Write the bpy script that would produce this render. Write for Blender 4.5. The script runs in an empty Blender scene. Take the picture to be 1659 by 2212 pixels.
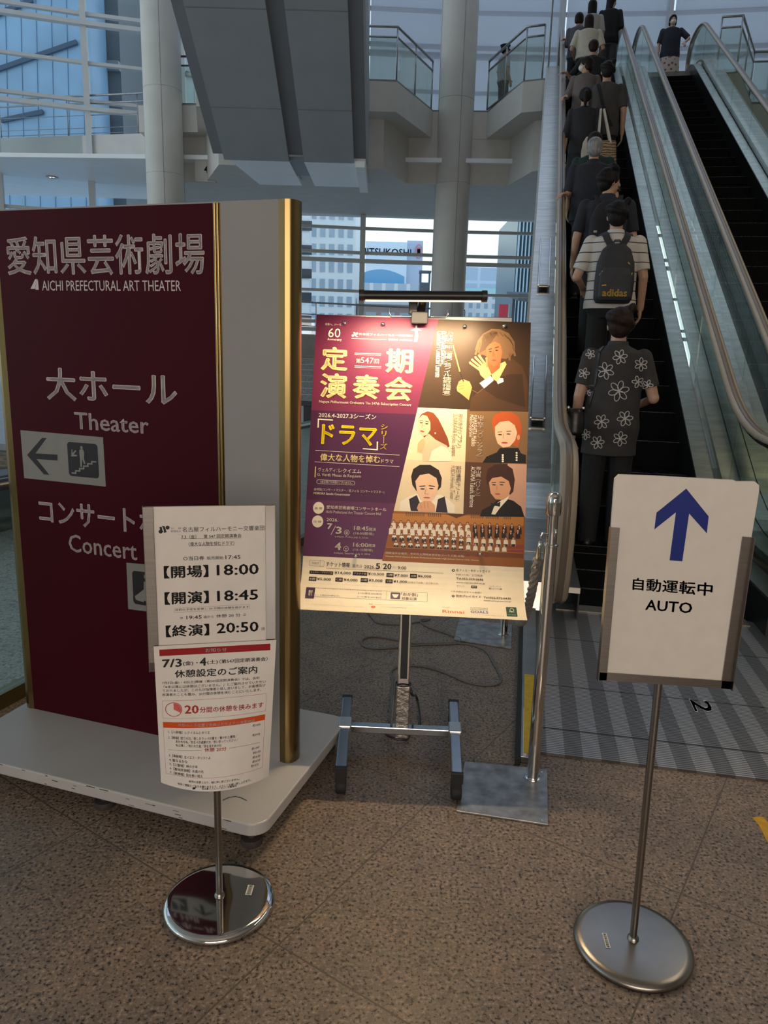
import bpy, bmesh, math, random
import numpy as np
from mathutils import Vector, Matrix
from mathutils.bvhtree import BVHTree
R = math.radians
random.seed(7)
sc = bpy.context.scene
COL = sc.collection
# ------------------------------------------------------------------ camera
FPX, CX, CY = 1600.0, 829.5, 1106.0
PITCH, ROLL, EYE = R(12.36), R(-1.64), 1.38
HEAD = R(10.47)                      # heading of the escalators
_f = np.array([0, math.cos(PITCH), -math.sin(PITCH)])
_r0 = np.array([1.0, 0, 0]); _d0 = np.cross(_f, _r0)
_rt = math.cos(ROLL) * _r0 + math.sin(ROLL) * _d0
_dn = -math.sin(ROLL) * _r0 + math.cos(ROLL) * _d0
_O = np.array([0, 0, EYE])
cd = bpy.data.cameras.new('camera'); cam = bpy.data.objects.new('camera', cd); COL.objects.link(cam)
cd.sensor_fit = 'VERTICAL'; cd.sensor_height = 36.0; cd.lens = 36.0 * FPX / 2212.0
cd.clip_start = 0.05; cd.clip_end = 2000
cam.matrix_world = Matrix(((_rt[0], -_dn[0], -_f[0], 0), (_rt[1], -_dn[1], -_f[1], 0), (_rt[2], -_dn[2], -_f[2], EYE), (0, 0, 0, 1)))
sc.camera = cam
sc.view_settings.view_transform = 'Standard'; sc.view_settings.look = 'None'
sc.view_settings.gamma = 1.0; sc.view_settings.use_curve_mapping = False
sc.view_settings.exposure = 0.16
sc.cycles.max_bounces = 8; sc.cycles.transparent_max_bounces = 24; sc.cycles.glossy_bounces = 4
sc.cycles.transmission_bounces = 6; sc.cycles.diffuse_bounces = 4
sc.cycles.caustics_reflective = False; sc.cycles.caustics_refractive = False
sc.cycles.sample_clamp_indirect = 4.0
sc.cycles.use_denoising = True
# ------------------------------------------------------------------ sky
w = bpy.data.worlds.new('overcast_sky'); sc.world = w; w.use_nodes = True
nt = w.node_tree; nt.nodes.clear()
wo = nt.nodes.new('ShaderNodeOutputWorld'); bg = nt.nodes.new('ShaderNodeBackground')
tcw = nt.nodes.new('ShaderNodeTexCoord'); sx = nt.nodes.new('ShaderNodeSeparateXYZ')
rmp = nt.nodes.new('ShaderNodeValToRGB'); nzw = nt.nodes.new('ShaderNodeTexNoise')
nzw.inputs['Scale'].default_value = 2.0
mxw = nt.nodes.new('ShaderNodeMath'); mxw.operation = 'MULTIPLY_ADD'; mxw.inputs[1].default_value = 0.06
nt.links.new(tcw.outputs['Generated'], sx.inputs[0]); nt.links.new(tcw.outputs['Generated'], nzw.inputs['Vector'])
nt.links.new(nzw.outputs['Fac'], mxw.inputs[0]); nt.links.new(sx.outputs['Z'], mxw.inputs[2])
nt.links.new(mxw.outputs[0], rmp.inputs['Fac'])
rmp.color_ramp.elements[0].position = 0.0; rmp.color_ramp.elements[0].color = (0.80, 0.95, 1.0, 1)
rmp.color_ramp.elements[1].position = 0.5; rmp.color_ramp.elements[1].color = (0.36, 0.45, 0.60, 1)
_e = rmp.color_ramp.elements.new(0.16); _e.color = (0.88, 0.99, 1.0, 1)
nt.links.new(rmp.outputs['Color'], bg.inputs['Color']); bg.inputs['Strength'].default_value = 1.42
nt.links.new(bg.outputs[0], wo.inputs['Surface'])
# ------------------------------------------------------------------ warm area lights of the hall
def area(name, loc, rot, sx_, sy_, power, col):
    l = bpy.data.lights.new(name, 'AREA'); l.shape = 'RECTANGLE'; l.size = sx_; l.size_y = sy_; l.energy = power; l.color = col
    o = bpy.data.objects.new(name, l); COL.objects.link(o); o.location = loc; o.rotation_euler = rot
    return o
area('hall_fill_light', (0.4, -5.8, 2.3), (R(90), 0, 0), 5.0, 2.2, 225, (1.0, 0.86, 0.74))  # unseen low panel behind the camera, placed to brighten upright boards and paper
area('hall_ceiling_light', (4.6, 4.6, 6.1), (0, R(-20), 0), 0.5, 4.0, 60, (1.0, 0.86, 0.62))
# ------------------------------------------------------------------ helpers
def ray(x, y): return _f + _rt * (x - CX) / FPX + _dn * (y - CY) / FPX
def on_z(x, y, z=0.0):
    d = ray(x, y); return Vector(_O + d * (z - EYE) / d[2])
def on_y(x, y, Y):
    d = ray(x, y); return Vector(_O + d * Y / d[1])
def on_plane(x, y, p, n):
    d = ray(x, y); p = np.array(p); n = np.array(n); return Vector(_O + d * (((p - _O) @ n) / (d @ n)))
def to_px(p):
    v = np.array(p) - _O; z = v @ _f; return (CX + FPX * (v @ _rt) / z, CY + FPX * (v @ _dn) / z)
EA = Vector((math.cos(HEAD), -math.sin(HEAD), 0)); ES = Vector((math.sin(HEAD), math.cos(HEAD), 0))
T30 = math.tan(R(30))
def esc_solve(x, y, k):              # point on the ray with z - tan30*s = k, as (a, s, z) along the escalator
    d = ray(x, y); t = (k - EYE) / (d[2] - T30 * (d @ np.array(ES))); p = Vector(_O + d * t)
    return p.dot(EA), p.dot(ES), p.z
def lin(c): return tuple((v / 255 / 12.92 if v / 255 <= 0.04045 else ((v / 255 + 0.055) / 1.055) ** 2.4) for v in c)
_M = {}
def mat(name, col, rough=0.5, metal=0.0, var=0.06, scale=8.0, bump=0.0, spec=0.5, aniso=None, coat=0.0, bscale=None):
    """a principled surface with a little procedural variation in tone"""
    if name in _M: return _M[name]
    m = bpy.data.materials.new(name); m.use_nodes = True; n = m.node_tree; b = n.nodes['Principled BSDF']
    b.inputs['Roughness'].default_value = rough; b.inputs['Metallic'].default_value = metal
    b.inputs['Specular IOR Level'].default_value = spec; b.inputs['Coat Weight'].default_value = coat
    tc = n.nodes.new('ShaderNodeTexCoord'); nz = n.nodes.new('ShaderNodeTexNoise'); nz.inputs['Scale'].default_value = scale
    nz.inputs['Detail'].default_value = 4
    src = tc.outputs['Object']
    if aniso:
        mp = n.nodes.new('ShaderNodeMapping'); mp.inputs['Scale'].default_value = aniso
        n.links.new(src, mp.inputs['Vector']); src = mp.outputs['Vector']
    n.links.new(src, nz.inputs['Vector'])
    r = n.nodes.new('ShaderNodeValToRGB')
    r.color_ramp.elements[0].position = 0.3; r.color_ramp.elements[1].position = 0.7
    r.color_ramp.elements[0].color = (*[max(0, v * (1 - var)) for v in col], 1); r.color_ramp.elements[1].color = (*[min(1, v * (1 + var)) for v in col], 1)
    n.links.new(nz.outputs['Fac'], r.inputs['Fac']); n.links.new(r.outputs['Color'], b.inputs['Base Color'])
    if bump:
        bp = n.nodes.new('ShaderNodeBump'); bp.inputs['Strength'].default_value = bump; bp.inputs['Distance'].default_value = 0.01
        if bscale:
            nz2 = n.nodes.new('ShaderNodeTexNoise'); nz2.inputs['Scale'].default_value = bscale; n.links.new(src, nz2.inputs['Vector'])
            n.links.new(nz2.outputs['Fac'], bp.inputs['Height'])
        else: n.links.new(nz.outputs['Fac'], bp.inputs['Height'])
        n.links.new(bp.outputs[0], b.inputs['Normal'])
    _M[name] = m; return m
def ink(c, rough=0.45):
    return mat('print_%d_%d_%d' % c, lin(c), rough, var=0.03, scale=30, spec=0.35)
def glass(name, tint, refl=0.06, haze=0.0, hazecol=(0.6, 0.7, 0.7)):
    if name in _M: return _M[name]
    m = bpy.data.materials.new(name); m.use_nodes = True; n = m.node_tree; n.nodes.clear()
    o = n.nodes.new('ShaderNodeOutputMaterial'); tr = n.nodes.new('ShaderNodeBsdfTransparent'); tr.inputs[0].default_value = (*tint, 1)
    gl = n.nodes.new('ShaderNodeBsdfGlossy'); gl.inputs['Roughness'].default_value = 0.03; gl.inputs[0].default_value = (1, 1, 1, 1)
    fr = n.nodes.new('ShaderNodeLayerWeight'); fr.inputs['Blend'].default_value = 0.25
    ml = n.nodes.new('ShaderNodeMath'); ml.operation = 'MULTIPLY_ADD'; ml.inputs[1].default_value = 0.22; ml.inputs[2].default_value = refl
    n.links.new(fr.outputs['Fresnel'], ml.inputs[0])
    mx = n.nodes.new('ShaderNodeMixShader'); n.links.new(ml.outputs[0], mx.inputs[0]); n.links.new(tr.outputs[0], mx.inputs[1]); n.links.new(gl.outputs[0], mx.inputs[2])
    last = mx
    if haze:
        df = n.nodes.new('ShaderNodeBsdfTranslucent'); df.inputs[0].default_value = (*hazecol, 1)
        d2 = n.nodes.new('ShaderNodeBsdfDiffuse'); d2.inputs[0].default_value = (*hazecol, 1)
        m3 = n.nodes.new('ShaderNodeMixShader'); n.links.new(df.outputs[0], m3.inputs[1]); n.links.new(d2.outputs[0], m3.inputs[2])
        wv = n.nodes.new('ShaderNodeTexNoise'); wv.inputs['Scale'].default_value = 3.0
        h = n.nodes.new('ShaderNodeMath'); h.operation = 'MULTIPLY_ADD'; h.inputs[1].default_value = 0.05; h.inputs[2].default_value = haze - 0.025
        n.links.new(wv.outputs['Fac'], h.inputs[0])
        m2 = n.nodes.new('ShaderNodeMixShader'); n.links.new(h.outputs[0], m2.inputs[0])
        n.links.new(mx.outputs[0], m2.inputs[1]); n.links.new(m3.outputs[0], m2.inputs[2]); last = m2
    n.links.new(last.outputs[0], o.inputs['Surface'])
    _M[name] = m; return m
def emis(name, col, s):
    if name in _M: return _M[name]
    m = bpy.data.materials.new(name); m.use_nodes = True; b = m.node_tree.nodes['Principled BSDF']
    b.inputs['Base Color'].default_value = (0.8, 0.8, 0.8, 1); b.inputs['Emission Color'].default_value = (*col, 1); b.inputs['Emission Strength'].default_value = s
    _M[name] = m; return m

class G:
    """collects shapes into one mesh"""
    def __init__(s): s.bm = bmesh.new()
    def faces(s, vs, fs, mi=0):
        v = [s.bm.verts.new(p) for p in vs]; out = []
        for f in fs:
            try:
                q = s.bm.faces.new([v[i] for i in f]); q.material_index = mi; out.append(q)
            except ValueError: pass
        return out
    def box(s, c, d, rz=0.0, M=None, mi=0):
        m = M or (Matrix.Translation(Vector(c)) @ Matrix.Rotation(rz, 4, 'Z'))
        x, y, z = d[0] / 2, d[1] / 2, d[2] / 2
        vs = [m @ Vector(p) for p in ((-x, -y, -z), (x, -y, -z), (x, y, -z), (-x, y, -z), (-x, -y, z), (x, -y, z), (x, y, z), (-x, y, z))]
        s.faces(vs, ((3, 2, 1, 0), (4, 5, 6, 7), (0, 1, 5, 4), (1, 2, 6, 5), (2, 3, 7, 6), (3, 0, 4, 7)), mi); return s
    def bar(s, p, q, w_, h, up=(0, 0, 1)):
        p, q = Vector(p), Vector(q); d = (q - p); L = d.length; d.normalize(); u = Vector(up); r = d.cross(u).normalized(); u = r.cross(d)
        m = Matrix((( r.x, d.x, u.x, 0), (r.y, d.y, u.y, 0), (r.z, d.z, u.z, 0), (0, 0, 0, 1))); m.translation = (p + q) / 2
        return s.box(None, (w_, L, h), M=m)
    def extr(s, pts, vec, mi=0):
        """polygon (3D points) pulled along a vector"""
        n = len(pts); vec = Vector(vec); a = [Vector(p) for p in pts]; b = [p + vec for p in a]
        s.faces(a + b, [tuple(range(n))[::-1], tuple(range(n, 2 * n))] + [(i, (i + 1) % n, n + (i + 1) % n, n + i) for i in range(n)], mi); return s
    def loft(s, rings, closed=False, caps=True, mi=0):
        n = len(rings[0]); V = [v for r in rings for v in r]; fs = []
        k = len(rings)
        for i in range(k if closed else k - 1):
            for j in range(n):
                a, b = i * n + j, i * n + (j + 1) % n; c, d = ((i + 1) % k) * n + (j + 1) % n, ((i + 1) % k) * n + j
                fs.append((a, b, c, d))
        if caps and not closed: fs += [tuple(range(n))[::-1], tuple(range((k - 1) * n, k * n))]
        s.faces(V, fs, mi); return s
    def tube(s, path, r, n=10, closed=False, mi=0, flat=1.0):
        P = [Vector(p) for p in path]; k = len(P); rr = r if isinstance(r, (list, tuple)) else [r] * k
        rings = []; up = None
        for i in range(k):
            d = (P[(i + 1) % k] - P[i - 1]) if closed else (P[min(i + 1, k - 1)] - P[max(i - 1, 0)])
            d.normalize()
            if up is None: up = Vector((0, 0, 1)) if abs(d.z) < 0.9 else Vector((0, 1, 0))
            x = d.cross(up).normalized(); up = x.cross(d).normalized()
            rings.append([P[i] + (x * math.cos(t) + up * math.sin(t) * flat) * rr[i] for t in (2 * math.pi * j / n for j in range(n))])
        return s.loft(rings, closed, mi=mi)
    def lathe(s, prof, c=(0, 0, 0), n=32, axis='Z'):
        c = Vector(c); rings = []
        for r, z in prof:
            ring = []
            for j in range(n):
                t = 2 * math.pi * j / n; x, y = r * math.cos(t), r * math.sin(t)
                ring.append(c + (Vector((x, y, z)) if axis == 'Z' else Vector((z, x, y)) if axis == 'X' else Vector((y, z, x))))
            rings.append(ring)
        return s.loft(rings)
    def ell(s, c, r, M=None, u=14, v=9):
        m = Matrix.Translation(Vector(c)) @ (M or Matrix()) @ Matrix.Diagonal((r[0], r[1], r[2], 1))
        bmesh.ops.create_uvsphere(s.bm, u_segments=u, v_segments=v, radius=1, matrix=m); return s
    def sweep(s, path, sec, side):
        """a section [(side, up)] carried along a path that stays in a plane perpendicular to side"""
        P = [Vector(p) for p in path]; side = Vector(side).normalized(); rings = []
        for i in range(len(P)):
            d = (P[min(i + 1, len(P) - 1)] - P[max(i - 1, 0)]).normalized(); u = side.cross(d).normalized()
            rings.append([P[i] + side * a + u * b for a, b in sec])
        return s.loft(rings)
    def build(s, name, m, parent=None, smooth=False, bevel=0.0, label=None, cat=None, group=None, kind=None, loc=None, auto=None):
        bm = s.bm
        bmesh.ops.remove_doubles(bm, verts=bm.verts, dist=1e-6)
        bmesh.ops.recalc_face_normals(bm, faces=bm.faces)
        me = bpy.data.meshes.new(name); bm.to_mesh(me); bm.free()
        for x in (m if isinstance(m, (list, tuple)) else [m]): me.materials.append(x)
        if smooth:
            for p in me.polygons: p.use_smooth = True
            if auto: me.set_sharp_from_angle(angle=R(auto))
        o = bpy.data.objects.new(name, me); COL.objects.link(o)
        if parent is not None: o.parent = parent
        if bevel:
            md = o.modifiers.new('edges', 'BEVEL'); md.width = bevel; md.segments = 2; md.limit_method = 'ANGLE'; md.angle_limit = R(40)
        return tag(o, label, cat, group, kind)
def tag(o, label=None, cat=None, group=None, kind=None):
    for k_, v in (('label', label), ('category', cat), ('group', group), ('kind', kind)):
        if v: o[k_] = v
    return o
def thing(name, label, cat, loc=(0, 0, 0), rz=0.0, group=None):
    o = bpy.data.objects.new(name, None); COL.objects.link(o); o.empty_display_size = 0.1
    o.location = loc; o.rotation_euler = (0, 0, rz); return tag(o, label, cat, group)
def reparent(o, p):
    o.parent = p; o.matrix_parent_inverse = (Matrix.Translation(p.location) @ Matrix.Rotation(p.rotation_euler.z, 4, 'Z')).inverted()
def world_part(g, name, m, p, **k):
    """a part modelled in world coordinates under a thing that stands elsewhere"""
    o = g.build(name, m, **k); reparent(o, p); return o
def rr(w_, h, r, n=5):
    """rounded rectangle outline centred on 0"""
    out = []
    for cx, cy, a0 in ((w_ / 2 - r, h / 2 - r, 0), (-w_ / 2 + r, h / 2 - r, 90), (-w_ / 2 + r, -h / 2 + r, 180), (w_ / 2 - r, -h / 2 + r, 270)):
        for i in range(n + 1):
            t = R(a0 + 90 * i / n); out.append((cx + r * math.cos(t), cy + r * math.sin(t)))
    return out
# ------------------------------------------------------------------ lettering and printed sheets
_TX = {}
def glyphs(s, bold=0.0, sp=1.0):
    k_ = (s, bold, sp)
    if k_ not in _TX:
        c = bpy.data.curves.new('lettering', 'FONT'); c.body = s; c.size = 1; c.resolution_u = 2; c.space_line = sp; c.space_character = 1 + max(bold, 0) * 1.2
        if '\n' in s: c.align_x = 'CENTER'
        o = bpy.data.objects.new('lettering', c); COL.objects.link(o)
        me = bpy.data.meshes.new_from_object(o.evaluated_get(bpy.context.evaluated_depsgraph_get()))
        V = [(v.co.x, v.co.y) for v in me.vertices]; F = [tuple(p.vertices) for p in me.polygons]
        bpy.data.objects.remove(o); bpy.data.curves.remove(c); bpy.data.meshes.remove(me)
        if bold > 0:                     # heavier strokes: the outline set several times, each a hair to one side
            n_ = len(V); F0 = F; V0 = V; V, F = [], []
            for dx, dy in ((-1, 0), (1, 0), (0, 0.75), (0, -0.75)):
                F += [tuple(i + len(V) for i in f) for f in F0]; V += [(x + dx * bold, y + dy * bold) for x, y in V0]
        x0, x1 = min(v[0] for v in V), max(v[0] for v in V); y0, y1 = min(v[1] for v in V), max(v[1] for v in V)
        _TX[k_] = ([((x - x0) / max(x1 - x0, 1e-6), (y1 - y) / max(y1 - y0, 1e-6)) for x, y in V], F)
    return _TX[k_]
def homog(src, dst):
    A = []
    for (u, v), (x, y) in zip(src, dst):
        A.append([u, v, 1, 0, 0, 0, -x * u, -x * v, -x]); A.append([0, 0, 0, u, v, 1, -y * u, -y * v, -y])
    return np.linalg.svd(np.array(A, float))[2][-1].reshape(3, 3)
def happ(h, p):
    q = h @ np.array([p[0], p[1], 1.0]); return (q[0] / q[2], q[1] / q[2])
class Sheet:
    """flat artwork in sheet coordinates (u across, v down, metres); to3 places it, uv reads a photograph point back into the sheet"""
    def __init__(s, uv, to3, step=0.00018, cuts=()): s.uv, s.to3, s.step, s.cuts, s.items, s.mats = uv, to3, step, cuts, [], []
    def mi(s, m):
        if m not in s.mats: s.mats.append(m)
        return s.mats.index(m)
    def poly(s, pts, m, layer=1, uv=False):
        P = pts if uv else [s.uv(*p) for p in pts]
        bm = bmesh.new(); f = bm.faces.new([bm.verts.new((u, v, 0)) for u, v in P]); f.normal_update()
        bmesh.ops.triangulate(bm, faces=bm.faces[:], ngon_method='EAR_CLIP')
        for c in s.cuts:
            if min(p[1] for p in P) < c < max(p[1] for p in P):
                bmesh.ops.bisect_plane(bm, geom=bm.verts[:] + bm.edges[:] + bm.faces[:], plane_co=(0, c, 0), plane_no=(0, 1, 0))
        bm.verts.index_update()
        s.items.append(([(v.co.x, v.co.y) for v in bm.verts], [tuple(v.index for v in f.verts) for f in bm.faces], layer, s.mi(m))); bm.free()
    def rect(s, a, b, m, layer=1, r=0.0):
        (u0, v0), (u1, v1) = s.uv(*a), s.uv(*b)
        P = [((u0 + u1) / 2 + x, (v0 + v1) / 2 + y) for x, y in rr(abs(u1 - u0), abs(v1 - v0), r)] if r else [(u0, v0), (u1, v0), (u1, v1), (u0, v1)]
        s.poly(P, m, layer, True)
    def frame(s, a, b, w_, m, layer=2, r=0.0, inner=None):
        s.rect(a, b, m, layer, r); (u0, v0), (u1, v1) = s.uv(*a), s.uv(*b)
        P = [((u0 + u1) / 2 + x, (v0 + v1) / 2 + y) for x, y in rr(abs(u1 - u0) - 2 * w_, abs(v1 - v0) - 2 * w_, max(r - w_, 0.0004))]
        s.poly(P, inner, layer + 1, True)
    def line(s, a, b, w_, m, layer=2):
        a, b = Vector(s.uv(*a)), Vector(s.uv(*b)); d = (b - a).normalized(); n = Vector((-d.y, d.x)) * w_ / 2
        s.poly([tuple(a + n), tuple(b + n), tuple(b - n), tuple(a - n)], m, layer, True)
    def ell(s, c, rx, ry, m, layer=2, n=20, rot=0.0):
        u, v = s.uv(*c); px = abs(s.uv(c[0] + 1, c[1])[0] - u); co, si = math.cos(rot), math.sin(rot)
        s.poly([(u + px * (rx * math.cos(t) * co - ry * math.sin(t) * si), v + px * (rx * math.cos(t) * si + ry * math.sin(t) * co)) for t in (2 * math.pi * i / n for i in range(n))], m, layer, True)
    def text(s, t, a, b, m, layer=4, bold=0.0, turn=False, sp=1.0):
        V, F = glyphs(t, bold, sp); (u0, v0), (u1, v1) = s.uv(*a), s.uv(*b)
        P = [(u1 - y * (u1 - u0), v0 + x * (v1 - v0)) for x, y in V] if turn else [(u0 + x * (u1 - u0), v0 + y * (v1 - v0)) for x, y in V]
        s.items.append((P, F, layer, s.mi(m)))
    def build(s, name, parent=None, world=False, **k):
        vs, fs, ms = [], [], []
        for P, F, layer, mi in s.items:
            o = len(vs); vs += [s.to3(u, v, layer * s.step) for u, v in P]; fs += [tuple(i + o for i in f) for f in F]; ms += [mi] * len(F)
        me = bpy.data.meshes.new(name); me.from_pydata([tuple(v) for v in vs], [], fs)
        for m in s.mats: me.materials.append(m)
        me.polygons.foreach_set('material_index', ms); me.update()
        o = bpy.data.objects.new(name, me); COL.objects.link(o)
        if parent is not None:
            if world: reparent(o, parent)
            else: o.parent = parent
        return tag(o, **k)
def plane_sheet(org, U, V, N, step=0.00018):
    org, U, V, N = (Vector(x) for x in (org, U, V, N))
    def uv(x, y):
        p = on_plane(x, y, org, N) - org; return (p.dot(U), p.dot(V))
    return Sheet(uv, lambda u, v, h: org + U * u + V * v + N * h, step)
# ================================================================== SETTING
def granite(name, c1, c2, c3, joint, off1=0.26, off2=-1.12, per=0.745, rough=0.42, scale=1.0, turn=33.5):
    m = bpy.data.materials.new(name); m.use_nodes = True; n = m.node_tree; L = n.links.new; b = n.nodes['Principled BSDF']
    tc = n.nodes.new('ShaderNodeTexCoord'); P = tc.outputs['Object']
    def noise(sc_, det=3, rg=0.6):
        x = n.nodes.new('ShaderNodeTexNoise'); x.inputs['Scale'].default_value = sc_ * scale; x.inputs['Detail'].default_value = det; x.inputs['Roughness'].default_value = rg; L(P, x.inputs['Vector']); return x
    def ramp(src, stops):
        r = n.nodes.new('ShaderNodeValToRGB'); e = r.color_ramp.elements
        while len(e) < len(stops): e.new(0.5)
        for i, (p, c) in enumerate(stops): e[i].position = p; e[i].color = (*c, 1)
        L(src, r.inputs['Fac']); return r
    a = noise(115, 2, 0.55); base = ramp(a.outputs['Fac'], [(0.36, c3), (0.44, c1), (0.56, c1), (0.66, c2)])
    v = n.nodes.new('ShaderNodeTexVoronoi'); v.inputs['Scale'].default_value = 75 * scale; L(P, v.inputs['Vector'])
    vr = ramp(v.outputs['Color'], [(0.0, (0.55, 0.52, 0.5)), (0.35, (0.95, 0.95, 0.95)), (0.9, (1.05, 1.0, 0.96)), (1.0, (1.3, 1.25, 1.2))])
    mu = n.nodes.new('ShaderNodeMixRGB'); mu.blend_type = 'MULTIPLY'; mu.inputs[0].default_value = 1; L(base.outputs[0], mu.inputs[1]); L(vr.outputs[0], mu.inputs[2])
    big = noise(6, 3); br = ramp(big.outputs['Fac'], [(0.3, (0.86, 0.86, 0.88)), (0.7, (1.1, 1.06, 1.02))])
    m2 = n.nodes.new('ShaderNodeMixRGB'); m2.blend_type = 'MULTIPLY'; m2.inputs[0].default_value = 1; L(mu.outputs[0], m2.inputs[1]); L(br.outputs[0], m2.inputs[2])
    mp = n.nodes.new('ShaderNodeMapping'); mp.inputs['Rotation'].default_value = (0, 0, R(turn)); L(P, mp.inputs['Vector'])
    s = n.nodes.new('ShaderNodeSeparateXYZ'); L(mp.outputs[0], s.inputs[0]); ds = []
    for ax, of in (('X', off1), ('Y', off2)):
        ad = n.nodes.new('ShaderNodeMath'); ad.inputs[1].default_value = of; L(s.outputs[ax], ad.inputs[0])
        pp = n.nodes.new('ShaderNodeMath'); pp.operation = 'PINGPONG'; pp.inputs[1].default_value = per / 2; L(ad.outputs[0], pp.inputs[0]); ds.append(pp)
    mn = n.nodes.new('ShaderNodeMath'); mn.operation = 'MINIMUM'; L(ds[0].outputs[0], mn.inputs[0]); L(ds[1].outputs[0], mn.inputs[1])
    lt = n.nodes.new('ShaderNodeMath'); lt.operation = 'LESS_THAN'; lt.inputs[1].default_value = 0.0022; L(mn.outputs[0], lt.inputs[0])
    m3 = n.nodes.new('ShaderNodeMixRGB'); L(lt.outputs[0], m3.inputs[0]); L(m2.outputs[0], m3.inputs[1]); m3.inputs[2].default_value = (*joint, 1)
    L(m3.outputs[0], b.inputs['Base Color']); b.inputs['Roughness'].default_value = rough; b.inputs['Specular IOR Level'].default_value = 0.3
    bp = n.nodes.new('ShaderNodeBump'); bp.inputs['Strength'].default_value = 0.12; bp.inputs['Distance'].default_value = 0.002; L(a.outputs['Fac'], bp.inputs['Height']); L(bp.outputs[0], b.inputs['Normal'])
    return m
M_floor = granite('flamed_granite', (0.232, 0.182, 0.143), (0.37, 0.30, 0.24), (0.042, 0.036, 0.032), (0.11, 0.085, 0.062))
M_plaza = granite('pale_granite', (0.46, 0.49, 0.48), (0.60, 0.63, 0.62), (0.24, 0.26, 0.26), (0.5, 0.54, 0.56), per=1.2, scale=0.6, turn=-2)
M_wall = mat('cream_stone_panel', (0.60, 0.57, 0.52), 0.55, var=0.04, scale=3)
M_white = mat('white_soffit', (0.94, 0.95, 0.96), 0.4, var=0.03, scale=2)
M_grey = mat('grey_truss_panel', (0.33, 0.35, 0.37), 0.5, var=0.04, scale=2)
M_greyd = mat('grey_truss_recess', (0.22, 0.23, 0.25), 0.5, var=0.04, scale=2)
M_mull = mat('white_window_frame', (0.58, 0.58, 0.56), 0.45, var=0.03, scale=4)
M_coping = mat('dark_coping', (0.10, 0.11, 0.11), 0.5)
M_steel = mat('brushed_steel', (0.46, 0.45, 0.42), 0.24, 1.0, var=0.16, scale=5, aniso=(1, 14, 1))
M_steel_d = mat('dull_steel', (0.34, 0.34, 0.33), 0.36, 1.0, var=0.14, scale=9)
M_chrome = mat('chrome', (0.66, 0.65, 0.63), 0.07, 1.0, var=0.04, scale=6)
M_satin = mat('satin_stainless', (0.30, 0.275, 0.25), 0.30, 1.0, var=0.08, scale=12, aniso=(1, 1, 20))
M_brass = mat('polished_brass', (0.26, 0.185, 0.08), 0.28, 1.0, var=0.08, scale=3)
M_black = mat('black_plastic', (0.02, 0.02, 0.022), 0.4)
M_rubber = mat('black_rubber', (0.012, 0.012, 0.012), 0.7)
M_glass = glass('clear_window_glass', (0.93, 0.97, 0.98), 0.03)
M_green = glass('greenish_balustrade_glass', (0.86, 0.91, 0.87), 0.03)
M_part = glass('partition_glass', (0.84, 0.91, 0.89), 0.05)
M_mesh = glass('mesh_blind', (0.66, 0.69, 0.74), 0.0, haze=0.55, hazecol=(0.70, 0.71, 0.75))

# floors
pA, pB = on_z(59, 1495), on_z(638, 1183); dP = (pB - pA).normalized()
P0, P1 = pA - dP * 2.6, pA + dP * 16; PM = pA + dP * ((9.5 - pA.y) / dP.y)
G().extr([(-8, -7, -0.12), (12, -7, -0.12), (12, 9.5, -0.12), (PM.x, 9.5, -0.12), (P0.x, P0.y, -0.12), (-8, P0.y, -0.12)], (0, 0, 0.12)).build('floor', M_floor, kind='structure')
G().extr([(12, 25, -0.12), (-30, 25, -0.12), (-30, P0.y, -0.12), (-8.0, P0.y, -0.12), (P0.x, P0.y, -0.12), (PM.x, 9.5, -0.12), (12, 9.5, -0.12)], (0, 0, 0.118)).build('floor_plaza', M_plaza, kind='structure')
# glass partition along the plaza
t = thing('glass_partition', 'clear glass partition on a brass floor rail behind the burgundy directory sign', 'partition', tuple(pA))
gq = G(); gq.bar(P0 + Vector((0, 0, 0.03)), pA + dP * 4.9 + Vector((0, 0, 0.03)), 0.05, 0.06); world_part(gq, 'floor_rail', M_brass, t)
npn = 5
for i in range(npn):
    a_ = P0 + dP * (0.05 + i * 1.48); b_ = a_ + dP * 1.45
    world_part(G().bar(a_ + Vector((0, 0, 0.445)), b_ + Vector((0, 0, 0.445)), 0.012, 0.77), 'pane', M_part, t)
world_part(G().tube([P0 + Vector((0, 0, 0.85)), pA + dP * 4.9 + Vector((0, 0, 0.85))], 0.024, 10), 'top_rail', mat('dark_rail', (0.10, 0.11, 0.12), 0.3, 0.8), t, smooth=True)

# round columns
for nm, x, y, r in (('column_1', -5.62, 19.55, 0.45), ('column_2', 1.47, 19.7, 0.435)):
    g = G(); g.lathe([(r, -0.1), (r, 5.4), (r - 0.008, 5.405), (r - 0.008, 5.415), (r, 5.42), (r, 7.3), (r - 0.008, 7.305), (r - 0.008, 7.315), (r, 7.32), (r, 17.2)], (x, y, 0), 48)
    o = g.build(nm, M_wall, smooth=True, kind='structure', auto=35)
    for k_ in (0, 1, 2, 3):
        t_ = R(-90 + 12 + 90 * k_); G().box((x + r * math.cos(t_), y + r * math.sin(t_), 8.5), (0.008, 0.008, 17), rz=t_).build('seam', M_greyd, o)
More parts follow.
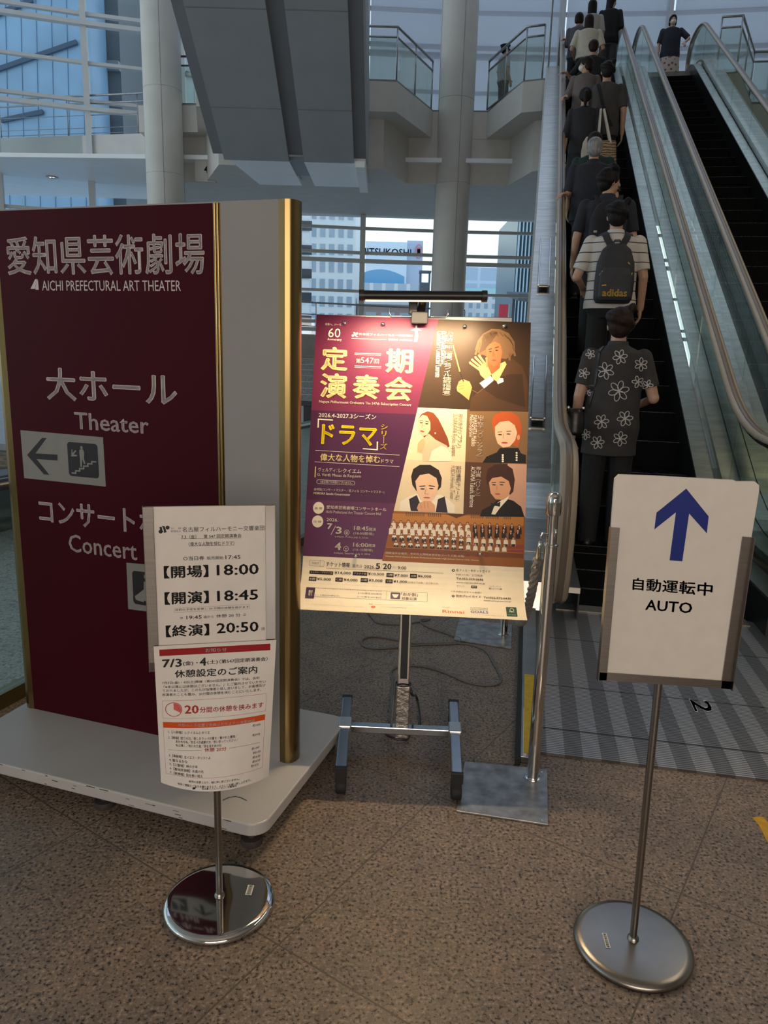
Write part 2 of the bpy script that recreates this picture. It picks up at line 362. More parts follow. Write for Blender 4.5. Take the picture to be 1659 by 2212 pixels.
# upper floor: balconies
Z4 = 7.08
outer = [(-6.3, 19.8), (-4.82, 19.66), (-4.35, 17.65), (0.01, 17.65), (0.91, 19.62), (2.22, 19.55), (2.71, 17.46), (3.1, 17.30), (6.5, 16.72), (6.95, 16.6), (8.08, 18.45), (12, 17.9), (12, 24.6), (-6.4, 24.6)]
inner = [(-6.3, 20.3), (-4.75, 20.1), (-4.0, 18.2), (-0.25, 18.2), (0.35, 19.62), (2.80, 19.55), (3.12, 18.0), (3.3, 17.9), (6.6, 17.4), (6.9, 17.3), (7.7, 19.0), (12, 18.6), (12, 24.6), (-6.4, 24.6)]
G().extr([(x, y, 6.45) for x, y in outer], (0, 0, 0.60)).build('trim_balcony', M_wall, kind='structure')
G().extr([(x, y, 7.052) for x, y in outer], (0, 0, 0.03)).build('floor_upper', mat('upper_floor_stone', (0.25, 0.25, 0.24), 0.4), kind='structure')
G().extr([(x, y, 5.40) for x, y in inner], (0, 0, 1.05)).build('beam_balcony', M_wall, kind='structure')
G().extr([(-16, 20.5, 5.86), (12, 18.7, 5.86), (12, 25.2, 5.86), (-16, 25.2, 5.86)], (0, 0, 0.10)).build('ceiling_lower', M_white, kind='structure')
# left gallery
G().extr([(-15, 24.2, 6.05), (-11.57, 23.4, 6.05), (-7.19, 22.5, 6.05), (-6.2, 22.2, 6.05), (-6.2, 25, 6.05), (-15, 26, 6.05)], (0, 0, 1.05)).build('beam_gallery', M_wall, kind='structure')
# small sign 4 on the balcony flank
sh4 = plane_sheet((-4.75, 19.3, 6.0), (1, 0, 0), (0, 0, -1), (0, -1, 0)); sh4.items = []
G().box((-4.72, 19.99, 5.62), (0.5, 0.2, 0.5)).build('trim_flank', M_wall, kind='structure')
s4 = Sheet(None, lambda u, v, h: Vector((-4.74 + u, 19.88 - h, 5.74 - v)), 0.001); s4.uv = lambda x, y: (x, y); s4.text('4', (0, 0), (0.11, 0.17), ink((60, 45, 40)), 1, bold=0.03)
s4.build('number_sign', label='small dark number 4 on the balcony flank beside the left column', cat='sign')
# glazing: facets on a wide arc
def arc(bear, Rr=40.0, cx=2.5, cy=-15.6):
    dx, dy = math.sin(bear), math.cos(bear); b = -(dx * cx + dy * cy); c = cx * cx + cy * cy - Rr * Rr
    t_ = -b + math.sqrt(b * b - c); return Vector((dx * t_, dy * t_, 0))
def bearing(px, py=300): d = ray(px, py); return math.atan2(d[0], d[1])
mx_ = [-420, -215, -8, 193, 398, 596, 788, 988, 1196, 1420, 1650, 1890, 2150]
mp_ = [arc(bearing(p)) for p in mx_]
thin = [1.05, 3.15, 5.02, 8.95, 11.1, 13.2, 15.3]; thick = [(1.95, 2.2), (4.05, 4.30), (7.75, 7.98), (9.90, 10.17), (12.05, 12.3), (14.2, 14.45)]
for i in range(len(mp_) - 1):
    a_, b_ = mp_[i], mp_[i + 1]; d = (b_ - a_).normalized(); nrm = Vector((-d.y, d.x, 0))
    if nrm.y > 0: nrm = -nrm
    fr = G()
    fr.bar(a_ + Vector((0, 0, -0.3)), a_ + Vector((0, 0, 17)), 0.16, 0.30, up=nrm)
    for z in thin: fr.bar(a_ + Vector((0, 0, z)), b_ + Vector((0, 0, z)), 0.14, 0.08)
    for z0, z1 in thick:
        fr.bar(a_ + nrm * 0.1 + Vector((0, 0, z0)), b_ + nrm * 0.1 + Vector((0, 0, z0)), 0.2, 0.11); fr.bar(a_ + Vector((0, 0, z1)), b_ + Vector((0, 0, z1)), 0.14, 0.09)
    fo = fr.build('window_%d' % (i + 1), M_mull, kind='structure')
    G().bar(a_ - nrm * 0.12 + Vector((0, 0, 8.4)), b_ - nrm * 0.12 + Vector((0, 0, 8.4)), 0.02, 17.2).build('pane', M_glass, fo)
    if 5 <= i <= 11:
        o_ = nrm * 0.34; zz = 11.9 if i != 9 else 12.2; hh = 9.2 if i != 9 else 9.4
        lab = {5: 'grey mesh roller blind behind the sloping grey truss', 6: 'grey mesh roller blind left of the middle column, above the balcony', 7: 'grey mesh roller blind right of the middle column', 8: 'pale roller blind above the crowded escalator', 9: 'pale roller blind behind the woman coming down', 10: 'mesh roller blind above the right balcony rail', 11: 'mesh roller blind beyond the right balcony'}[i]
        G().bar(a_ + o_ + d * 0.1 + Vector((0, 0, zz)), b_ + o_ - d * 0.1 + Vector((0, 0, zz)), 0.012, hh).build('roller_blind', M_mesh, label=lab, cat='blind', group='roller blinds on the upper glazing')
# roof and back of the hall
G().box((0, 3, 14.5), (40, 21, 0.3)).build('ceiling_atrium', M_wall, kind='structure')
G().box((0, -7.2, 8), (40, 0.2, 18)).build('wall_back', M_wall, kind='structure')
G().box((12.2, 8, 8), (0.2, 34, 18)).build('wall_right', M_wall, kind='structure')
G().box((1.5, -2.5, 6.5), (21, 9.5, 0.5)).build('ceiling', M_wall, kind='structure')
G().box((9.6, 17.9, 3.2), (4.8, 0.4, 6.5)).build('wall_far', M_wall, kind='structure')
for x, y in ((-9.6, 22.3), (-5.7, 21.6), (-4.0, 22.2), (-1.0, 21.6), (-2.6, 22.9), (2.5, 22.0)):
    lt_ = thing('ceiling_downlight', 'recessed round downlight in the low white ceiling by the glazing', 'light', (x, y, 5.86), group='downlights in the low white ceiling')
    G().lathe([(0.0, -0.004), (0.16, -0.004), (0.17, -0.02), (0.12, -0.025), (0.115, -0.008), (0, -0.008)], n=20).build('rim', mat('downlight_rim', (0.5, 0.5, 0.5), 0.3, 0.5), lt_, smooth=True)
    for q in (-0.045, 0.045): G().ell((q, 0, -0.012), (0.03, 0.03, 0.012)).build('bulb', emis('bulb_glow', (1, 0.95, 0.85), 1.2), lt_, smooth=True)

# ------------------------------------------------------------------ railings
def railing(name, pts, label, z0=Z4, h=1.06, glassy=True, bars=False, n_per=1.1):
    t = thing(name, label, 'railing', (*pts[0], z0)); P = [Vector((x, y, z0)) for x, y in pts]
    up = Vector((0, 0, 1))
    world_part(G().tube([p + up * h for p in P], 0.028, 8), 'handrail', M_steel_d, t, smooth=True)
    world_part(G().tube([p + up * (h - 0.2) for p in P], 0.022, 8), 'lower_rail', M_steel_d, t, smooth=True)
    for a_, b_ in zip(P, P[1:]):
        L_ = (b_ - a_).length; k_ = max(1, round(L_ / n_per)); d = (b_ - a_) / k_
        for i in range(k_ + 1):
            if i == k_ and b_ is not P[-1]: continue
            q = a_ + d * i; world_part(G().tube([q, q + up * h], 0.018, 8), 'post', M_steel_d, t, smooth=True)
        if bars:
            for hh in (0.08, 0.22, 0.55): world_part(G().tube([a_ + up * hh, b_ + up * hh], 0.010, 6), 'bar', M_steel_d, t)
        for i in range(k_):
            q = a_ + d * (i + 0.03); q2 = a_ + d * (i + 0.97)
            if glassy: world_part(G().bar(q + up * 0.45, q2 + up * 0.45, 0.012, 0.84), 'pane', M_green, t)
    world_part(G().bar(P[0] + up * 0.0, P[-1] + up * 0.0, 0.04, 0.01) if len(P) == 2 else G().tube([p + up * 0.01 for p in P], 0.02, 6), 'kerb', M_coping, t)
railing('glass_railing', [(-0.9, 17.72), (0.0, 17.72), (0.86, 19.6)], 'glass railing with steel handrail on the balcony left of the middle column')
railing('glass_railing', [(2.2, 19.5), (2.74, 17.53), (3.1, 17.4)], 'glass railing with steel handrail on the balcony right of the middle column')
railing('glass_railing', [(-5.3, 19.75), (-4.8, 19.72), (-4.33, 17.72), (-3.9, 17.72)], 'glass railing between the left column and the sloping grey truss')
railing('glass_railing', [(6.55, 16.8), (6.93, 16.72), (8.02, 18.5), (11.8, 18.0)], 'glass railing on the balcony right of the descending escalator')
railing('steel_railing', [(-14.5, 24.15), (-11.5, 23.45), (-7.2, 22.55), (-6.3, 22.3)], 'steel bar railing on the gallery at upper left, before the blue building', glassy=False, bars=True, n_per=1.9)
# a thin pole beside the right end of the balcony
# ------------------------------------------------------------------ the truss of the escalator overhead
t = thing('escalator_truss', 'grey underside of an escalator sloping up overhead, in the upper middle', 'escalator truss', (-2.1, 17.2, 5.28))
zt = lambda Y: 5.28 + T30 * (17.2 - Y)
def slope(x0, x1, dz, name, m, Y0=17.2, Y1=9.0, th=0.25):
    g = G(); g.extr([(x0, Y0, zt(Y0) + dz), (x1, Y0, zt(Y0) + dz), (x1, Y1, zt(Y1) + dz), (x0, Y1, zt(Y1) + dz)], (0, 0, th)); return world_part(g, name, m, t)
slope(-3.66, -2.26, 0.0, 'panel', M_grey); slope(-1.94, -0.86, 0.0, 'panel', M_grey)
slope(-2.26, -1.94, 0.14, 'recess', M_greyd, th=0.1); slope(-0.86, -0.58, 0.1, 'recess', M_greyd, th=0.1)
slope(-0.60, -0.56, -0.02, 'edge_trim', M_grey, th=1.5); slope(-3.9, -3.66, 0.12, 'side_panel', M_greyd, th=1.4)
for Yj in (16.0, 14.2, 12.4):
    for xa, xb in ((-3.66, -2.26), (-1.94, -0.86)): world_part(G().bar((xa, Yj, zt(Yj) - 0.002), (xb, Yj, zt(Yj) - 0.002), 0.02, 0.01), 'joint', M_greyd, t)
world_part(G().extr([(-3.55, 17.2, 5.28), (-2.26, 17.2, 5.28), (-2.26, 19.6, 5.28), (-3.3, 19.6, 5.28)], (0, 0, 0.1)), 'foot_panel', M_white, t)
world_part(G().extr([(-1.94, 17.2, 5.28), (-0.62, 17.2, 5.28), (-0.62, 19.6, 5.28), (-1.94, 19.6, 5.28)], (0, 0, 0.1)), 'foot_panel', M_white, t)
world_part(G().box((-2.1, 17.9, 5.34), (0.32, 1.4, 0.08)), 'foot_recess', M_greyd, t)
world_part(G().box((-0.72, 18.3, 5.22), (0.2, 2.6, 0.12)), 'foot_edge', M_white, t)

# ------------------------------------------------------------------ plaza beyond the glass, stairs
t = thing('staircase', 'broad pale stairs rising at the back of the plaza, between directory sign and poster', 'stairs', (-4, 15, 0))
for i in range(7):
    a_ = G().box((-4.2, 20.15 + i * 0.40 + 0.2, 0.075 + i * 0.15), (8.0, 0.44, 0.15)); world_part(a_, 'step', M_plaza, t)
    world_part(G().box((-4.2, 19.97 + i * 0.40, 0.152 + i * 0.15), (8.0, 0.07, 0.012)), 'nosing', mat('white_nosing', (0.72, 0.74, 0.76), 0.5), t)
t = thing('ramp_wall', 'low curved grey-brown ramp wall with steel rail behind the stairs', 'ramp', (-3, 22, 0))
rw = [Vector((-9 + i * 0.75, 23.0 - 0.012 * (i - 9) ** 2 + 0.3, 0)) for i in range(16)]
g = G(); g.loft([[p + Vector((0, 0, 0.95)), p + Vector((0, 0.2, 0.95)), p + Vector((0, 0.2, 1.95 - 0.02 * i)), p + Vector((0, 0, 1.95 - 0.02 * i))] for i, p in enumerate(rw)]); world_part(g, 'wall', mat('ramp_stone', (0.36, 0.33, 0.30), 0.5), t)
for h in (2.9, 2.55, 2.2): world_part(G().tube([p + Vector((0, 0.1, h - 0.02 * i)) for i, p in enumerate(rw)], 0.025 if h > 2.8 else 0.014, 8), 'rail', M_steel_d, t, smooth=True)
for i in range(1, 16, 2): world_part(G().tube([rw[i] + Vector((0, 0.1, 1.9)), rw[i] + Vector((0, 0.1, 2.88 - 0.02 * i))], 0.016, 6), 'post', M_steel_d, t)
t = thing('bench', 'long dark low bench rail on the plaza seen left of the poster', 'bench', (-2.5, 12.5, 0))
world_part(G().bar((-6.0, 14.2, 0.42), (-1.1, 13.2, 0.42), 0.35, 0.09), 'seat', mat('dark_stone', (0.05, 0.055, 0.06), 0.4), t, bevel=0.01)
for q in (0.05, 0.5, 0.95): world_part(G().box((-6.0 + 4.9 * q, 14.2 - q, 0.19), (0.25, 0.25, 0.38)), 'support', mat('dark_stone', (0.05, 0.055, 0.06), 0.4), t)
# planter with a leafy plant at far left
t = thing('planter', 'low round planter of soil with a dark rim at far left behind the glass', 'planter', (-4.05, 5.6, 0))
g = G(); g.lathe([(0.0, 0.0), (1.3, 0.0), (1.34, 0.1), (1.36, 0.42), (1.26, 0.44), (1.24, 0.36), (0, 0.36)], n=48); g.build('rim', mat('planter_rim', (0.10, 0.12, 0.13), 0.35), t, smooth=True, auto=40)
g = G(); g.lathe([(0.0, 0.44), (0.7, 0.43), (1.0, 0.40), (1.24, 0.385), (1.24, 0.33), (0, 0.33)], n=40); g.build('soil', mat('mossy_soil', (0.22, 0.17, 0.09), 0.9, var=0.6, scale=14, bump=0.8), t, smooth=True)
pl = thing('leafy_tree', 'leafy green indoor tree in the planter behind the directory sign at far left', 'plant', (-4.15, 5.7, 0.43))
br = [[(0, 0, 0), (0.02, 0, 0.7), (0.0, 0.05, 1.4), (0.06, 0, 1.9)]]
random.seed(3)
tips = []
for i in range(46):
    a0 = random.uniform(0, 6.28); z = random.uniform(0.35, 1.75); L_ = random.uniform(0.35, 0.8) * (1.1 - 0.25 * z / 2)
    p = [Vector((0.02, 0, z)), Vector((L_ * 0.5 * math.cos(a0), L_ * 0.5 * math.sin(a0), z + 0.22)), Vector((L_ * math.cos(a0), L_ * math.sin(a0), z + 0.38 - 0.15 * random.random()))]
    br.append(p); tips.append(p)
tips.append([Vector((0.05, 0, 1.7)), Vector((0.35, -0.05, 2.12)), Vector((0.72, -0.1, 2.42))]); br.append(tips[-1]); tips.append([Vector((0.05, 0, 1.6)), Vector((0.3, -0.1, 1.95)), Vector((0.52, -0.1, 2.1))]); br.append(tips[-1])
g = G(); g.tube(br[0], [0.035, 0.03, 0.022, 0.012], 8)
for p in br[1:]: g.tube(p, [0.008, 0.006, 0.003], 5)
g.build('stem', mat('bark', (0.10, 0.08, 0.05), 0.8), pl, smooth=True)
g = G()
for p in tips:
    for k_ in range(15):
        s_ = k_ / 14; q = p[0].lerp(p[1], s_ * 2) if s_ < 0.5 else p[1].lerp(p[2], s_ * 2 - 1)
        if s_ < 0.2: continue
        az = random.uniform(0, 6.28); el = random.uniform(-0.9, 0.3); L_ = random.uniform(0.07, 0.11); wd = L_ * 0.27
        d = Vector((math.cos(az) * math.cos(el), math.sin(az) * math.cos(el), math.sin(el))); sd = d.cross(Vector((0, 0, 1))).normalized(); nn = sd.cross(d)
        pts = [q, q + d * L_ * 0.3 + sd * wd, q + d * L_ * 0.65 + sd * wd * 0.8, q + d * L_, q + d * L_ * 0.65 - sd * wd * 0.8, q + d * L_ * 0.3 - sd * wd]
        mid = [q + d * L_ * 0.3 - nn * 0.008, q + d * L_ * 0.65 - nn * 0.008]
        V = pts + mid; g.faces(V, [(0, 1, 6), (1, 2, 7, 6), (2, 3, 7), (3, 4, 7), (4, 5, 6, 7), (5, 0, 6)])
lf = g.build('foliage', mat('leaf_green', (0.035, 0.12, 0.03), 0.45, var=0.4, scale=9), pl); lf['kind'] = 'stuff'
md = lf.modifiers.new('thick', 'SOLIDIFY'); md.thickness = 0.0012

# ------------------------------------------------------------------ the city outside
G().box((0, 160, -7), (900, 270, 0.5)).build('ground', mat('street', (0.78, 0.79, 0.80), 0.8), kind='structure')
def gridmat(name, c_wall, c_win, nx, nz, fx=0.6, fz=0.6, rough=0.5):
    """facade with a repeating window pattern, by object coordinates in metres"""
    m = bpy.data.materials.new(name); m.use_nodes = True; n = m.node_tree; b = n.nodes['Principled BSDF']; L = n.links.new
    tc = n.nodes.new('ShaderNodeTexCoord'); s = n.nodes.new('ShaderNodeSeparateXYZ'); L(tc.outputs['Object'], s.inputs[0]); out = []
    for ax, per, fr in (('X', nx, fx), ('Z', nz, fz)):
        md = n.nodes.new('ShaderNodeMath'); md.operation = 'PINGPONG'; md.inputs[1].default_value = per / 2; L(s.outputs[ax], md.inputs[0])
        lt = n.nodes.new('ShaderNodeMath'); lt.operation = 'LESS_THAN'; lt.inputs[1].default_value = fr * per / 2; L(md.outputs[0], lt.inputs[0]); out.append(lt)
    mu = n.nodes.new('ShaderNodeMath'); mu.operation = 'MULTIPLY'; L(out[0].outputs[0], mu.inputs[0]); L(out[1].outputs[0], mu.inputs[1])
    mx = n.nodes.new('ShaderNodeMixRGB'); L(mu.outputs[0], mx.inputs[0]); mx.inputs[1].default_value = (*c_wall, 1); mx.inputs[2].default_value = (*c_win, 1)
    L(mx.outputs[0], b.inputs['Base Color']); b.inputs['Roughness'].default_value = rough; return m
def block(name, xl, xr, yt, Y, depth, label, m, zb=-6.8, rz=0.0, wall='walls'):
    a_, b_ = on_y(xl, yt, Y), on_y(xr, yt, Y); W_ = b_.x - a_.x; zt_ = (a_.z + b_.z) / 2
    t = thing(name, label, 'building', ((a_.x + b_.x) / 2, Y, zb), rz)
    G().box((0, depth / 2, (zt_ - zb) / 2), (W_, depth, zt_ - zb)).build(wall, m, t)
    return t, W_, zt_ - zb
# pale office tower with individual windows
tw, W_, H_ = block('office_tower', 668, 771, 340, 62, 12, 'tall pale office tower with square windows outside, above the poster', mat('tower_concrete', (0.90, 0.93, 0.95), 0.6, var=0.03, scale=1))
M_win = mat('tower_window_glass', (0.42, 0.52, 0.62), 0.15, spec=0.6)
for i in range(5):
    for j in range(14):
        G().box((-W_ / 2 + (i + 0.55) * W_ / 5.1, -0.03, 5.2 + j * 1.33), (W_ / 5.1 * 0.56, 0.1, 0.80)).build('window', M_win, tw)
tv, W2, H2 = block('corner_tower', 634, 670, 300, 60, 1.7, 'corner block with white bands and dark window strips beside the pale office tower', mat('tower_bands', (0.92, 0.94, 0.95), 0.6))
for j in range(12): G().box((0.25, -0.05, 5.0 + j * 1.75), (W2 * 0.9, 0.2, 0.7)).build('window_strip', mat('dark_strip_glass', (0.05, 0.06, 0.075), 0.2), tv)
# department store with sign
ds_, W3, H3 = block('department_store', 790, 880, 522, 120, 25, 'pale blue department store with rooftop lettering outside, left of the middle column', mat('store_wall', (0.72, 0.83, 0.93), 0.6, var=0.03))
_a, _b = on_y(880, 517, 120), on_y(915, 517, 120)
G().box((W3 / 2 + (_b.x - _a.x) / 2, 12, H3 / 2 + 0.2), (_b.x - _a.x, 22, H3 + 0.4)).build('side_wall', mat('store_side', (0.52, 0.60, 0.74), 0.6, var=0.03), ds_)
c0 = ds_.location
sg = Sheet(lambda x, y: (on_y(x, y, 119.9).x - c0.x, -(on_y(x, y, 119.9).z - c0.z)), lambda u, v, h: Vector((u, -0.1 - h, -v)), 0.02)
sg.text('MITSUKOSHI', (778, 535), (888, 554), ink((120, 130, 165)), 1, bold=0.015); sg.build('rooftop_lettering', ds_)
sg = Sheet(lambda x, y: (on_y(x, y, 119.9).x - c0.x, -(on_y(x, y, 119.9).z - c0.z)), lambda u, v, h: Vector((u, 0.7 - h, -v)), 0.05)
sg.ell((905, 542), 7.5, 15, ink((225, 120, 120)), 1); sg.ell((905, 542), 6.2, 13.2, ink((165, 175, 205)), 2); sg.line((905, 533), (905, 551), 0.5, ink((225, 120, 120)), 3); sg.line((901, 540), (909, 540), 0.5, ink((225, 120, 120)), 3); sg.line((901, 547), (909, 547), 0.5, ink((225, 120, 120)), 3)
sg.build('round_emblem', ds_)
G().box((W3 * 0.32, -0.1, H3 - 6.3), (1.4, 0.3, 1.8)).build('window', mat('store_window', (0.3, 0.4, 0.5), 0.2), ds_)
b1, W4, H4 = block('curved_mall', 770, 915, 612, 88, 14, 'low white mall with a blue curved roof outside, left of the middle column', gridmat('mall_front', (0.80, 0.84, 0.86), (0.50, 0.60, 0.70), 1.4, 1.9, 0.7, 0.55))
g = G(); g.loft([[(x_, 1, H4), (x_, 13, H4), (x_, 13, H4 + 0.3 + 1.3 * math.sin(math.pi * (i_ + 2) / 14)), (x_, 1, H4 + 0.3 + 1.3 * math.sin(math.pi * (i_ + 2) / 14))] for i_, x_ in enumerate([-W4 / 2 + k_ * W4 / 14 for k_ in range(11)])]); g.build('roof', mat('blue_roof', (0.16, 0.42, 0.68), 0.3), b1)
b5, W9, H9 = block('brick_shop_row', 772, 905, 655, 66, 10, 'reddish low shop row with glass front below the blue roofed mall', gridmat('shop_front', (0.50, 0.36, 0.34), (0.50, 0.64, 0.74), 1.6, 2.6, 0.72, 0.7))
G().box((0, -0.4, H9 + 0.1), (W9, 1.4, 0.5)).build('eaves', mat('pale_eaves', (0.7, 0.74, 0.78), 0.6), b5)
rt_, W5, H5 = block('clock_turret', 907, 929, 610, 70, 2.4, 'small dark open turret outside, left of the middle column', mat('turret_base', (0.13, 0.15, 0.18), 0.5), zb=-2)
for qx in (-0.42, 0.42):
    for qy in (0.2, 1.0): G().box((qx, qy, H5 + 0.45), (0.14, 0.14, 0.9)).build('post', mat('turret_base', (0.13, 0.15, 0.18)), rt_)
G().box((0, 0.6, H5 + 0.95), (1.08, 1.2, 0.16)).build('roof', mat('turret_base', (0.13, 0.15, 0.18)), rt_)
b2, W6, H6 = block('white_grid_building', 1004, 1098, 640, 75, 12, 'white low building with a grid of small windows outside, right of the middle column', gridmat('white_grid', (0.86, 0.89, 0.91), (0.42, 0.54, 0.66), 0.75, 0.9, 0.5, 0.55))
b3, W7, H7 = block('glass_hall', 1008, 1118, 578, 105, 20, 'broad glass hall with a pale turquoise arc outside, right of the middle column', gridmat('hall_glass', (0.60, 0.71, 0.83), (0.46, 0.58, 0.72), 3.4, 5.0, 0.9, 0.92))
g = G(); g.loft([[(x_, -0.5, H7 * 0.80 - 0.02 * (x_ + 1) ** 2), (x_, 0.2, H7 * 0.80 - 0.02 * (x_ + 1) ** 2), (x_, 0.2, H7 * 0.86 - 0.012 * (x_ + 1) ** 2), (x_, -0.5, H7 * 0.86 - 0.012 * (x_ + 1) ** 2)] for x_ in [-W7 / 2 + k_ * W7 / 12 for k_ in range(13)]]); g.build('arc_band', mat('turquoise_band', (0.42, 0.70, 0.72), 0.3), b3)
b4, W8, H8 = block('finned_tower', 1121, 1190, 452, 58, 10, 'dark tower with pale vertical fins outside, beside the escalator', mat('dark_tower', (0.08, 0.15, 0.18), 0.3))
for i in range(9): G().box((-W8 / 2 + 0.1 + i * W8 / 9, -0.2, H8 / 2 + 3.6), (0.09, 0.4, H8 - 5.2)).build('fin', mat('pale_fin', (0.45, 0.58, 0.66), 0.4), b4)
cn = thing('canopy', 'dark curved canopy with small lamps outside, below the finned tower', 'canopy', (9.0, 46, 0))
g = G(); g.loft([[(x_ - 9.0, -1.6, 4.35 - 0.6 * s_), (x_ - 9.0, 3.0, 4.9), (x_ - 9.0, 3.0, 5.2), (x_ - 9.0, -1.6, 4.75)] for x_, s_ in [(7.4 + k_ * 0.6, max(0, 1 - k_ / 6) * 0 + (k_ / 9)) for k_ in range(10)]]); g.build('roof', mat('canopy_dark', (0.07, 0.08, 0.10), 0.5), cn)
for i in range(6): G().ell((-0.9 + i * 0.75, -1.7, 4.05 - 0.09 * i), (0.05, 0.05, 0.05)).build('lamp', emis('canopy_lamp', (1, 0.9, 0.7), 3), cn, smooth=True)
for q in (-1.2, 3.4): G().box((q, 2.5, -0.95), (0.16, 0.16, 11.6)).build('pillar', mat('canopy_dark', (0.07, 0.08, 0.10)), cn)
bn = thing('banner', 'red vertical banner hanging outside, right of the middle column', 'banner', tuple(on_y(1086, 690, 50)))
G().box((0, 0, 0.45), (0.55, 0.05, 1.0)).build('cloth', mat('red_cloth', (0.75, 0.06, 0.09), 0.7), bn)
G().tube([(0.33, 0, -6.9 - bn.location.z), (0.33, 0, 1.0)], 0.05, 8).build('pole', M_steel_d, bn)
# left: blue glass facade, pale stone block
t, W_, H_ = block('blue_glass_building', -420, 178, -260, 34, 1.8, 'large blue glass building outside the windows at upper left', mat('blue_glass_wall', (0.22, 0.38, 0.56), 0.3, var=0.12, scale=0.6))
def diag(px, name, m, tt, w_=0.17, y_=-0.1):
    Y_ = tt.location.y; a_, b_ = on_y(*px[0], Y_), on_y(*px[1], Y_)
    o = G().bar(a_ - tt.location + Vector((0, y_, 0)), b_ - tt.location + Vector((0, y_, 0)), 0.12, w_).build(name, m, tt)
M_navy = mat('navy_frame', (0.03, 0.07, 0.13), 0.4)
for a_, b_ in (((0, 32), (72, 2)), ((15, 146), (168, 93)), ((5, 262), (95, 243)), ((-300, 250), (15, 146)), ((-300, 140), (0, 32))): diag((a_, b_), 'brace', M_navy, t)
for x_ in range(-390, 178, 33): diag(((x_, -250), (x_ + 18, 560)), 'joint', mat('blue_joint', (0.10, 0.21, 0.36), 0.4), t, 0.012, 0.03)
t, W_, H_ = block('dark_core_block', 203, 243, -260, 36, 10, 'dark grey block with ledges outside, left of the left column', mat('dark_core', (0.10, 0.12, 0.14), 0.5))
for k_ in range(9): G().box((0, -0.15, 2 + k_ * 3.6), (W_, 0.3, 0.35)).build('ledge', mat('core_ledge', (0.2, 0.22, 0.24), 0.5), t)
t, W_, H_ = block('stone_building', 243, 470, -260, 43, 7, 'pale stone building outside behind the left column', mat('pale_stone', (0.66, 0.70, 0.73), 0.7, var=0.08, scale=1.2))
for a_, b_ in (((243, 103), (420, 165)), ((243, 216), (470, 262))): diag((a_, b_), 'brace', M_navy, t)
for x_ in range(262, 470, 22): diag(((x_, -250), (x_ + 9, 560)), 'joint', mat('stone_joint', (0.38, 0.42, 0.46), 0.6), t, 0.015, 0.03)
t, W_, H_ = block('low_stone_block', 470, 600, 415, 52, 6, 'low pale stone block outside, just above the directory sign', mat('pale_stone', (0.66, 0.70, 0.73)))
# ================================================================== ESCALATORS (own frame: x across, y along, z up)
KN = -3.0
PITCHS, RISE = 0.37, 0.37 * T30
S_TOP = 17.45; Z_TOP = Z4
M_step = bpy.data.materials.new('ribbed_black_step'); M_step.use_nodes = True
_n = M_step.node_tree; _b = _n.nodes['Principled BSDF']; _b.inputs['Base Color'].default_value = (0.008, 0.008, 0.009, 1); _b.inputs['Roughness'].default_value = 0.8; _b.inputs['Specular IOR Level'].default_value = 0.06
_tc = _n.nodes.new('ShaderNodeTexCoord'); _wv = _n.nodes.new('ShaderNodeTexWave'); _wv.inputs['Scale'].default_value = 30; _wv.bands_direction = 'X'
_bp = _n.nodes.new('ShaderNodeBump'); _bp.inputs['Strength'].default_value = 0.6; _bp.inputs['Distance'].default_value = 0.006
_n.links.new(_tc.outputs['Object'], _wv.inputs['Vector']); _n.links.new(_wv.outputs['Fac'], _bp.inputs['Height']); _n.links.new(_bp.outputs[0], _b.inputs['Normal'])
M_nose = mat('glint_step_nosing', (0.07, 0.07, 0.07), 0.5, 0.4, var=0.9, scale=60)  # pale speckle in the colour stands for dotted reflections on the step edges
M_hand = mat('taupe_handrail', (0.20, 0.155, 0.115), 0.36, 0.0, var=0.05, scale=3, spec=0.45)
M_edge = mat('pale_handrail_edge', (0.40, 0.33, 0.25), 0.34, 0.0, var=0.05)
M_deck = mat('stainless_deck', (0.50, 0.475, 0.42), 0.27, 1.0, var=0.18, scale=3.5, aniso=(1, 6, 1))
M_skirt = mat('dark_skirt', (0.05, 0.05, 0.05), 0.35, 0.8)
X3 = Vector((1, 0, 0))
def profile(k, flat, s0, s_end, top=None):
    """path (s, z): flat at the bottom from s0, 30 degree slope with offset k, flat at the top until s_end"""
    ztop = (Z_TOP + flat) if top is None else top
    sb = (flat - k) / T30; st = (ztop - k) / T30; P = [(s0, flat)]
    for c, z, da in ((sb, flat, 1), (st, ztop, -1)):
        r_ = 0.55
        for i in range(7):
            q = i / 6; p0, p1, p2 = ((c - r_, z), (c, z), (c + r_ * 0.87, z + r_ * 0.5)) if da > 0 else ((c - r_ * 0.87, z - r_ * 0.5), (c, z), (c + r_, z))
            P.append(((1 - q) ** 2 * p0[0] + 2 * q * (1 - q) * p1[0] + q * q * p2[0], (1 - q) ** 2 * p0[1] + 2 * q * (1 - q) * p1[1] + q * q * p2[1]))
    P.append((s_end, ztop)); return P
def hr_path(a):
    P = profile(-2.07, 0.93, 4.1, 18.2)
    low = [(3.98 - 0.0, 0.05 + 0.0)]
    low = [(4.05, 0.13), (3.86, 0.10), (3.74, 0.16), (3.655, 0.30), (3.61, 0.48), (3.615, 0.64), (3.67, 0.78), (3.77, 0.87), (3.92, 0.92)]
    zt_ = Z_TOP
    hi = [(18.45, zt_ + 0.90), (18.66, zt_ + 0.78), (18.76, zt_ + 0.58), (18.72, zt_ + 0.36), (18.6, zt_ + 0.2), (18.4, zt_ + 0.14)]
    return [(a, s, z) for s, z in low + P + hi]
SEC = [(-0.042, -0.020), (-0.046, -0.004), (-0.036, 0.010), (-0.014, 0.016), (0.014, 0.016), (0.036, 0.010), (0.046, -0.004), (0.042, -0.020)]
SECm = [(-0.017, 0.010), (-0.017, 0.0175), (0.017, 0.0175), (0.017, 0.010)]
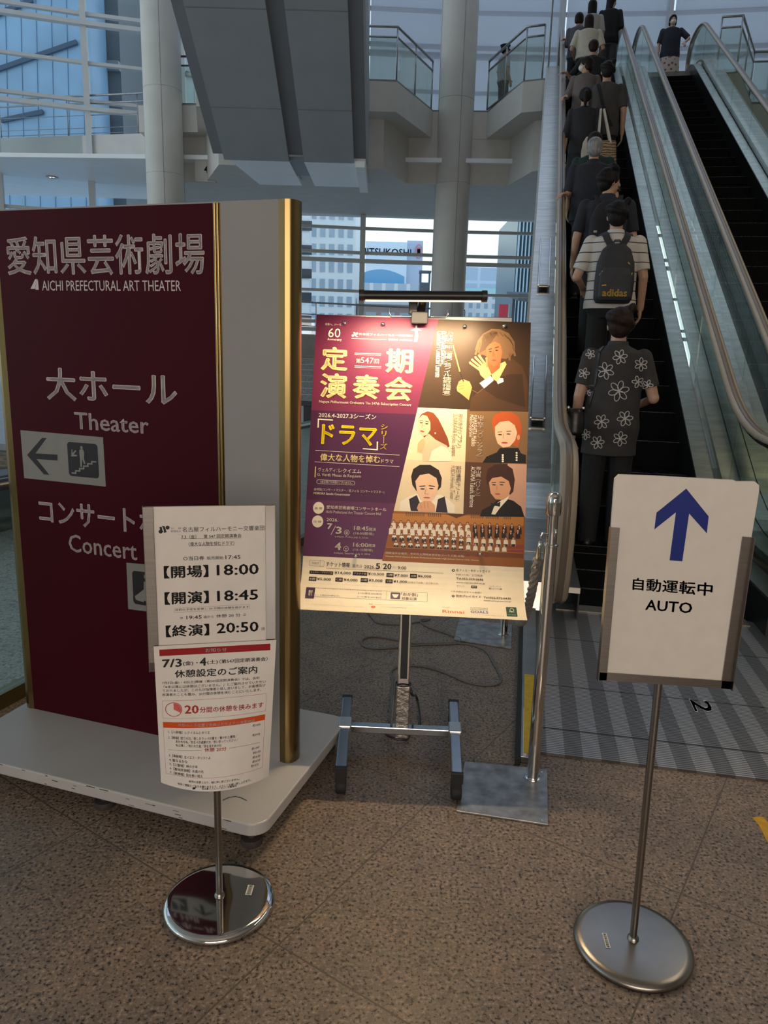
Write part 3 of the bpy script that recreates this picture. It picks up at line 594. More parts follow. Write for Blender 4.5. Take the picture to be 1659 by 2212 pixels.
def strip(root, name, m, a0, a1, path, th, **k):
    g = G(); g.sweep([(0, s, z) for s, z in path], [(a0, -th), (a0, 0), (a1, 0), (a1, -th)], X3); return g.build(name, m, root, **k)
def glass_side(root, a):
    top = [(s, z - 0.03) for s, z in profile(-2.07, 0.93, 3.95, 18.3)]; bot = [(s, z) for s, z in profile(-2.78, 0.22, 3.95, 18.3)]
    top = [(3.74, 0.35), (3.72, 0.6), (3.8, 0.8)] + top + [(18.6, Z_TOP + 0.7), (18.62, Z_TOP + 0.4)]
    # panels one after the other along the slope
    ss = [3.7, 5.4] + [5.4 + 1.45 * i for i in range(1, 9)] + [18.62]
    def at(P, s):
        for (s0, z0), (s1, z1) in zip(P, P[1:]):
            if min(s0, s1) <= s <= max(s0, s1) and s1 != s0: return z0 + (z1 - z0) * (s - s0) / (s1 - s0)
        return P[0][1] if s < P[0][0] else P[-1][1]
    for s0, s1 in zip(ss, ss[1:]):
        if s1 - s0 < 0.2: continue
        q = [s0 + (s1 - s0) * i / 10 for i in range(11)]
        tp = [(s, at(top[2:], s)) for s in q]; bt = [(s, at(bot, s)) for s in q]
        if s0 == 3.7: tp = [(3.72, 0.55)] + tp[1:]
        q_ = [(a - 0.006, s + 0.004 * (i == 0) - 0.004 * (i == len(tp) - 1), z) for i, (s, z) in enumerate(tp)] + [(a - 0.006, s, z) for s, z in bt[::-1]]
        G().extr(q_, (0.012, 0, 0)).build('glass_panel', M_green, root)
def escalator(label, aL, aR, group, steps_to=32):
    t = thing('escalator', label, 'escalator', (0, 0, 0), -HEAD, group)
    i0, i1 = aL + 0.11, aR - 0.14
    w_ = i1 - i0; am = (i0 + i1) / 2
    flat = [4.06, 4.42, 4.83, 5.27]
    for j in range(len(flat) - 1):
        st = G().box((am, (flat[j] + flat[j + 1]) / 2, -0.03 + 0.004), (w_, flat[j + 1] - flat[j] - 0.006, 0.06)).build('step', M_step, t)
        G().box((am, flat[j] + 0.012, 0.006), (w_ - 0.02, 0.014, 0.004)).build('nosing', M_nose, st)
    ss = [(5.30, 0.05)] + [(6.04 + PITCHS * j, T30 * (6.04 + PITCHS * j) + KN) for j in range(-1, steps_to)]
    for j, (s, z) in enumerate(ss):
        if z > Z_TOP - 0.02: break
        zp = ss[j - 1][1] if j else 0.0; s2 = ss[j + 1][0] if j + 1 < len(ss) else s + PITCHS
        g = G(); g.box((am, (s + s2) / 2, z - 0.02), (w_, s2 - s, 0.04)); g.box((am, s + 0.012, (z + zp) / 2 - 0.02), (w_, 0.02, z - zp + 0.0)); st = g.build('step', M_step, t)
        G().box((am, s + 0.008, z + 0.001), (w_ - 0.02, 0.012, 0.004)).build('nosing', M_nose, st)
    G().box((am, (S_TOP + 18.9) / 2, Z_TOP - 0.045), (w_ + 0.1, 18.9 - S_TOP, 0.09)).build('upper_plate', M_steel_d, t)
    for a in (aL, aR):
        h = G(); h.sweep(hr_path(a), SEC, X3); ho = h.build('handrail', M_edge, t, smooth=True)
        h = G(); h.sweep(hr_path(a), SECm, X3); h.build('handrail_belt', M_hand, ho, smooth=True)
        glass_side(t, a)
        strip(t, 'handrail_channel', M_steel, a - 0.018, a + 0.018, [(s, z) for _, s, z in hr_path(a)[3:-3]], 0.05)
    # inner decks, skirts, outer truss side
    for a0, a1, sgn in ((aL + 0.01, i0, 1), (i1, aR - 0.01, -1)):
        strip(t, 'inner_deck', M_deck, a0, a1, profile(-2.80, 0.20, 3.80, 18.7), 0.03)
        xs = a1 if sgn > 0 else a0
        strip(t, 'skirt', M_skirt, xs - 0.004, xs + 0.004, profile(-2.81, 0.19, 3.85, 18.7), 0.45)
    strip(t, 'truss', M_skirt, i0, i1, [(s, z) for s, z in profile(-3.35, -0.10, 3.6, 18.7, top=Z_TOP - 0.3)], 0.5)
    return t
AL, AR = 0.235, 1.42; BL, BR = 1.80, 2.98
e1 = escalator('escalator going up, crowded with people, its left newel beside the chrome barrier post', AL, AR, 'pair of escalators')
e2 = escalator('empty dark escalator at far right with one woman at its top', BL, BR, 'pair of escalators')
# outer deck at the left with climb guards, and its kerb on the floor
strip(e1, 'outer_deck', M_deck, -0.02, AL - 0.012, profile(-2.74, 0.26, 4.25, 18.6), 0.04)
strip(e1, 'outer_trim', mat('cream_trim', (0.50, 0.47, 0.42), 0.4), -0.045, -0.02, profile(-2.74, 0.26, 4.25, 18.6), 0.5)
g = G(); g.extr([(-0.02, 4.28, 0.26), (-0.02, 4.12, 0.24), (-0.02, 3.98, 0.16), (-0.02, 3.94, 0.0), (-0.02, 4.28, 0.0)], (AL, 0, 0)); g.build('lower_cap', M_deck, e1)
for s0, s1 in ((6.15, 7.0), (8.25, 9.3)):
    z0, z1 = T30 * s0 - 2.72, T30 * s1 - 2.72
    G().bar((0.105, s0, z0 + 0.03), (0.105, s1, z1 + 0.03), 0.10, 0.012, up=(0, -0.5, 0.87)).build('climb_guard', M_steel, e1)
    for q in (0.05, 0.16): G().tube([(q, s0, z0 + 0.045), (q, s1, z1 + 0.045)], 0.007, 6).build('guard_bar', M_chrome, e1)
    G().box((0.105, s0 + 0.03, z0 + 0.038), (0.09, 0.05, 0.018)).build('guard_bracket', mat('dark_bracket', (0.10, 0.10, 0.095), 0.4, 0.7), e1)
strip(e1, 'side_panel', M_steel, -0.018, -0.008, [(s, z - 0.03) for s, z in profile(-2.74, 0.26, 4.3, 18.6)], 0.9)
# median deck between the two escalators
t = thing('median_deck', 'stainless deck running up between the two escalators', 'deck', (0, 0, 0), -HEAD)
strip(t, 'deck_panel', M_deck, AR + 0.012, BL - 0.012, profile(-2.72, 0.28, 4.0, 18.6), 0.04)
for q in (1.55, 1.66): strip(t, 'seam', M_skirt, q, q + 0.006, [(s, z + 0.003) for s, z in profile(-2.72, 0.28, 4.0, 18.6)], 0.02)
g = G(); g.extr([(AR + 0.012, 4.05, 0.28), (AR + 0.012, 3.85, 0.22), (AR + 0.012, 3.75, 0.0), (AR + 0.012, 4.05, 0.0)], (BL - AR - 0.024, 0, 0)); g.build('lower_cap', M_deck, t)
# outer deck at the right
t = thing('outer_deck', 'stainless side deck along the right edge of the empty escalator', 'deck', (0, 0, 0), -HEAD)
strip(t, 'deck_panel', M_deck, BR + 0.012, BR + 0.25, profile(-2.72, 0.28, 4.0, 18.6), 0.04); strip(t, 'fascia', M_wall, BR + 0.25, BR + 0.28, profile(-2.72, 0.28, 4.0, 18.6), 1.1)
# landing plate
M_plate = bpy.data.materials.new('ribbed_landing_plate'); M_plate.use_nodes = True
n = M_plate.node_tree; b = n.nodes['Principled BSDF']; L = n.links.new
tc = n.nodes.new('ShaderNodeTexCoord'); s = n.nodes.new('ShaderNodeSeparateXYZ'); L(tc.outputs['Object'], s.inputs[0])
def pp(src, per, frac):
    q = n.nodes.new('ShaderNodeMath'); q.operation = 'PINGPONG'; q.inputs[1].default_value = per / 2; L(src, q.inputs[0])
    l = n.nodes.new('ShaderNodeMath'); l.operation = 'LESS_THAN'; l.inputs[1].default_value = per / 2 * frac; L(q.outputs[0], l.inputs[0]); return l
band = pp(s.outputs['X'], 0.125, 0.5); rib = pp(s.outputs['Y'], 0.0125, 0.5)
m1 = n.nodes.new('ShaderNodeMixRGB'); L(band.outputs[0], m1.inputs[0]); m1.inputs[1].default_value = (0.50, 0.48, 0.47, 1); m1.inputs[2].default_value = (0.27, 0.255, 0.25, 1)
m2 = n.nodes.new('ShaderNodeMixRGB'); m2.blend_type = 'MULTIPLY'; L(rib.outputs[0], m2.inputs[0]); L(m1.outputs[0], m2.inputs[1]); m2.inputs[2].default_value = (0.32, 0.32, 0.32, 1)
L(m2.outputs[0], b.inputs['Base Color']); b.inputs['Metallic'].default_value = 0.55; b.inputs['Roughness'].default_value = 0.42
t = thing('landing_plate', 'ribbed metal landing plate with diagonal light and dark bands in front of the escalator', 'floor plate', (0, 0, 0), -HEAD)
G().box((0.74, 3.25, 0.004), (1.22, 1.62, 0.012)).build('plate', M_plate, t)
for q in (2.62, 3.0, 3.55): G().box((0.74, q, 0.0105), (1.2, 0.004, 0.002)).build('joint', M_skirt, t)
G().box((0.74, 4.03, 0.006), (1.0, 0.1, 0.02)).build('comb', mat('comb_metal', (0.30, 0.28, 0.24), 0.4, 0.7, var=0.3, scale=40, aniso=(20, 1, 1)), t)
eloc = lambda p: (Vector(p).dot(EA), Vector(p).dot(ES), Vector(p).z)
def esheet(z=0.0115): return Sheet(lambda x, y: (on_z(x, y, z).dot(EA), -on_z(x, y, z).dot(ES)), lambda u, v, h: Vector((u, -v, z + h)), 0.0004)
sh = esheet(); sh.text('2', (1487, 1508), (1546, 1543), mat('worn_mark', (0.66, 0.64, 0.62), 0.5), 1, bold=0.03, turn=True); sh.build('number_mark', t)
e1c = thing('edge_kerb', 'low grey metal kerb with yellow tape beside the landing plate', 'kerb', (0, 0, 0), -HEAD)
G().box((0.098, 3.15, 0.012), (0.066, 1.56, 0.024)).build('kerb_bar', M_steel_d, e1c, bevel=0.002)
G().box((0.056, 3.15, 0.012), (0.018, 1.60, 0.024)).build('rubber_edge', M_rubber, e1c)
G().box((0.103, 2.72, 0.0252), (0.056, 0.66, 0.0014)).build('yellow_tape', mat('yellow_tape', (0.62, 0.40, 0.015), 0.6, var=0.15, scale=40), e1c)
G().box((0.079, 2.55, 0.0252), (0.012, 0.36, 0.001)).build('white_edge', mat('white_edge', (0.75, 0.74, 0.7), 0.5), e1c)
# yellow marker at the right edge of the picture
p = on_z(1650, 1785); q1 = on_z(1625, 1766); q2 = on_z(1648, 1765); q3 = on_z(1680, 1800); q4 = on_z(1690, 1860); q5 = on_z(1640, 1784)
G().extr([a_ + Vector((0, 0, 0.0)) for a_ in (q1, q2, q3, q4, on_z(1655, 1815), q5)], (0, 0, 0.0016)).build('floor_tape', mat('orange_tape', (0.62, 0.34, 0.015), 0.6, var=0.15, scale=40), label='orange-yellow tape marker on the granite at the right edge, by the arrow sign stand', cat='tape')
# thin pole by the balcony end
G().tube([(3.22, 17.42, Z4), (3.22, 17.42, Z4 + 1.62)], 0.02, 8).build('pole', M_steel_d, label='thin dark pole standing at the right end of the middle balcony', cat='pole')
# ================================================================== BURGUNDY DIRECTORY SIGN
A0 = on_z(74.6, 1531, 0.1); B0 = on_z(605, 1645, 0.1); TT = (B0 - A0).normalized(); NN = Vector((TT.y, -TT.x, 0))
ds = thing('directory_sign', 'tall burgundy directory sign with brass edges on a white base plate, standing at left', 'sign', (A0.x, A0.y, 0), math.atan2(TT.y, TT.x))
M_burg = mat('burgundy_enamel', (0.042, 0.0022, 0.0066), 0.5, var=0.05, scale=2, spec=0.10)
M_cream = mat('grey_cream_enamel', (0.27, 0.255, 0.25), 0.45, var=0.03, scale=3)
M_base = mat('worn_white_paint', (0.47, 0.45, 0.44), 0.38, var=0.05, scale=4)
TOPZ = 1.762
# local frame: x along the face, -y towards the viewer
out = [(x + 0.5, y + 0.014) for x, y in rr(1.125, 0.664, 0.055, 8)]
pb = G(); pb.extr([(x, y, 0.062) for x, y in out], (0, 0, 0.038)); bp_ = pb.build('base_plate', M_base, ds, bevel=0.004)
g = G(); random.seed(5)
for i in range(26):
    u = random.uniform(0.05, 1.0); L_ = random.choice((0.008, 0.012, 0.02, 0.03)); g.box((u, -0.3183, 0.097 - random.choice((0.0, 0.0, 0.01, 0.02, 0.028))), (L_, 0.0012, random.uniform(0.0008, 0.0022)))
g.build('paint_chips', mat('chip_rust', (0.09, 0.05, 0.03), 0.8), bp_)
g = G(); g.tube([(0.90, -0.245, 0.1006), (0.91, -0.225, 0.1006), (0.925, -0.215, 0.1006), (0.945, -0.216, 0.1006), (0.965, -0.222, 0.1006)], 0.0012, 5); g.build('scratch', M_black, bp_)
for fx, fy in ((1.0, -0.26), (1.0, 0.29), (0.0, -0.26), (0.0, 0.29), (0.5, -0.26)):
    G().lathe([(0, 0.0), (0.030, 0.0), (0.032, 0.006), (0.030, 0.02), (0.012, 0.022), (0.012, 0.062), (0, 0.062)], (fx, fy, 0), 20).build('foot', mat('dark_foot', (0.05, 0.045, 0.045), 0.5), ds, smooth=True, auto=40)
G().box((0.38, 0.035, (0.1 + TOPZ) / 2), (0.762, 0.07, TOPZ - 0.1)).build('burgundy_panel', M_burg, ds)
G().box((0.872, 0.035, (0.1 + TOPZ) / 2), (0.178, 0.07, TOPZ - 0.1)).build('cream_panel', M_cream, ds)
g = G()
for x in (0.765, 0.7745): g.tube([(x, 0.001, 0.1), (x, 0.001, TOPZ)], 0.0048, 10)
g.box((0.770, 0.03, (0.1 + TOPZ) / 2), (0.022, 0.055, TOPZ - 0.1)); g.build('brass_strip', M_brass, ds, smooth=True, auto=40)
def end_prof(x0, sg):
    P = [(x0, 0.0), (x0 + sg * 0.020, -0.003)]
    P += [(x0 + sg * (0.022 + 0.026 * math.sin(t)), 0.035 - 0.037 * math.cos(t)) for t in (math.pi * i / 10 for i in range(11))]
    return P + [(x0, 0.07)]
for x0, sg in ((0.961, 1), (-0.001, -1)):
    G().extr([(x, y, 0.1) for x, y in end_prof(x0, sg)], (0, 0, TOPZ + 0.004 - 0.1)).build('brass_end', M_brass, ds, smooth=True, auto=30)
G().box((0.48, 0.035, TOPZ + 0.002), (0.96, 0.068, 0.004)).build('top_cap', M_cream, ds)
fs = plane_sheet(A0, TT, (0, 0, -1), NN, 0.0003)
W_ = ink((196, 184, 184)); GR = ink((128, 128, 124)); DK = ink((38, 34, 36))
fs.text('愛知県芸術劇場', (11, 512), (443, 594), W_, 1, bold=0.016)
fs.text('AICHI PREFECTURAL ART THEATER', (90, 606), (391, 629), W_, 1)
fs.poly([(66, 624), (76, 603), (81, 603), (76, 624)], W_, 1); fs.poly([(78, 612), (82, 604), (84, 626), (77, 626), (76, 618)], W_, 1)
fs.text('大ホール', (97, 793), (384, 880), W_, 1, bold=0.02); fs.text('Theater', (160, 890), (322, 938), W_, 1, bold=0.012)
fs.text('コンサートホール', (82, 1077), (440, 1170), W_, 1, bold=0.02); fs.text('Concert Hall', (147, 1153), (380, 1222), W_, 1, bold=0.01)
fs.build('lettering', ds, True)
Z6 = lambda x, y: (x / 4.424, 850 + y / 4.424)
fs = plane_sheet(A0, TT, (0, 0, -1), NN, 0.0003)
fs.poly([Z6(195, 350), Z6(985, 418), Z6(1012, 890), Z6(232, 808)], GR, 1)
fs.poly([Z6(402, 424), Z6(447, 426), Z6(340, 572), Z6(550, 584), Z6(552, 640), Z6(350, 626), Z6(473, 778), Z6(420, 772), Z6(260, 588)], DK, 2)
a_, b_ = fs.uv(*Z6(640, 452)), fs.uv(*Z6(950, 822)); fs.poly([((a_[0] + b_[0]) / 2 + x, (a_[1] + b_[1]) / 2 + y) for x, y in rr(b_[0] - a_[0], b_[1] - a_[1] - 0.006, 0.011)], DK, 2, True)
fs.ell(Z6(780, 518), 2.8, 3.2, GR, 3)
fs.poly([Z6(760, 540), Z6(775, 532), Z6(795, 536), Z6(806, 560), Z6(804, 620), Z6(818, 672), Z6(806, 676), Z6(786, 625), Z6(784, 704), Z6(770, 702), Z6(766, 620), Z6(760, 570)], GR, 3)
fs.poly([Z6(686, 535), Z6(694, 534), Z6(694, 570), Z6(722, 540), Z6(732, 548), Z6(706, 584), Z6(738, 586), Z6(736, 600), Z6(682, 602)], GR, 3)
fs.poly([Z6(686, 752), Z6(718, 754), Z6(720, 732), Z6(756, 735), Z6(757, 710), Z6(795, 712), Z6(796, 686), Z6(834, 688), Z6(834, 664), Z6(872, 666), Z6(873, 644), Z6(922, 648), Z6(922, 660), Z6(886, 658), Z6(886, 680), Z6(848, 678), Z6(848, 702), Z6(808, 700), Z6(808, 726), Z6(770, 724), Z6(770, 748), Z6(732, 746), Z6(732, 770), Z6(688, 766)], GR, 3)
fs.build('direction_plate', ds, True); fs = plane_sheet(A0, TT, (0, 0, -1), NN, 0.0003)
fs.poly([Z6(1208, 1616), Z6(1990, 1690), Z6(2010, 2160), Z6(1226, 2060)], GR, 1)
a_, b_ = fs.uv(*Z6(1262, 1682)), fs.uv(*Z6(1560, 2060)); fs.poly([((a_[0] + b_[0]) / 2 + x, (a_[1] + b_[1]) / 2 + y) for x, y in rr(b_[0] - a_[0], b_[1] - a_[1] - 0.006, 0.011)], DK, 2, True)
fs.ell(Z6(1392, 1752), 3.4, 5, GR, 3)
fs.poly([Z6(1376, 1800), Z6(1400, 1788), Z6(1420, 1800), Z6(1420, 1900), Z6(1500, 1850), Z6(1510, 1880), Z6(1400, 1990), Z6(1380, 1975), Z6(1375, 1995), Z6(1300, 1970), Z6(1290, 1935), Z6(1320, 1915), Z6(1376, 1870)], GR, 3)
fs.poly([Z6(1640, 1900), Z6(1800, 1760), Z6(1960, 1935), Z6(1900, 1930), Z6(1825, 1850), Z6(1830, 2040), Z6(1775, 2034), Z6(1770, 1850), Z6(1690, 1910)], DK, 2)
fs.text('4F', (434, 1292), (448, 1306), DK, 2)
fs.build('direction_plate', ds, True)

# ================================================================== ROUND-BASED SIGN STANDS
def disc(parent, m, c=(0, 0), r=0.138):
    g = G(); g.lathe([(0, 0.021), (0.03, 0.0215), (r - 0.02, 0.0205), (r - 0.008, 0.019), (r - 0.002, 0.014), (r, 0.009), (r - 0.002, 0.002), (r - 0.006, 0.0), (0, 0.0)], (c[0], c[1], 0), 72)
    return g.build('base', m, parent, smooth=True, auto=60)
def asset_label(parent, c, w_, h, rz, txt):
    s = Sheet(None, lambda u, v, h_: Vector((c[0] + u * math.cos(rz) + v * math.sin(rz), c[1] + u * math.sin(rz) - v * math.cos(rz), 0.0216 + h_)), 0.0002); s.uv = lambda x, y: (x, y)
    s.rect((-w_ / 2, -h / 2), (w_ / 2, h / 2), ink((225, 222, 215)), 1); s.text(txt, (-w_ * 0.35, -h * 0.46), (w_ * 0.35, h * 0.46), ink((60, 58, 56)), 2, bold=0.01); s.build('asset_label', parent)
# left stand: schedule holder
LP = Vector((-0.388, 1.620, 0)); LY = R(12.0)
ls = thing('sign_stand', 'polished round-based sign stand holding two paper notices, in front of the directory sign', 'sign stand', tuple(LP), LY)
LB = disc(ls, M_chrome, (0.0, -0.008))
asset_label(LB, (0.075, 0.005), 0.016, 0.036, R(-14), '愛\n知\n県\n芸\n術')
g = G(); g.lathe([(0.0085, 0.02), (0.0085, 0.70), (0, 0.70)], n=20); g.lathe([(0.013, 0.02), (0.012, 0.026), (0.009, 0.03)], n=20); g.build('pole', M_satin, ls, smooth=True, auto=40)
LU = Vector((math.cos(LY), math.sin(LY), 0)); LN = Vector((math.sin(LY), -math.cos(LY), 0)); LO = LP + LN * 0.012
def lpt(x, y, off=0.0): return on_plane(x, y, LO + LN * off, LN)
pTL, pTR, pBL, pBR = lpt(308, 1092), lpt(594, 1089), lpt(330, 1402), lpt(604, 1390)
lw = (pTR - pTL).dot(LU); zt_ = (pTL.z + pTR.z) / 2 - 0.002; zb_ = zt_ - 0.385; xc = ((pTL + pTR) / 2 - LP).dot(LU)
back = G(); back.box((xc, -0.010, (zt_ + zb_) / 2), (lw - 0.004, 0.003, zt_ - zb_)); hold = back.build('holder', M_satin, ls)
for sg in (-1, 1):
    x0 = xc + sg * (lw / 2 - 0.011); g = G(); g.box((x0, -0.0165, (zt_ + zb_) / 2), (0.022, 0.0015, zt_ - zb_)); g.box((xc + sg * lw / 2, -0.012, (zt_ + zb_) / 2), (0.0016, 0.010, zt_ - zb_ + 0.004)); g.build('side_rail', M_chrome if sg > 0 else M_satin, hold, bevel=0.0006)
g = G(); g.box((xc, -0.0165, zb_ + 0.011), (lw, 0.0015, 0.022)); g.build('bottom_rail', M_satin, hold)
g = G(); g.box((xc, -0.004, (zt_ + zb_) / 2 - 0.05), (0.03, 0.010, 0.20)); g.build('bracket', M_steel_d, hold)
# upper paper: concert schedule
so = LO + LN * 0.0015
sch = plane_sheet(so, LU, (0, 0, -1), LN, 0.00015)
D = lambda x, y: (290 + x / 5.027, 1070 + y / 5.027)
PAPER = ink((224, 216, 208)); BK = ink((28, 24, 24)); GY = ink((96, 90, 88))
u0, v0 = sch.uv(*D(190, 125)); u1, v1 = sch.uv(*D(1450, 105)); vb = sch.uv(*D(255, 1640))[1]
sch.poly([(u0 - 0.012, v0), (u1 + 0.012, v1 + 0.0015), (u1 + 0.012, vb), (u0 - 0.012, vb)], PAPER, 0, True)
def dt(t, x0, y0, x1, y1, m=BK, b=0.0, lay=2): sch.text(t, D(x0, y0), D(x1, y1), m, lay, bold=b)
# the NPO emblem
for cx_, cy_ in ((362, 350), (286, 394)): sch.ell(D(cx_, cy_), 4.4, 4.4, BK, 2)
sch.poly([D(300, 330), D(330, 335), D(352, 400), D(325, 408), D(318, 370)], BK, 2); sch.poly([D(272, 345), D(298, 340), D(306, 380), D(322, 402), D(296, 398), D(280, 372)], BK, 2)
dt('公　益', 396, 346, 510, 366, GY); dt('財団法人', 396, 378, 510, 400, GY)
dt('名古屋フィルハーモニー交響楽団', 522, 344, 1414, 380, ink((62, 56, 54)), 0.004)
dt('7.3（金）　第 547 回定期演奏会', 510, 430, 1164, 458, BK, 0.010); sch.line(D(510, 472), D(1164, 462), 0.0006, BK)
dt('〈偉大な人物を悼むドラマ〉', 588, 507, 1090, 540, BK, 0.010); sch.line(D(592, 550), D(1090, 541), 0.0006, BK)
dt('○当日券', 532, 664, 762, 702, BK, 0.014); dt('販売開始', 788, 664, 968, 694, BK, 0.006); dt('17:45', 990, 652, 1154, 690, BK, 0.006)
for t_, x0, y0, x1, y1 in (('【開場】', 318, 768, 808, 888), ('18:00', 893, 754, 1352, 856), ('【開演】', 326, 1052, 812, 1170), ('18:45', 898, 1036, 1346, 1132), ('【終演】', 340, 1414, 816, 1520), ('20:50', 893, 1388, 1350, 1478)): dt(t_, x0, y0, x1, y1, BK, 0.03 if '【' in t_ else 0.022)
for a_, b_ in ((D(436, 1226), D(1252, 1184)), (D(436, 1272), D(1252, 1230)), (D(436, 1226), D(436, 1272)), (D(1252, 1184), D(1252, 1230))): sch.line(a_, b_, 0.0004, GY)
dt('当初の予定を変更し 20 分間の休憩を設けます', 444, 1232, 1246, 1222, BK, 0.008)
dt('＝', 496, 1324, 528, 1342); dt('19:45', 566, 1308, 732, 1340, BK, 0.008); dt('頃から', 752, 1306, 862, 1332, BK, 0.004); dt('休憩 20 分', 890, 1292, 1154, 1318, BK, 0.008); dt('＝', 1184, 1286, 1214, 1304)
dt('頃', 1380, 1432, 1418, 1466)
sch.build('schedule_notice', label='upright white concert schedule sheet with times in the left sign holder', cat='notice')
# lower paper: notice taped below, bowed around the pole
QA = [(331.8, 1396), (596.7, 1381.8), (580.4, 1676.5), (348, 1690)]
la, lb, lc_, ld = [lpt(*q, 0.008) for q in QA]
NW = 0.275; NHh = 0.405
uO = LO + LN * 0.008; nx0 = (la - LP).dot(LU); nz0 = la.z; nz1 = lb.z; nx1 = (lb - LP).dot(LU); bx0 = (ld - LP).dot(LU); bx1 = (lc_ - LP).dot(LU); bz0, bz1 = ld.z, lc_.z
def ev(u, v, h):
    x = (nx0 * (1 - u) + nx1 * u) * (1 - v) + (bx0 * (1 - u) + bx1 * u) * v; z = (nz0 * (1 - u) + nz1 * u) * (1 - v) + (bz0 * (1 - u) + bz1 * u) * v
    bow = 0.050 * (1 - (2 * u - 1) ** 2) * v ** 1.6
    nrm = (LN + LU * (0.16 * (2 * u - 1) * v)).normalized()
    return LP + LU * x + Vector((0, 0, z)) + LN * (0.0205 + bow) + nrm * h
# sheet coordinates 0..1; invert the picture point against the bowed sheet by a few fixed-point steps
HQ = homog([to_px(ev(0, 0, 0)), to_px(ev(1, 0, 0)), to_px(ev(1, 1, 0)), to_px(ev(0, 1, 0))], [(0, 0), (1, 0), (1, 1), (0, 1)])
def euv(x, y):
    u, v = happ(HQ, (x, y))
    for _ in range(6):
        p = to_px(ev(u, v, 0)); du, dv = happ(HQ, (x, y)), happ(HQ, p); u += du[0] - dv[0]; v += du[1] - dv[1]
    return (u, v)
nt_ = Sheet(euv, ev, 0.00018, cuts=[i / 24 for i in range(1, 24)])
def npoly(pts, m, layer, n=24):
    """polygon in picture points, cut into columns as well so it bends with the sheet"""
    P = [euv(*p) for p in pts]; npu(P, m, layer, n)
def npu(P, m, layer, n=24):
    bm = bmesh.new(); bm.faces.new([bm.verts.new((u, v, 0)) for u, v in P]).normal_update(); bmesh.ops.triangulate(bm, faces=bm.faces[:], ngon_method='EAR_CLIP')
    for ax in (0, 1):
        for i in range(1, n):
            c = i / n
            if min(p[ax] for p in P) < c < max(p[ax] for p in P):
                bmesh.ops.bisect_plane(bm, geom=bm.verts[:] + bm.edges[:] + bm.faces[:], plane_co=(c, c, 0), plane_no=((1, 0, 0) if ax == 0 else (0, 1, 0)))
    bm.verts.index_update(); nt_.items.append(([(v.co.x, v.co.y) for v in bm.verts], [tuple(v.index for v in f.verts) for f in bm.faces], layer, nt_.mi(m))); bm.free()
E_ = lambda x, y: (320 + x / 5.53, 1370 + y / 5.53)
RED = ink((150, 14, 26)); ORG = ink((205, 78, 22)); RD2 = ink((165, 38, 34)); PK = ink((205, 92, 90))
npu([(0, 0), (1, 0), (1, 1), (0, 1)], PAPER, 0)
npoly([E_(133, 185), E_(1460, 112), E_(1460, 190), E_(136, 262)], RED, 1)
def et(t, x0, yt, yb, x1, m=BK, b=0.0, lay=5):   # left edge, top and bottom at the left edge, right edge, in the zoomed crop
    u0, v0 = euv(*E_(x0, yt)); v1 = euv(*E_(x0, yb))[1]; u1 = euv(*E_(x1, yt - 0.06 * (x1 - x0)))[0]
    V, F = glyphs(t, b); nt_.items.append(([(u0 + x * (u1 - u0), v0 + y * (v1 - v0)) for x, y in V], F, lay, nt_.mi(m)))
et('お知らせ', 684, 168, 216, 940, W_, 0.012)
et('7/3', 165, 300, 398, 402, BK, 0.03); et('(金)・', 415, 322, 380, 592, BK, 0.012); et('4', 614, 280, 378, 696, BK, 0.03); et('(土)', 706, 308, 362, 832, BK, 0.01); et('〈第547回定期演奏会〉', 846, 302, 350, 1432, BK, 0.012)
et('休憩設定のご案内', 315, 428, 520, 1305, BK, 0.02)
for t, x0, y0, y1, x1 in (('7月3日(金)・4日(土)開催〈第547回定期演奏会〉では、当初', 166, 565, 600, 1330), ('「※本公演には休憩はございません。」とご案内させていただい', 185, 612, 646, 1406), ('ておりましたが、このたび指揮者と話し合いまして、お客様及び', 170, 657, 690, 1404), ('出演者のことも鑑み、20分間の休憩を挟むことにいたします。', 168, 704, 738, 1352)): et(t, x0, y0, y1, x1, ink((66, 52, 50)), 0.004)
def nframe(pts, w_, m, inner, lay=1):
    npoly(pts, m, lay); c = (sum(p[0] for p in pts) / len(pts), sum(p[1] for p in pts) / len(pts))
    npoly([(c[0] + (p[0] - c[0]) * (1 - w_ / abs(p[0] - c[0])), c[1] + (p[1] - c[1]) * (1 - w_ / max(abs(p[1] - c[1]), 4))) for p in pts], inner, lay + 1)
nframe([E_(168, 795), E_(1412, 705), E_(1404, 915), E_(176, 1004)], 0.5, RD2, PAPER)
cc = euv(*E_(306, 898)); npu([(cc[0] + 0.072 * math.cos(t), cc[1] + 0.05 * math.sin(t)) for t in (2 * math.pi * i / 32 for i in range(32))], RD2, 3, 12); npu([(cc[0] + 0.066 * math.cos(t), cc[1] + 0.0455 * math.sin(t)) for t in (2 * math.pi * i / 32 for i in range(32))], PAPER, 4, 12)
npu([cc] + [(cc[0] + 0.064 * math.cos(t), cc[1] + 0.044 * math.sin(t)) for t in (R(-90 + 120 * i / 12) for i in range(13))], PK, 5, 12)
et('20', 434, 848, 948, 604, RD2, 0.03); et('分間の休憩を挟みます', 616, 868, 938, 1378, RD2, 0.018)
nframe([E_(176, 1048), E_(1398, 956), E_(1364, 1590), E_(830, 1712), E_(212, 1660)], 0.5, RD2, PAPER)
npoly([E_(176, 1048), E_(1398, 956), E_(1394, 1022), E_(180, 1114)], ORG, 3)
et('休憩の入る位置と各曲のおおよその演奏時間', 356, 1064, 1100, 1270, W_, 0.008)
KR = ink((58, 44, 42))
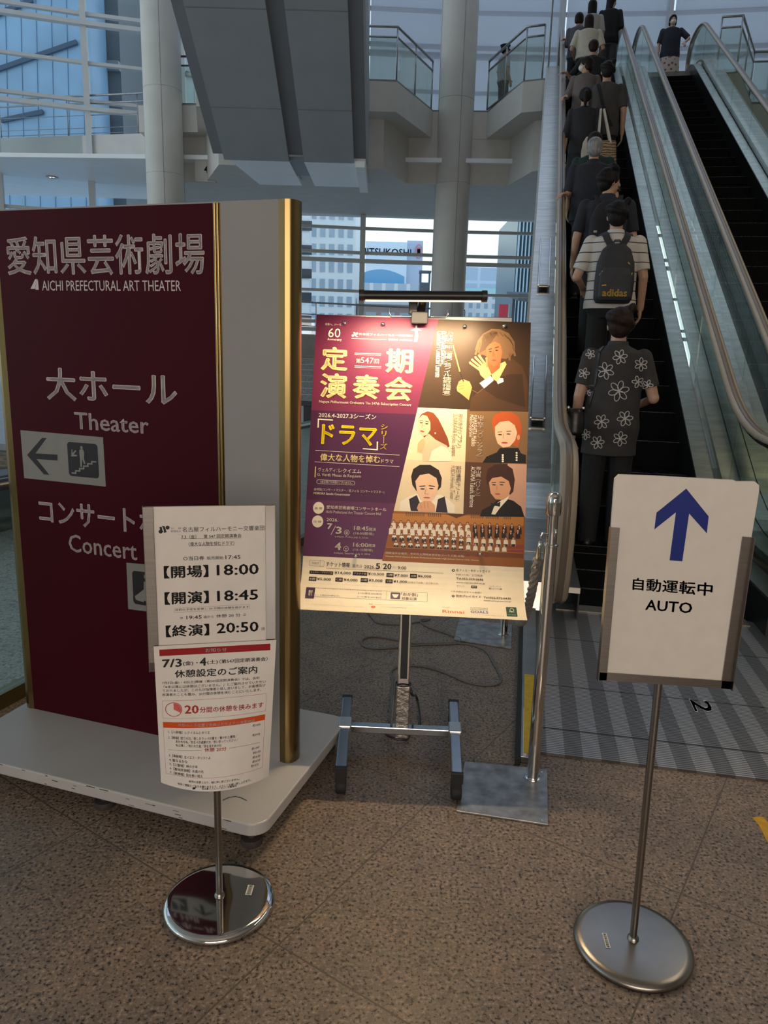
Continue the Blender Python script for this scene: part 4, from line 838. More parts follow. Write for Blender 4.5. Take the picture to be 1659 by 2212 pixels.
for t, x0, y0, x1 in (('1.【入祭唱】レクイエムとキリエ', 240, 1146, 738), ('2.【続唱】怒りの日／奇しきラッパの響き／書かれた書物／', 240, 1212, 1070), ('あわれな私／恐るべき威厳の方／思い至ってください／', 330, 1262, 1080), ('私は嘆く／呪われた者／涙を流すあの日', 330, 1306, 872), ('3.【奉献唱】主イエス・キリストよ', 248, 1426, 744), ('4. 聖なるかな', 252, 1478, 470), ('5.【三聖唱】神の子羊', 256, 1528, 590), ('6.【聖体拝領唱】永遠の光', 258, 1578, 662), ('7.【赦祷唱】我を救い給え', 262, 1628, 652)): et(t, x0, y0, y0 + 33, x1, KR, 0.01)
for t, x0, y0 in (('約10分', 1250, 1074), ('約39分', 1246, 1190), ('約10分', 1238, 1352), ('約3分', 1252, 1402), ('約6分', 1248, 1456), ('約6分', 1246, 1508), ('約15分', 1228, 1560)): et(t, x0, y0, y0 + 32, x0 + 92, KR, 0.01)
et('休憩 20分', 672, 1356, 1404, 936, RD2, 0.016)
npoly([E_(240, 1376), E_(645, 1384), E_(645, 1387), E_(240, 1379)], GY, 4); npoly([E_(965, 1358), E_(1335, 1288), E_(1335, 1291), E_(965, 1361)], GY, 4)
et('突然の変更となり、誠に申し訳ございません。', 486, 1742, 1769, 1092, KR, 0.006); et('何卒ご理解とご協力を賜りますよう、よろしくお願い申し上げます。', 352, 1768, 1796, 1228, KR, 0.006)
et('名古屋フィルハーモニー交響楽団', 640, 1833, 1856, 1056, KR, 0.006); npoly([E_(528, 1836), E_(545, 1828), E_(572, 1826), E_(560, 1850), E_(532, 1852)], BK, 4)
nt_.build('interval_notice', label='curved paper interval notice with red banner taped below the schedule sheet', cat='notice')

# right stand: AUTO arrow
RP = Vector((0.624, 1.515, 0)); RYW = R(-1.0)
rs = thing('sign_stand', 'steel round-based sign stand with a blue arrow board, standing alone at right', 'sign stand', tuple(RP), 0)
RB = disc(rs, M_satin, (0.0, 0.0)); asset_label(RB, (-0.066, -0.008), 0.011, 0.046, R(-4), '愛\n知\n県\n芸\n術\n劇\n場')
RN = Vector((0, -1, 0)); RO = RP + RN * 0.010
rp = lambda x, y, off=0.0: on_plane(x, y, RO + RN * off, RN) - RP
pt = rp(1425, 1482); pbm = Vector((0, 0, 0.02))
g = G(); g.tube([(0, 0, 0.02), (pt.x * 0.6, 0, pt.z * 0.6), (pt.x, 0, pt.z + 0.06)], 0.0085, 18); g.lathe([(0.014, 0.02), (0.013, 0.027), (0.009, 0.031)], n=20); g.build('pole', M_satin, rs, smooth=True, auto=40)
f = [rp(*q) for q in ((1317, 1138), (1624, 1160), (1576, 1487), (1289, 1467))]
g = G(); g.extr(f, (0, 0.003, 0)); fr = g.build('holder', M_satin, rs)
def quad_strip(p0, p1, q1, q0, y0=-0.0140, th=0.0018): return G().extr([Vector((p.x, y0, p.z)) for p in (p0, p1, q1, q0)], (0, th, 0))
ux = (f[1] - f[0]).normalized(); vx = (f[3] - f[0]).normalized(); RW = 0.0205
quad_strip(f[0], f[0] + ux * RW, f[3] + ux * RW, f[3]).build('side_rail', M_satin, fr); quad_strip(f[1] - ux * RW, f[1], f[2], f[2] - ux * RW).build('side_rail', M_satin, fr)
quad_strip(f[3] - vx * 0.018, f[2] - vx * 0.018, f[2], f[3]).build('bottom_rail', M_satin, fr)
for p0, p1 in ((f[0], f[3]), (f[1], f[2])): G().bar(p0 + Vector((0, -0.0065, 0)), p1 + Vector((0, -0.0065, 0)), 0.0016, 0.0155, up=(0, 1, 0)).build('side_edge', M_satin, fr)
bd = [rp(*q) for q in ((1333, 1025), (1346, 1024), (1636, 1040), (1641, 1054), (1576, 1484), (1292, 1464))]
bd = [rp(*q) for q in ((1328, 1034), (1337, 1025), (1400, 1027), (1585, 1037), (1592, 1040), (1630, 1040), (1640, 1048), (1640, 1060), (1571, 1478), (1296, 1460))]
arr = G().extr([Vector((RP.x + p.x, RP.y - 0.0105, p.z)) for p in bd], (0, 0.007, 0)).build('arrow_board', ink((214, 206, 196)), label='white foam board with blue up arrow and the word AUTO in the right sign stand', cat='board', bevel=0.0006)
ars = plane_sheet(RP + Vector((0, -0.0105, 0)), (1, 0, 0), (0, 0, -1), RN, 0.0003)
NV = ink((14, 36, 118)); Z4 and None
Zq = lambda x, y: (1150 + x / 2.9096, 600 + y / 2.9096)
ars.poly([Zq(967, 1325), Zq(1108, 1500), Zq(1096, 1606), Zq(985, 1482), Zq(942, 1782), Zq(862, 1776), Zq(902, 1474), Zq(766, 1582), Zq(780, 1476)], NV, 1)
def tq(t, quad, m, b):  # lettering in a slanted quadrilateral
    V, F = glyphs(t, b); h = homog([(0, 0), (1, 0), (1, 1), (0, 1)], [ars.uv(*Zq(*q)) for q in quad]); ars.items.append(([happ(h, p) for p in V], F, 1, ars.mi(m)))
tq('自動運転中', ((632, 1884), (1136, 1917), (1130, 2003), (628, 1962)), BK, 0.022); tq('AUTO', ((716, 2022), (1008, 2042), (1002, 2112), (708, 2088)), BK, 0.022)
ars.build('printed_arrow', arr)

# ================================================================== CONCERT POSTER ON ITS ROLLING STAND
PO = Vector((-0.249, 2.611, 1.490)); PU = Vector((0.9995, -0.0305, -0.009)).normalized(); PV = Vector((-0.018, -0.301, -0.953)); PV = (PV - PU * PV.dot(PU)).normalized(); PN = PV.cross(PU).normalized()
if PN.y > 0: PN = -PN
VC, PW, PH = 0.8225, 0.728, 1.03
def curl(v):
    """arc of the curled bottom: offsets along PV and PN"""
    s_ = v - VC; th = R(60) / (PH - VC); a = b = 0.0; n_ = 12
    for i in range(n_):
        t = th * s_ * (i + 0.5) / n_; a += math.cos(t) * s_ / n_; b += math.sin(t) * s_ / n_
    return a, b, th * s_
def p3(u, v, h):
    if v <= VC: return PO + PU * u + PV * v + PN * h
    a, b, t = curl(v); return PO + PU * u + PV * (VC + a) + PN * b + (PN * math.cos(t) - PV * math.sin(t)) * h
H2 = homog([(654.6, 1201), (1131.5, 1223), (1138, 1350), (640, 1322)], [(0, VC), (PW, VC), (PW, PH), (0, PH)])
def puv(x, y):
    p = on_plane(x, y, PO, PN) - PO; u, v = p.dot(PU), p.dot(PV)
    return (u, v) if v <= VC else happ(H2, (x, y))
ps = Sheet(puv, p3, 0.00014, cuts=[VC + i * (PH - VC) / 10 for i in range(10)])
A = lambda x, y: (640 + x / 3.072, 600 + y / 3.072)
B = lambda x, y: (640 + x / 3.072, 870 + y / 3.072)
Cc = lambda x, y: (640 + x / 3.072, 1060 + y / 3.072)
MAG = ink((106, 34, 68)); PUR = ink((72, 26, 66)); PUR2 = ink((92, 40, 84)); BRN = ink((58, 40, 24)); WH = ink((240, 232, 214)); GOLD = ink((246, 228, 164)); YEL = ink((250, 226, 20)); CRM = ink((238, 226, 204)); NK = ink((44, 34, 40))
SK = ink((214, 160, 124)); SK2 = ink((232, 192, 160)); SKR = ink((196, 96, 62)); HB = ink((40, 26, 20)); HGR = ink((112, 84, 56)); BLK = ink((22, 18, 18)); WOOD = ink((150, 88, 36)); WOOD2 = ink((186, 122, 56)); SEAT = ink((150, 60, 58)); LIP = ink((180, 84, 70)); SHD = ink((176, 112, 74))
for i in range(12):
    v0, v1 = (0, VC) if i == 0 else (VC + (i - 1) * (PH - VC) / 11, VC + i * (PH - VC) / 11)
    ps.poly([(0, v0), (PW, v0), (PW, v1), (0, v1)], ink((242, 230, 206)), 0, True)
eL = lambda y: (puv(690, y)[1])
diag_t, diag_b = puv(*A(940, 290)), puv(*Cc(560, 460))
dg = lambda v: diag_t[0] + (diag_b[0] - diag_t[0]) * (v - diag_t[1]) / (diag_b[1] - diag_t[1])
v1_, v2_, v3_ = puv(672, 886)[1], puv(662, 1079)[1], puv(654.6, 1201)[1]
vph = puv(*A(1535, 890))[1]; vm = puv(*B(1118, 392))[1]; vc0 = puv(*B(1102, 738))[1]
for v0, v1, m in ((0.0, v1_, MAG), (v1_, v2_, PUR), (v2_, v3_, PUR2)): ps.poly([(0, v0), (dg(v0), v0), (dg(v1), v1), (0, v1)], m, 1, True)
um = puv(*B(1128, 200))[0]
ps.poly([(dg(0), 0), (PW, 0), (PW, vph), (dg(vph), vph)], BRN, 1, True)
ps.poly([(dg(vph), vph), (um, vph), (um, vm), (dg(vm), vm)], ink((240, 222, 184)), 1, True)
ps.poly([(um, vph), (PW, vph), (PW, vm), (um, vm)], ink((130, 98, 64)), 1, True)
ps.poly([(dg(vm), vm), (um, vm), (um, vc0), (dg(vc0), vc0)], ink((226, 208, 176)), 1, True)
ps.poly([(um, vm), (PW, vm), (PW, vc0), (um, vc0)], ink((86, 54, 34)), 1, True); um2 = puv(*B(1400, 500))[0]
ps.poly([(um2, vm), (PW, vm), (PW, vc0), (um2, vc0)], ink((206, 160, 138)), 2, True)
ps.poly([(dg(vc0), vc0), (PW, vc0), (PW, v3_ + 0.008), (dg(v3_ + 0.008), v3_ + 0.008)], WOOD, 1, True)
# --- conductor
def P_(f, pts): return [f(*p) for p in pts]
ps.poly(P_(A, [(1290, 640), (1360, 540), (1440, 540), (1500, 590), (1535, 690), (1533, 885), (1150, 885), (1160, 800), (1200, 760), (1250, 735), (1285, 690)]), ink((74, 50, 32)), 2)
ps.poly(P_(A, [(1245, 740), (1300, 670), (1420, 640), (1500, 640), (1520, 860), (1330, 800)]), ink((58, 38, 24)), 3)
ps.poly(P_(A, [(1292, 600), (1385, 555), (1395, 575), (1335, 690), (1300, 670)]), ink((226, 180, 120)), 4)
ps.poly(P_(A, [(1330, 690), (1348, 665), (1372, 668), (1376, 690), (1338, 706)]), WH, 4)
ps.poly(P_(A, [(1186, 478), (1205, 415), (1240, 372), (1295, 340), (1352, 342), (1410, 368), (1448, 425), (1452, 480), (1425, 522), (1392, 540), (1260, 520), (1215, 505)]), HGR, 4)
ps.poly(P_(A, [(1240, 380), (1300, 352), (1340, 360), (1300, 420), (1270, 470), (1215, 500), (1230, 430)]), ink((84, 60, 40)), 5)
ps.poly(P_(A, [(1258, 470), (1282, 440), (1320, 425), (1352, 440), (1366, 490), (1358, 540), (1336, 575), (1306, 588), (1282, 570), (1262, 530)]), SKR, 6)
ps.poly(P_(A, [(1262, 520), (1285, 560), (1310, 586), (1338, 574), (1360, 530), (1350, 600), (1300, 640), (1275, 600)]), ink((180, 84, 48)), 5)
for a_, b_ in (((1275, 478), (1298, 470)), ((1318, 466), (1345, 458))): ps.line(A(*a_), A(*b_), 0.003, HB, 7)
for c_ in ((1288, 490), (1330, 482)): ps.ell(A(*c_), 3.2, 1.3, HB, 7)
ps.poly(P_(A, [(1304, 485), (1312, 484), (1318, 520), (1298, 524)]), ink((184, 82, 48)), 7); ps.ell(A(1312, 548), 5.2, 1.6, ink((150, 52, 40)), 7)
HD_ = ink((222, 160, 112)); HD2 = ink((196, 128, 84))
for tip, kn in (((1152, 566), (1215, 612)), ((1166, 546), (1228, 598)), ((1188, 530), (1244, 588)), ((1212, 518), (1258, 580))):
    ps.line(A(*tip), A(*kn), 0.0068, HD2, 6); ps.line(A(tip[0] + 1, tip[1] - 3), A(kn[0] + 1, kn[1] - 3), 0.0056, HD_, 7); ps.ell(A(tip[0] + 1, tip[1] - 2), 2.4, 2.4, HD_, 7)
ps.poly(P_(A, [(1206, 596), (1250, 566), (1268, 580), (1296, 642), (1252, 674), (1222, 646)]), HD_, 7); ps.line(A(1262, 536), A(1266, 596), 0.0062, HD2, 7); ps.ell(A(1262, 536), 2.6, 2.8, HD2, 7)
for q in range(22):   # loose locks around the head
    an = math.pi * (1.02 + 0.98 * q / 21); c_ = (1322 + 112 * math.cos(an), 470 + 112 * math.sin(an)); ps.line(A(*c_), A(c_[0] + 26 * math.cos(an + 1.2), c_[1] + 30), 0.0042, HGR if q % 2 else ink((92, 68, 46)), 5)
for x0, y0, x1, y1 in ((1200, 480, 1188, 512), (1440, 470, 1452, 520), (1420, 500, 1414, 548), (1226, 500, 1216, 530)): ps.line(A(x0, y0), A(x1, y1), 0.007, HGR, 4)
ps.poly(P_(A, [(1216, 700), (1288, 650), (1310, 682), (1246, 735)]), WH, 7)
ps.poly(P_(A, [(1064, 730), (1078, 690), (1104, 672), (1150, 690), (1166, 728), (1145, 812), (1100, 775), (1068, 752)]), ink((220, 150, 92)), 4)
for y_ in (705, 722, 740): ps.line(A(1072, y_), A(1112, y_ - 6), 0.002, SHD, 5)
ps.line(A(1040, 450), A(1085, 622), 0.0035, ink((236, 210, 90)), 4); ps.line(A(1085, 622), A(1110, 690), 0.004, HB, 5); ps.line(A(1160, 742), A(1205, 765), 0.002, ink((120, 90, 60)), 4); ps.line(A(1205, 765), A(1240, 735), 0.002, ink((120, 90, 60)), 4)
# --- soprano
ps.poly(P_(B, [(808, 110), (830, 75), (870, 56), (910, 66), (945, 110), (975, 170), (1005, 235), (1018, 290), (1000, 300), (960, 290), (930, 260), (900, 240), (850, 240)]), ink((132, 64, 34)), 2)
ps.poly(P_(B, [(848, 232), (880, 205), (925, 245), (1000, 285), (1020, 330), (1030, 388), (838, 388), (838, 340), (800, 330), (806, 270), (830, 240)]), SK2, 3)
ps.poly(P_(B, [(806, 112), (838, 80), (868, 88), (890, 130), (890, 180), (868, 214), (838, 222), (815, 196), (806, 150)]), SK2, 4)
ps.poly(P_(B, [(900, 320), (960, 285), (1000, 300), (1028, 340), (1030, 388), (880, 388)]), ink((246, 232, 206)), 4)
for c_ in ((830, 134), (866, 140)): ps.ell(B(*c_), 3.6, 1.2, HB, 5)
ps.line(B(818, 122), B(840, 118), 0.0018, HB, 5); ps.line(B(854, 122), B(880, 128), 0.0018, HB, 5); ps.ell(B(836, 190), 4.6, 1.8, LIP, 5, rot=0.2); ps.line(B(840, 140), B(832, 165), 0.0014, SHD, 5); ps.ell(B(922, 202), 1.6, 1.6, WH, 5)
ps.poly(P_(B, [(806, 272), (826, 246), (846, 236), (856, 262), (848, 300), (830, 330), (806, 322)]), ink((230, 178, 134)), 5)
# --- mezzo
ps.poly(P_(B, [(1235, 398), (1262, 358), (1330, 330), (1352, 300), (1474, 300), (1490, 335), (1524, 348), (1524, 402)]), BLK, 2)
ps.poly(P_(B, [(1296, 130), (1310, 84), (1360, 60), (1430, 62), (1476, 92), (1496, 150), (1494, 220), (1470, 296), (1440, 280), (1330, 230), (1308, 190)]), ink((184, 84, 34)), 3)
ps.poly(P_(B, [(1318, 160), (1350, 128), (1410, 120), (1450, 150), (1466, 200), (1452, 250), (1418, 290), (1372, 298), (1336, 270), (1320, 220)]), SK2, 4)
for c_ in ((1352, 212), (1408, 208)): ps.ell(B(*c_), 4.6, 1.3, HB, 5)
ps.line(B(1336, 196), B(1366, 192), 0.0022, ink((120, 70, 40)), 5); ps.line(B(1394, 190), B(1426, 188), 0.0022, ink((120, 70, 40)), 5); ps.ell(B(1382, 266), 7, 2, LIP, 5); ps.line(B(1378, 205), B(1372, 238), 0.0014, SHD, 5); ps.ell(B(1474, 230), 3, 6, SK, 5)
for i in range(9): ps.ell(B(1356 + 4 * abs(i - 4) * 0 + (i % 2) * 14, 340 + i * 7), 2.4, 2.0, WH if i % 2 else BLK, 5); ps.ell(B(1474 - (i % 2) * 12, 325 + i * 8), 2.2, 2.0, WH if i % 2 else BLK, 5)
# --- tenor
ps.poly(P_(B, [(686, 716), (690, 655), (750, 622), (800, 604), (960, 612), (1010, 640), (1050, 680), (1052, 730)]), ink((236, 226, 208)), 2)
ps.poly(P_(B, [(748, 640), (800, 612), (830, 690), (840, 722), (760, 718)]), ink((40, 32, 48)), 3); ps.poly(P_(B, [(940, 640), (985, 622), (1005, 730), (925, 726)]), ink((40, 32, 48)), 3)
ps.poly(P_(B, [(762, 490), (776, 440), (820, 412), (890, 412), (945, 446), (966, 500), (960, 560), (930, 590), (800, 590), (770, 545)]), HB, 3)
ps.poly(P_(B, [(790, 520), (820, 480), (880, 470), (930, 500), (944, 550), (930, 610), (895, 660), (860, 672), (826, 640), (800, 590)]), SK2, 4)
for c_ in ((838, 572), (896, 570)): ps.ell(B(*c_), 5, 1.4, HB, 5)
ps.line(B(816, 555), B(856, 552), 0.003, HB, 5); ps.line(B(880, 550), B(920, 556), 0.003, HB, 5); ps.ell(B(866, 630), 7.5, 1.6, LIP, 5); ps.line(B(862, 572), B(852, 605), 0.0016, SHD, 5); ps.line(B(852, 606), B(880, 606), 0.0016, SHD, 5)
ps.poly(P_(B, [(800, 700), (812, 668), (850, 650), (890, 652), (920, 680), (922, 726), (812, 722)]), SK, 5)
for x_ in (826, 848, 872): ps.line(B(x_, 660), B(x_ + 4, 700), 0.0015, SHD, 6)
# --- baritone
ps.poly(P_(B, [(1218, 754), (1232, 712), (1290, 682), (1330, 650), (1404, 640), (1440, 650), (1492, 690), (1514, 758)]), BLK, 3)
ps.poly(P_(B, [(1258, 500), (1272, 440), (1320, 410), (1390, 408), (1436, 440), (1450, 510), (1440, 590), (1420, 610), (1290, 560), (1270, 545)]), ink((62, 32, 24)), 3)
ps.poly(P_(B, [(1278, 530), (1300, 500), (1360, 490), (1410, 520), (1424, 570), (1408, 620), (1370, 645), (1322, 640), (1290, 600)]), SK, 4)
ps.poly(P_(B, [(1294, 740), (1312, 690), (1340, 660), (1414, 612), (1404, 640), (1350, 700), (1320, 742)]), WH, 4); ps.poly(P_(B, [(1290, 662), (1318, 676), (1354, 656), (1352, 690), (1320, 684), (1296, 698)]), BLK, 5)
for c_ in ((1312, 545), (1362, 545)): ps.ell(B(*c_), 4.4, 1.3, HB, 5)
ps.line(B(1296, 530), B(1326, 528), 0.0024, HB, 5); ps.line(B(1348, 526), B(1384, 528), 0.0024, HB, 5); ps.ell(B(1336, 606), 6, 1.7, LIP, 5); ps.line(B(1334, 548), B(1328, 580), 0.0014, SHD, 5)
# --- choir on the organ gallery
ps.poly(P_(Cc, [(640, 150), (1510, 175), (1508, 235), (636, 205)]), WOOD2, 2)
for x0, x1 in ((730, 850), (880, 970), (1160, 1240), (1260, 1350), (1380, 1420)):
    k_ = 0
    for x in range(x0, x1, 13): y_ = 138 + (x - 640) * 0.034; ps.line(Cc(x, y_), Cc(x, y_ + 26), 0.0022, ink((70, 66, 66)), 3)
ps.poly(P_(Cc, [(985, 150), (1140, 155), (1062, 182)]), ink((90, 52, 24)), 3)
for row, (y0, xa, xb, n_) in enumerate(((205, 645, 1480, 18), (240, 630, 1470, 19), (285, 650, 1440, 17), (335, 662, 1380, 16))):
    for i in range(n_):
        x = xa + (xb - xa) * i / (n_ - 1); y = y0 + (x - 640) * (0.036 if row < 2 else 0.045) + 3 * math.sin(i * 2.3)
        girl = i < n_ * (0.58 if row < 3 else 0.62); dark = (not girl and row < 2)
        ps.poly(P_(Cc, [(x - 16, y + 50), (x - 14, y + 12), (x - 6, y + 5), (x + 6, y + 5), (x + 14, y + 12), (x + 16, y + 50)]), ink((36, 28, 28)) if dark else (ink((232, 222, 204)) if not (row >= 2 and girl) else ink((48, 44, 54))), 3 + row)
        if row >= 2 and girl: ps.poly(P_(Cc, [(x - 15, y + 26), (x - 12, y + 10), (x + 12, y + 10), (x + 15, y + 26), (x + 4, y + 22), (x, y + 34), (x - 4, y + 22)]), ink((232, 222, 204)), 4 + row)
        if row >= 2 and not girl: ps.poly(P_(Cc, [(x - 14, y + 50), (x - 13, y + 36), (x + 13, y + 36), (x + 14, y + 50)]), ink((40, 36, 44)), 4 + row)
        if dark: ps.poly(P_(Cc, [(x - 4, y + 8), (x + 4, y + 8), (x, y + 22)]), WH, 4 + row)
        ps.ell(Cc(x, y - 3), 3.0, 3.4, HB, 4 + row, 10); ps.ell(Cc(x, y - 1), 2.1, 2.5, SK, 5 + row, 10)
for row in range(3):
    for i in range(10):
        x = 1400 + i * 11 if row else 690 + i * 62; y = (300 + row * 34 + (x - 640) * 0.03) if row else 392 + (x - 640) * 0.04
        ps.rect(Cc(x, y), Cc(x + (9 if row else 26), y + 26), SEAT, 2)
ps.poly(P_(Cc, [(592, 372), (1506, 412), (1504, 440), (585, 398)]), ink((120, 66, 30)), 8); ps.line(Cc(595, 375), Cc(1505, 415), 0.0018, WOOD2, 9)
# --- lettering
def vt(t): return '\n'.join(t.replace('(', '︵').replace(')', '︶').replace('ー', '｜').replace('／', '／'))
def tx(f, t, x0, y0, x1, y1, m=WH, b=0.0, turn=False, lay=10): ps.text(t, f(x0, y0), f(x1, y1), m, lay, bold=b, turn=turn)
tx(A, '未来へ、ハーモニー', 192, 300, 328, 322); tx(A, '60', 214, 335, 292, 398, WH, -0.01); tx(A, 'Anniversary', 208, 400, 300, 424)
for c_ in ((404, 370), (376, 384)): ps.ell(A(*c_), 2.6, 2.6, WH, 6)
ps.poly(P_(A, [(378, 362), (390, 362), (402, 388), (412, 392), (400, 394), (388, 384)]), WH, 6)
tx(A, '名古屋フィルハーモニー交響楽団', 416, 366, 772, 394); ps.line(A(366, 403), A(600, 412), 0.0012, WH, 6); tx(A, '音楽監督 川瀬賢太郎', 610, 404, 770, 422)
ps.ell(A(797, 324), 2.2, 3.0, WH, 6); ps.poly(P_(A, [(760, 350), (790, 338), (806, 338), (834, 352), (806, 350), (808, 390), (802, 425), (780, 425), (788, 385), (788, 350)]), WH, 6)
for ch, x0, y0, x1, y1 in (('定', 170, 455, 338, 620), ('期', 597, 468, 772, 636), ('演', 162, 630, 332, 803), ('奏', 378, 640, 552, 808), ('会', 590, 652, 766, 820)):
    tx(A, ch, x0 + 5, y0 + 6, x1 + 5, y1 + 5, ink((120, 60, 40)), 0.045, lay=6); tx(A, ch, x0, y0, x1, y1, GOLD, 0.03, lay=8)
for y_ in (500, 585): ps.line(A(388, y_), A(564, y_ + 6), 0.0022, WH, 6); ps.line(A(386, y_ + 10), A(562, y_ + 16), 0.0008, WH, 6)
tx(A, '第', 397, 536, 428, 568, WH, 0.01); tx(A, '547', 430, 528, 512, 570, WH, 0.006); tx(A, '回', 516, 540, 548, 570, WH, 0.01)
tx(A, 'Nagoya Philharmonic Orchestra The 547th Subscription Concert', 152, 812, 762, 858, WH, 0.012)
tx(A, vt('小林研一郎(指揮／名フィル桂冠指揮者)'), 985, 355, 1025, 782, WH, 0.004); tx(A, "KOBAYASHI Ken'ichiro,", 962, 355, 985, 580, WH, 0, True); tx(A, 'Conductor / Conductor Laureate', 934, 355, 960, 662, WH, 0, True)
tx(B, '2026.4-2027.3シーズン', 150, 62, 530, 112, WH, 0.02); tx(B, 'ドラマ', 172, 140, 532, 290, YEL, 0.026)
for P in ([(143, 105), (243, 112), (243, 119), (151, 113), (149, 165), (141, 165)], [(534, 258), (543, 258), (541, 316), (442, 308), (442, 302), (533, 308)]): ps.poly(P_(B, P), WH, 6)
V_, F_ = glyphs('シ\nリ\n｜\nズ', 0.006, 0.95); tx(B, 'シ\nリ\n｜\nズ', 562, 142, 602, 312, YEL, 0.006)
for a_, b_ in (((126, 316), (686, 348)), ((122, 392), (684, 424))): ps.line(B(*a_), B(*b_), 0.0012, WH, 6)
tx(B, '偉大な人物を悼む', 160, 336, 556, 402, GOLD, 0.02); tx(B, 'ドラマ', 564, 374, 644, 404, WH, 0.01)
ps.line(B(128, 424), B(124, 495), 0.0026, GOLD, 6); tx(B, 'ヴェルディ：', 146, 430, 272, 462, WH, 0.01); tx(B, 'レクイエム', 282, 436, 430, 470, WH, 0.014); tx(B, 'G. Verdi: Messa da Requiem', 140, 466, 428, 504, WH, 0.01)
ps.frame(B(136, 510), B(388, 548), 0.001, WH, 5, 0.0058, PUR); tx(B, '※本公演には休憩はございません。', 160, 516, 372, 542, WH, 0.008)
tx(B, '森岡聡(コンサートマスター／名フィル コンサートマスター)', 118, 564, 584, 606, WH, 0.008); tx(B, 'MORIOKA Satoshi, Concertmaster', 116, 592, 358, 620)
for c_, t in ((B(148, 698), '会 場'), (Cc(142, 204), '日 時')):
    ps.ell(c_, 12, 13, CRM, 5, 28); ps.text(t, (c_[0] - 8, c_[1] - 2.6), (c_[0] + 8, c_[1] + 3.4), ink((90, 70, 80)), 10)
tx(B, '愛知県芸術劇場コンサートホール', 202, 680, 598, 722, WH, 0.016); tx(B, 'Aichi Prefectural Art Theater Concert Hall', 198, 712, 562, 748, WH, 0.006)
tx(Cc, '2026.', 202, 180, 278, 206, WH, 0.014); tx(Cc, '7', 206, 216, 238, 256, WH, 0.03); ps.line(Cc(262, 232), Cc(230, 292), 0.0013, WH, 6); tx(Cc, '3', 264, 238, 300, 288, WH, 0.03)
for x, y, t in ((335, 278, '金'), (330, 386, '土')): ps.ell(Cc(x, y), 5.6, 6, WH, 5); ps.ell(Cc(x, y), 4.9, 5.3, PUR2, 6); ps.text(t, (Cc(x - 9, y - 10)), Cc(x + 9, y + 10), WH, 10)
tx(Cc, '18:45', 384, 234, 480, 266, WH, 0.016); tx(Cc, '開演', 484, 244, 528, 270, WH, 0.01); tx(Cc, '(18:00開場)', 380, 272, 512, 300, WH, 0.006); tx(Cc, '6:45pm, Friday July 3, 2026', 256, 298, 476, 322, WH, 0.006)
tx(Cc, '4', 258, 342, 296, 394, WH, 0.03); tx(Cc, '16:00', 378, 344, 476, 376, WH, 0.016); tx(Cc, '開演', 480, 352, 524, 376, WH, 0.01); tx(Cc, '(15:15開場)', 376, 380, 508, 408, WH, 0.006); tx(Cc, '4:00pm, Saturday July 4, 2026', 250, 406, 490, 432, WH, 0.006)
tx(B, '砂川涼子(ソプラノ)', 1070, 75, 1098, 300, ink((90, 70, 56)), 0.004, True); tx(B, 'SUNAKAWA Ryoko, Soprano', 1030, 75, 1062, 355, ink((120, 98, 80)), 0, True)
tx(B, vt('山下牧子(メゾ・ソプラノ)'), 1204, 82, 1236, 356, WH, 0.006); tx(B, 'YAMASHITA Makiko', 1168, 80, 1194, 290, WH, 0, True); tx(B, 'Mezzo-Soprano', 1146, 80, 1168, 228, WH, 0, True)
tx(B, '笛田博昭(テノール)', 1056, 418, 1086, 644, ink((90, 70, 56)), 0.004, True); tx(B, 'FUEDA Hiroaki, Tenor', 1022, 418, 1048, 640, ink((120, 98, 80)), 0, True)
tx(B, vt('青山貴(バリトン)'), 1190, 424, 1222, 618, WH, 0.006); tx(B, 'AOYAMA Takashi, Baritone', 1154, 424, 1180, 694, WH, 0, True)
tx(Cc, '岡崎混声合唱団、愛知県立岡崎高等学校コーラス部(合唱)', 594, 404, 1114, 444, WH, 0.006); tx(Cc, 'Okazaki Mixed Chorus & Aichi Prefectural Okazaki High School Chorus Club, Chorus', 592, 430, 1212, 468)
# --- ticket panel
KX = ink((62, 48, 44)); KL = ink((150, 128, 108))
ps.frame(Cc(86, 458), Cc(178, 496), 0.0007, KX, 2, 0.003, CRM); tx(Cc, 'TICKET', 100, 470, 145, 484, KX); ps.line(Cc(154, 458), Cc(152, 496), 0.0007, KX, 6)
tx(Cc, 'チケット情報', 194, 468, 346, 502, KX, 0.018); tx(Cc, '｜発売日｜', 352, 482, 440, 508, KX); tx(Cc, '2026.', 442, 488, 512, 512, KX, 0.016); tx(Cc, '5', 518, 478, 546, 514, KX, 0.03); ps.line(Cc(562, 484), Cc(548, 514), 0.001, KL, 6); tx(Cc, '20', 566, 480, 620, 516, KX, 0.03); tx(Cc, '(水)', 624, 494, 652, 514, KL); tx(Cc, '9:00', 662, 496, 718, 518, KX, 0.016)
ps.line(Cc(192, 506), Cc(968, 540), 0.0009, KX, 6)
for x0, x1, y, t, pr, px_ in ((84, 236, 518, 'セレクト・プラチナ席', '¥14,000', 246), (366, 460, 526, 'プラチナ席', '¥10,500', 466), (588, 634, 536, 'S席', '¥7,000', 640), (744, 790, 542, 'A席', '¥6,000', 796), (80, 126, 556, 'B席', '¥5,000', 132), (252, 298, 562, 'C席', '¥4,000', 306), (418, 464, 566, 'D席', '¥3,000', 470), (582, 628, 574, 'Y席', '¥1,000', 634)):
    ps.rect(Cc(x0, y), Cc(x1, y + 28), NK, 3); tx(Cc, t, x0 + 6, y + 6, x1 - 5, y + 22, CRM, 0.01); tx(Cc, pr, px_, y + 6, px_ + (106 if x1 - x0 > 60 else 90), y + 29, KX, 0.018)
tx(Cc, '(25歳以下対象／当日券のみ)', 730, 588, 934, 614, KL); tx(Cc, '※車椅子席あり[車椅子利用者及び介添人1名まで対象／¥4,800]', 78, 598, 614, 626, KX)
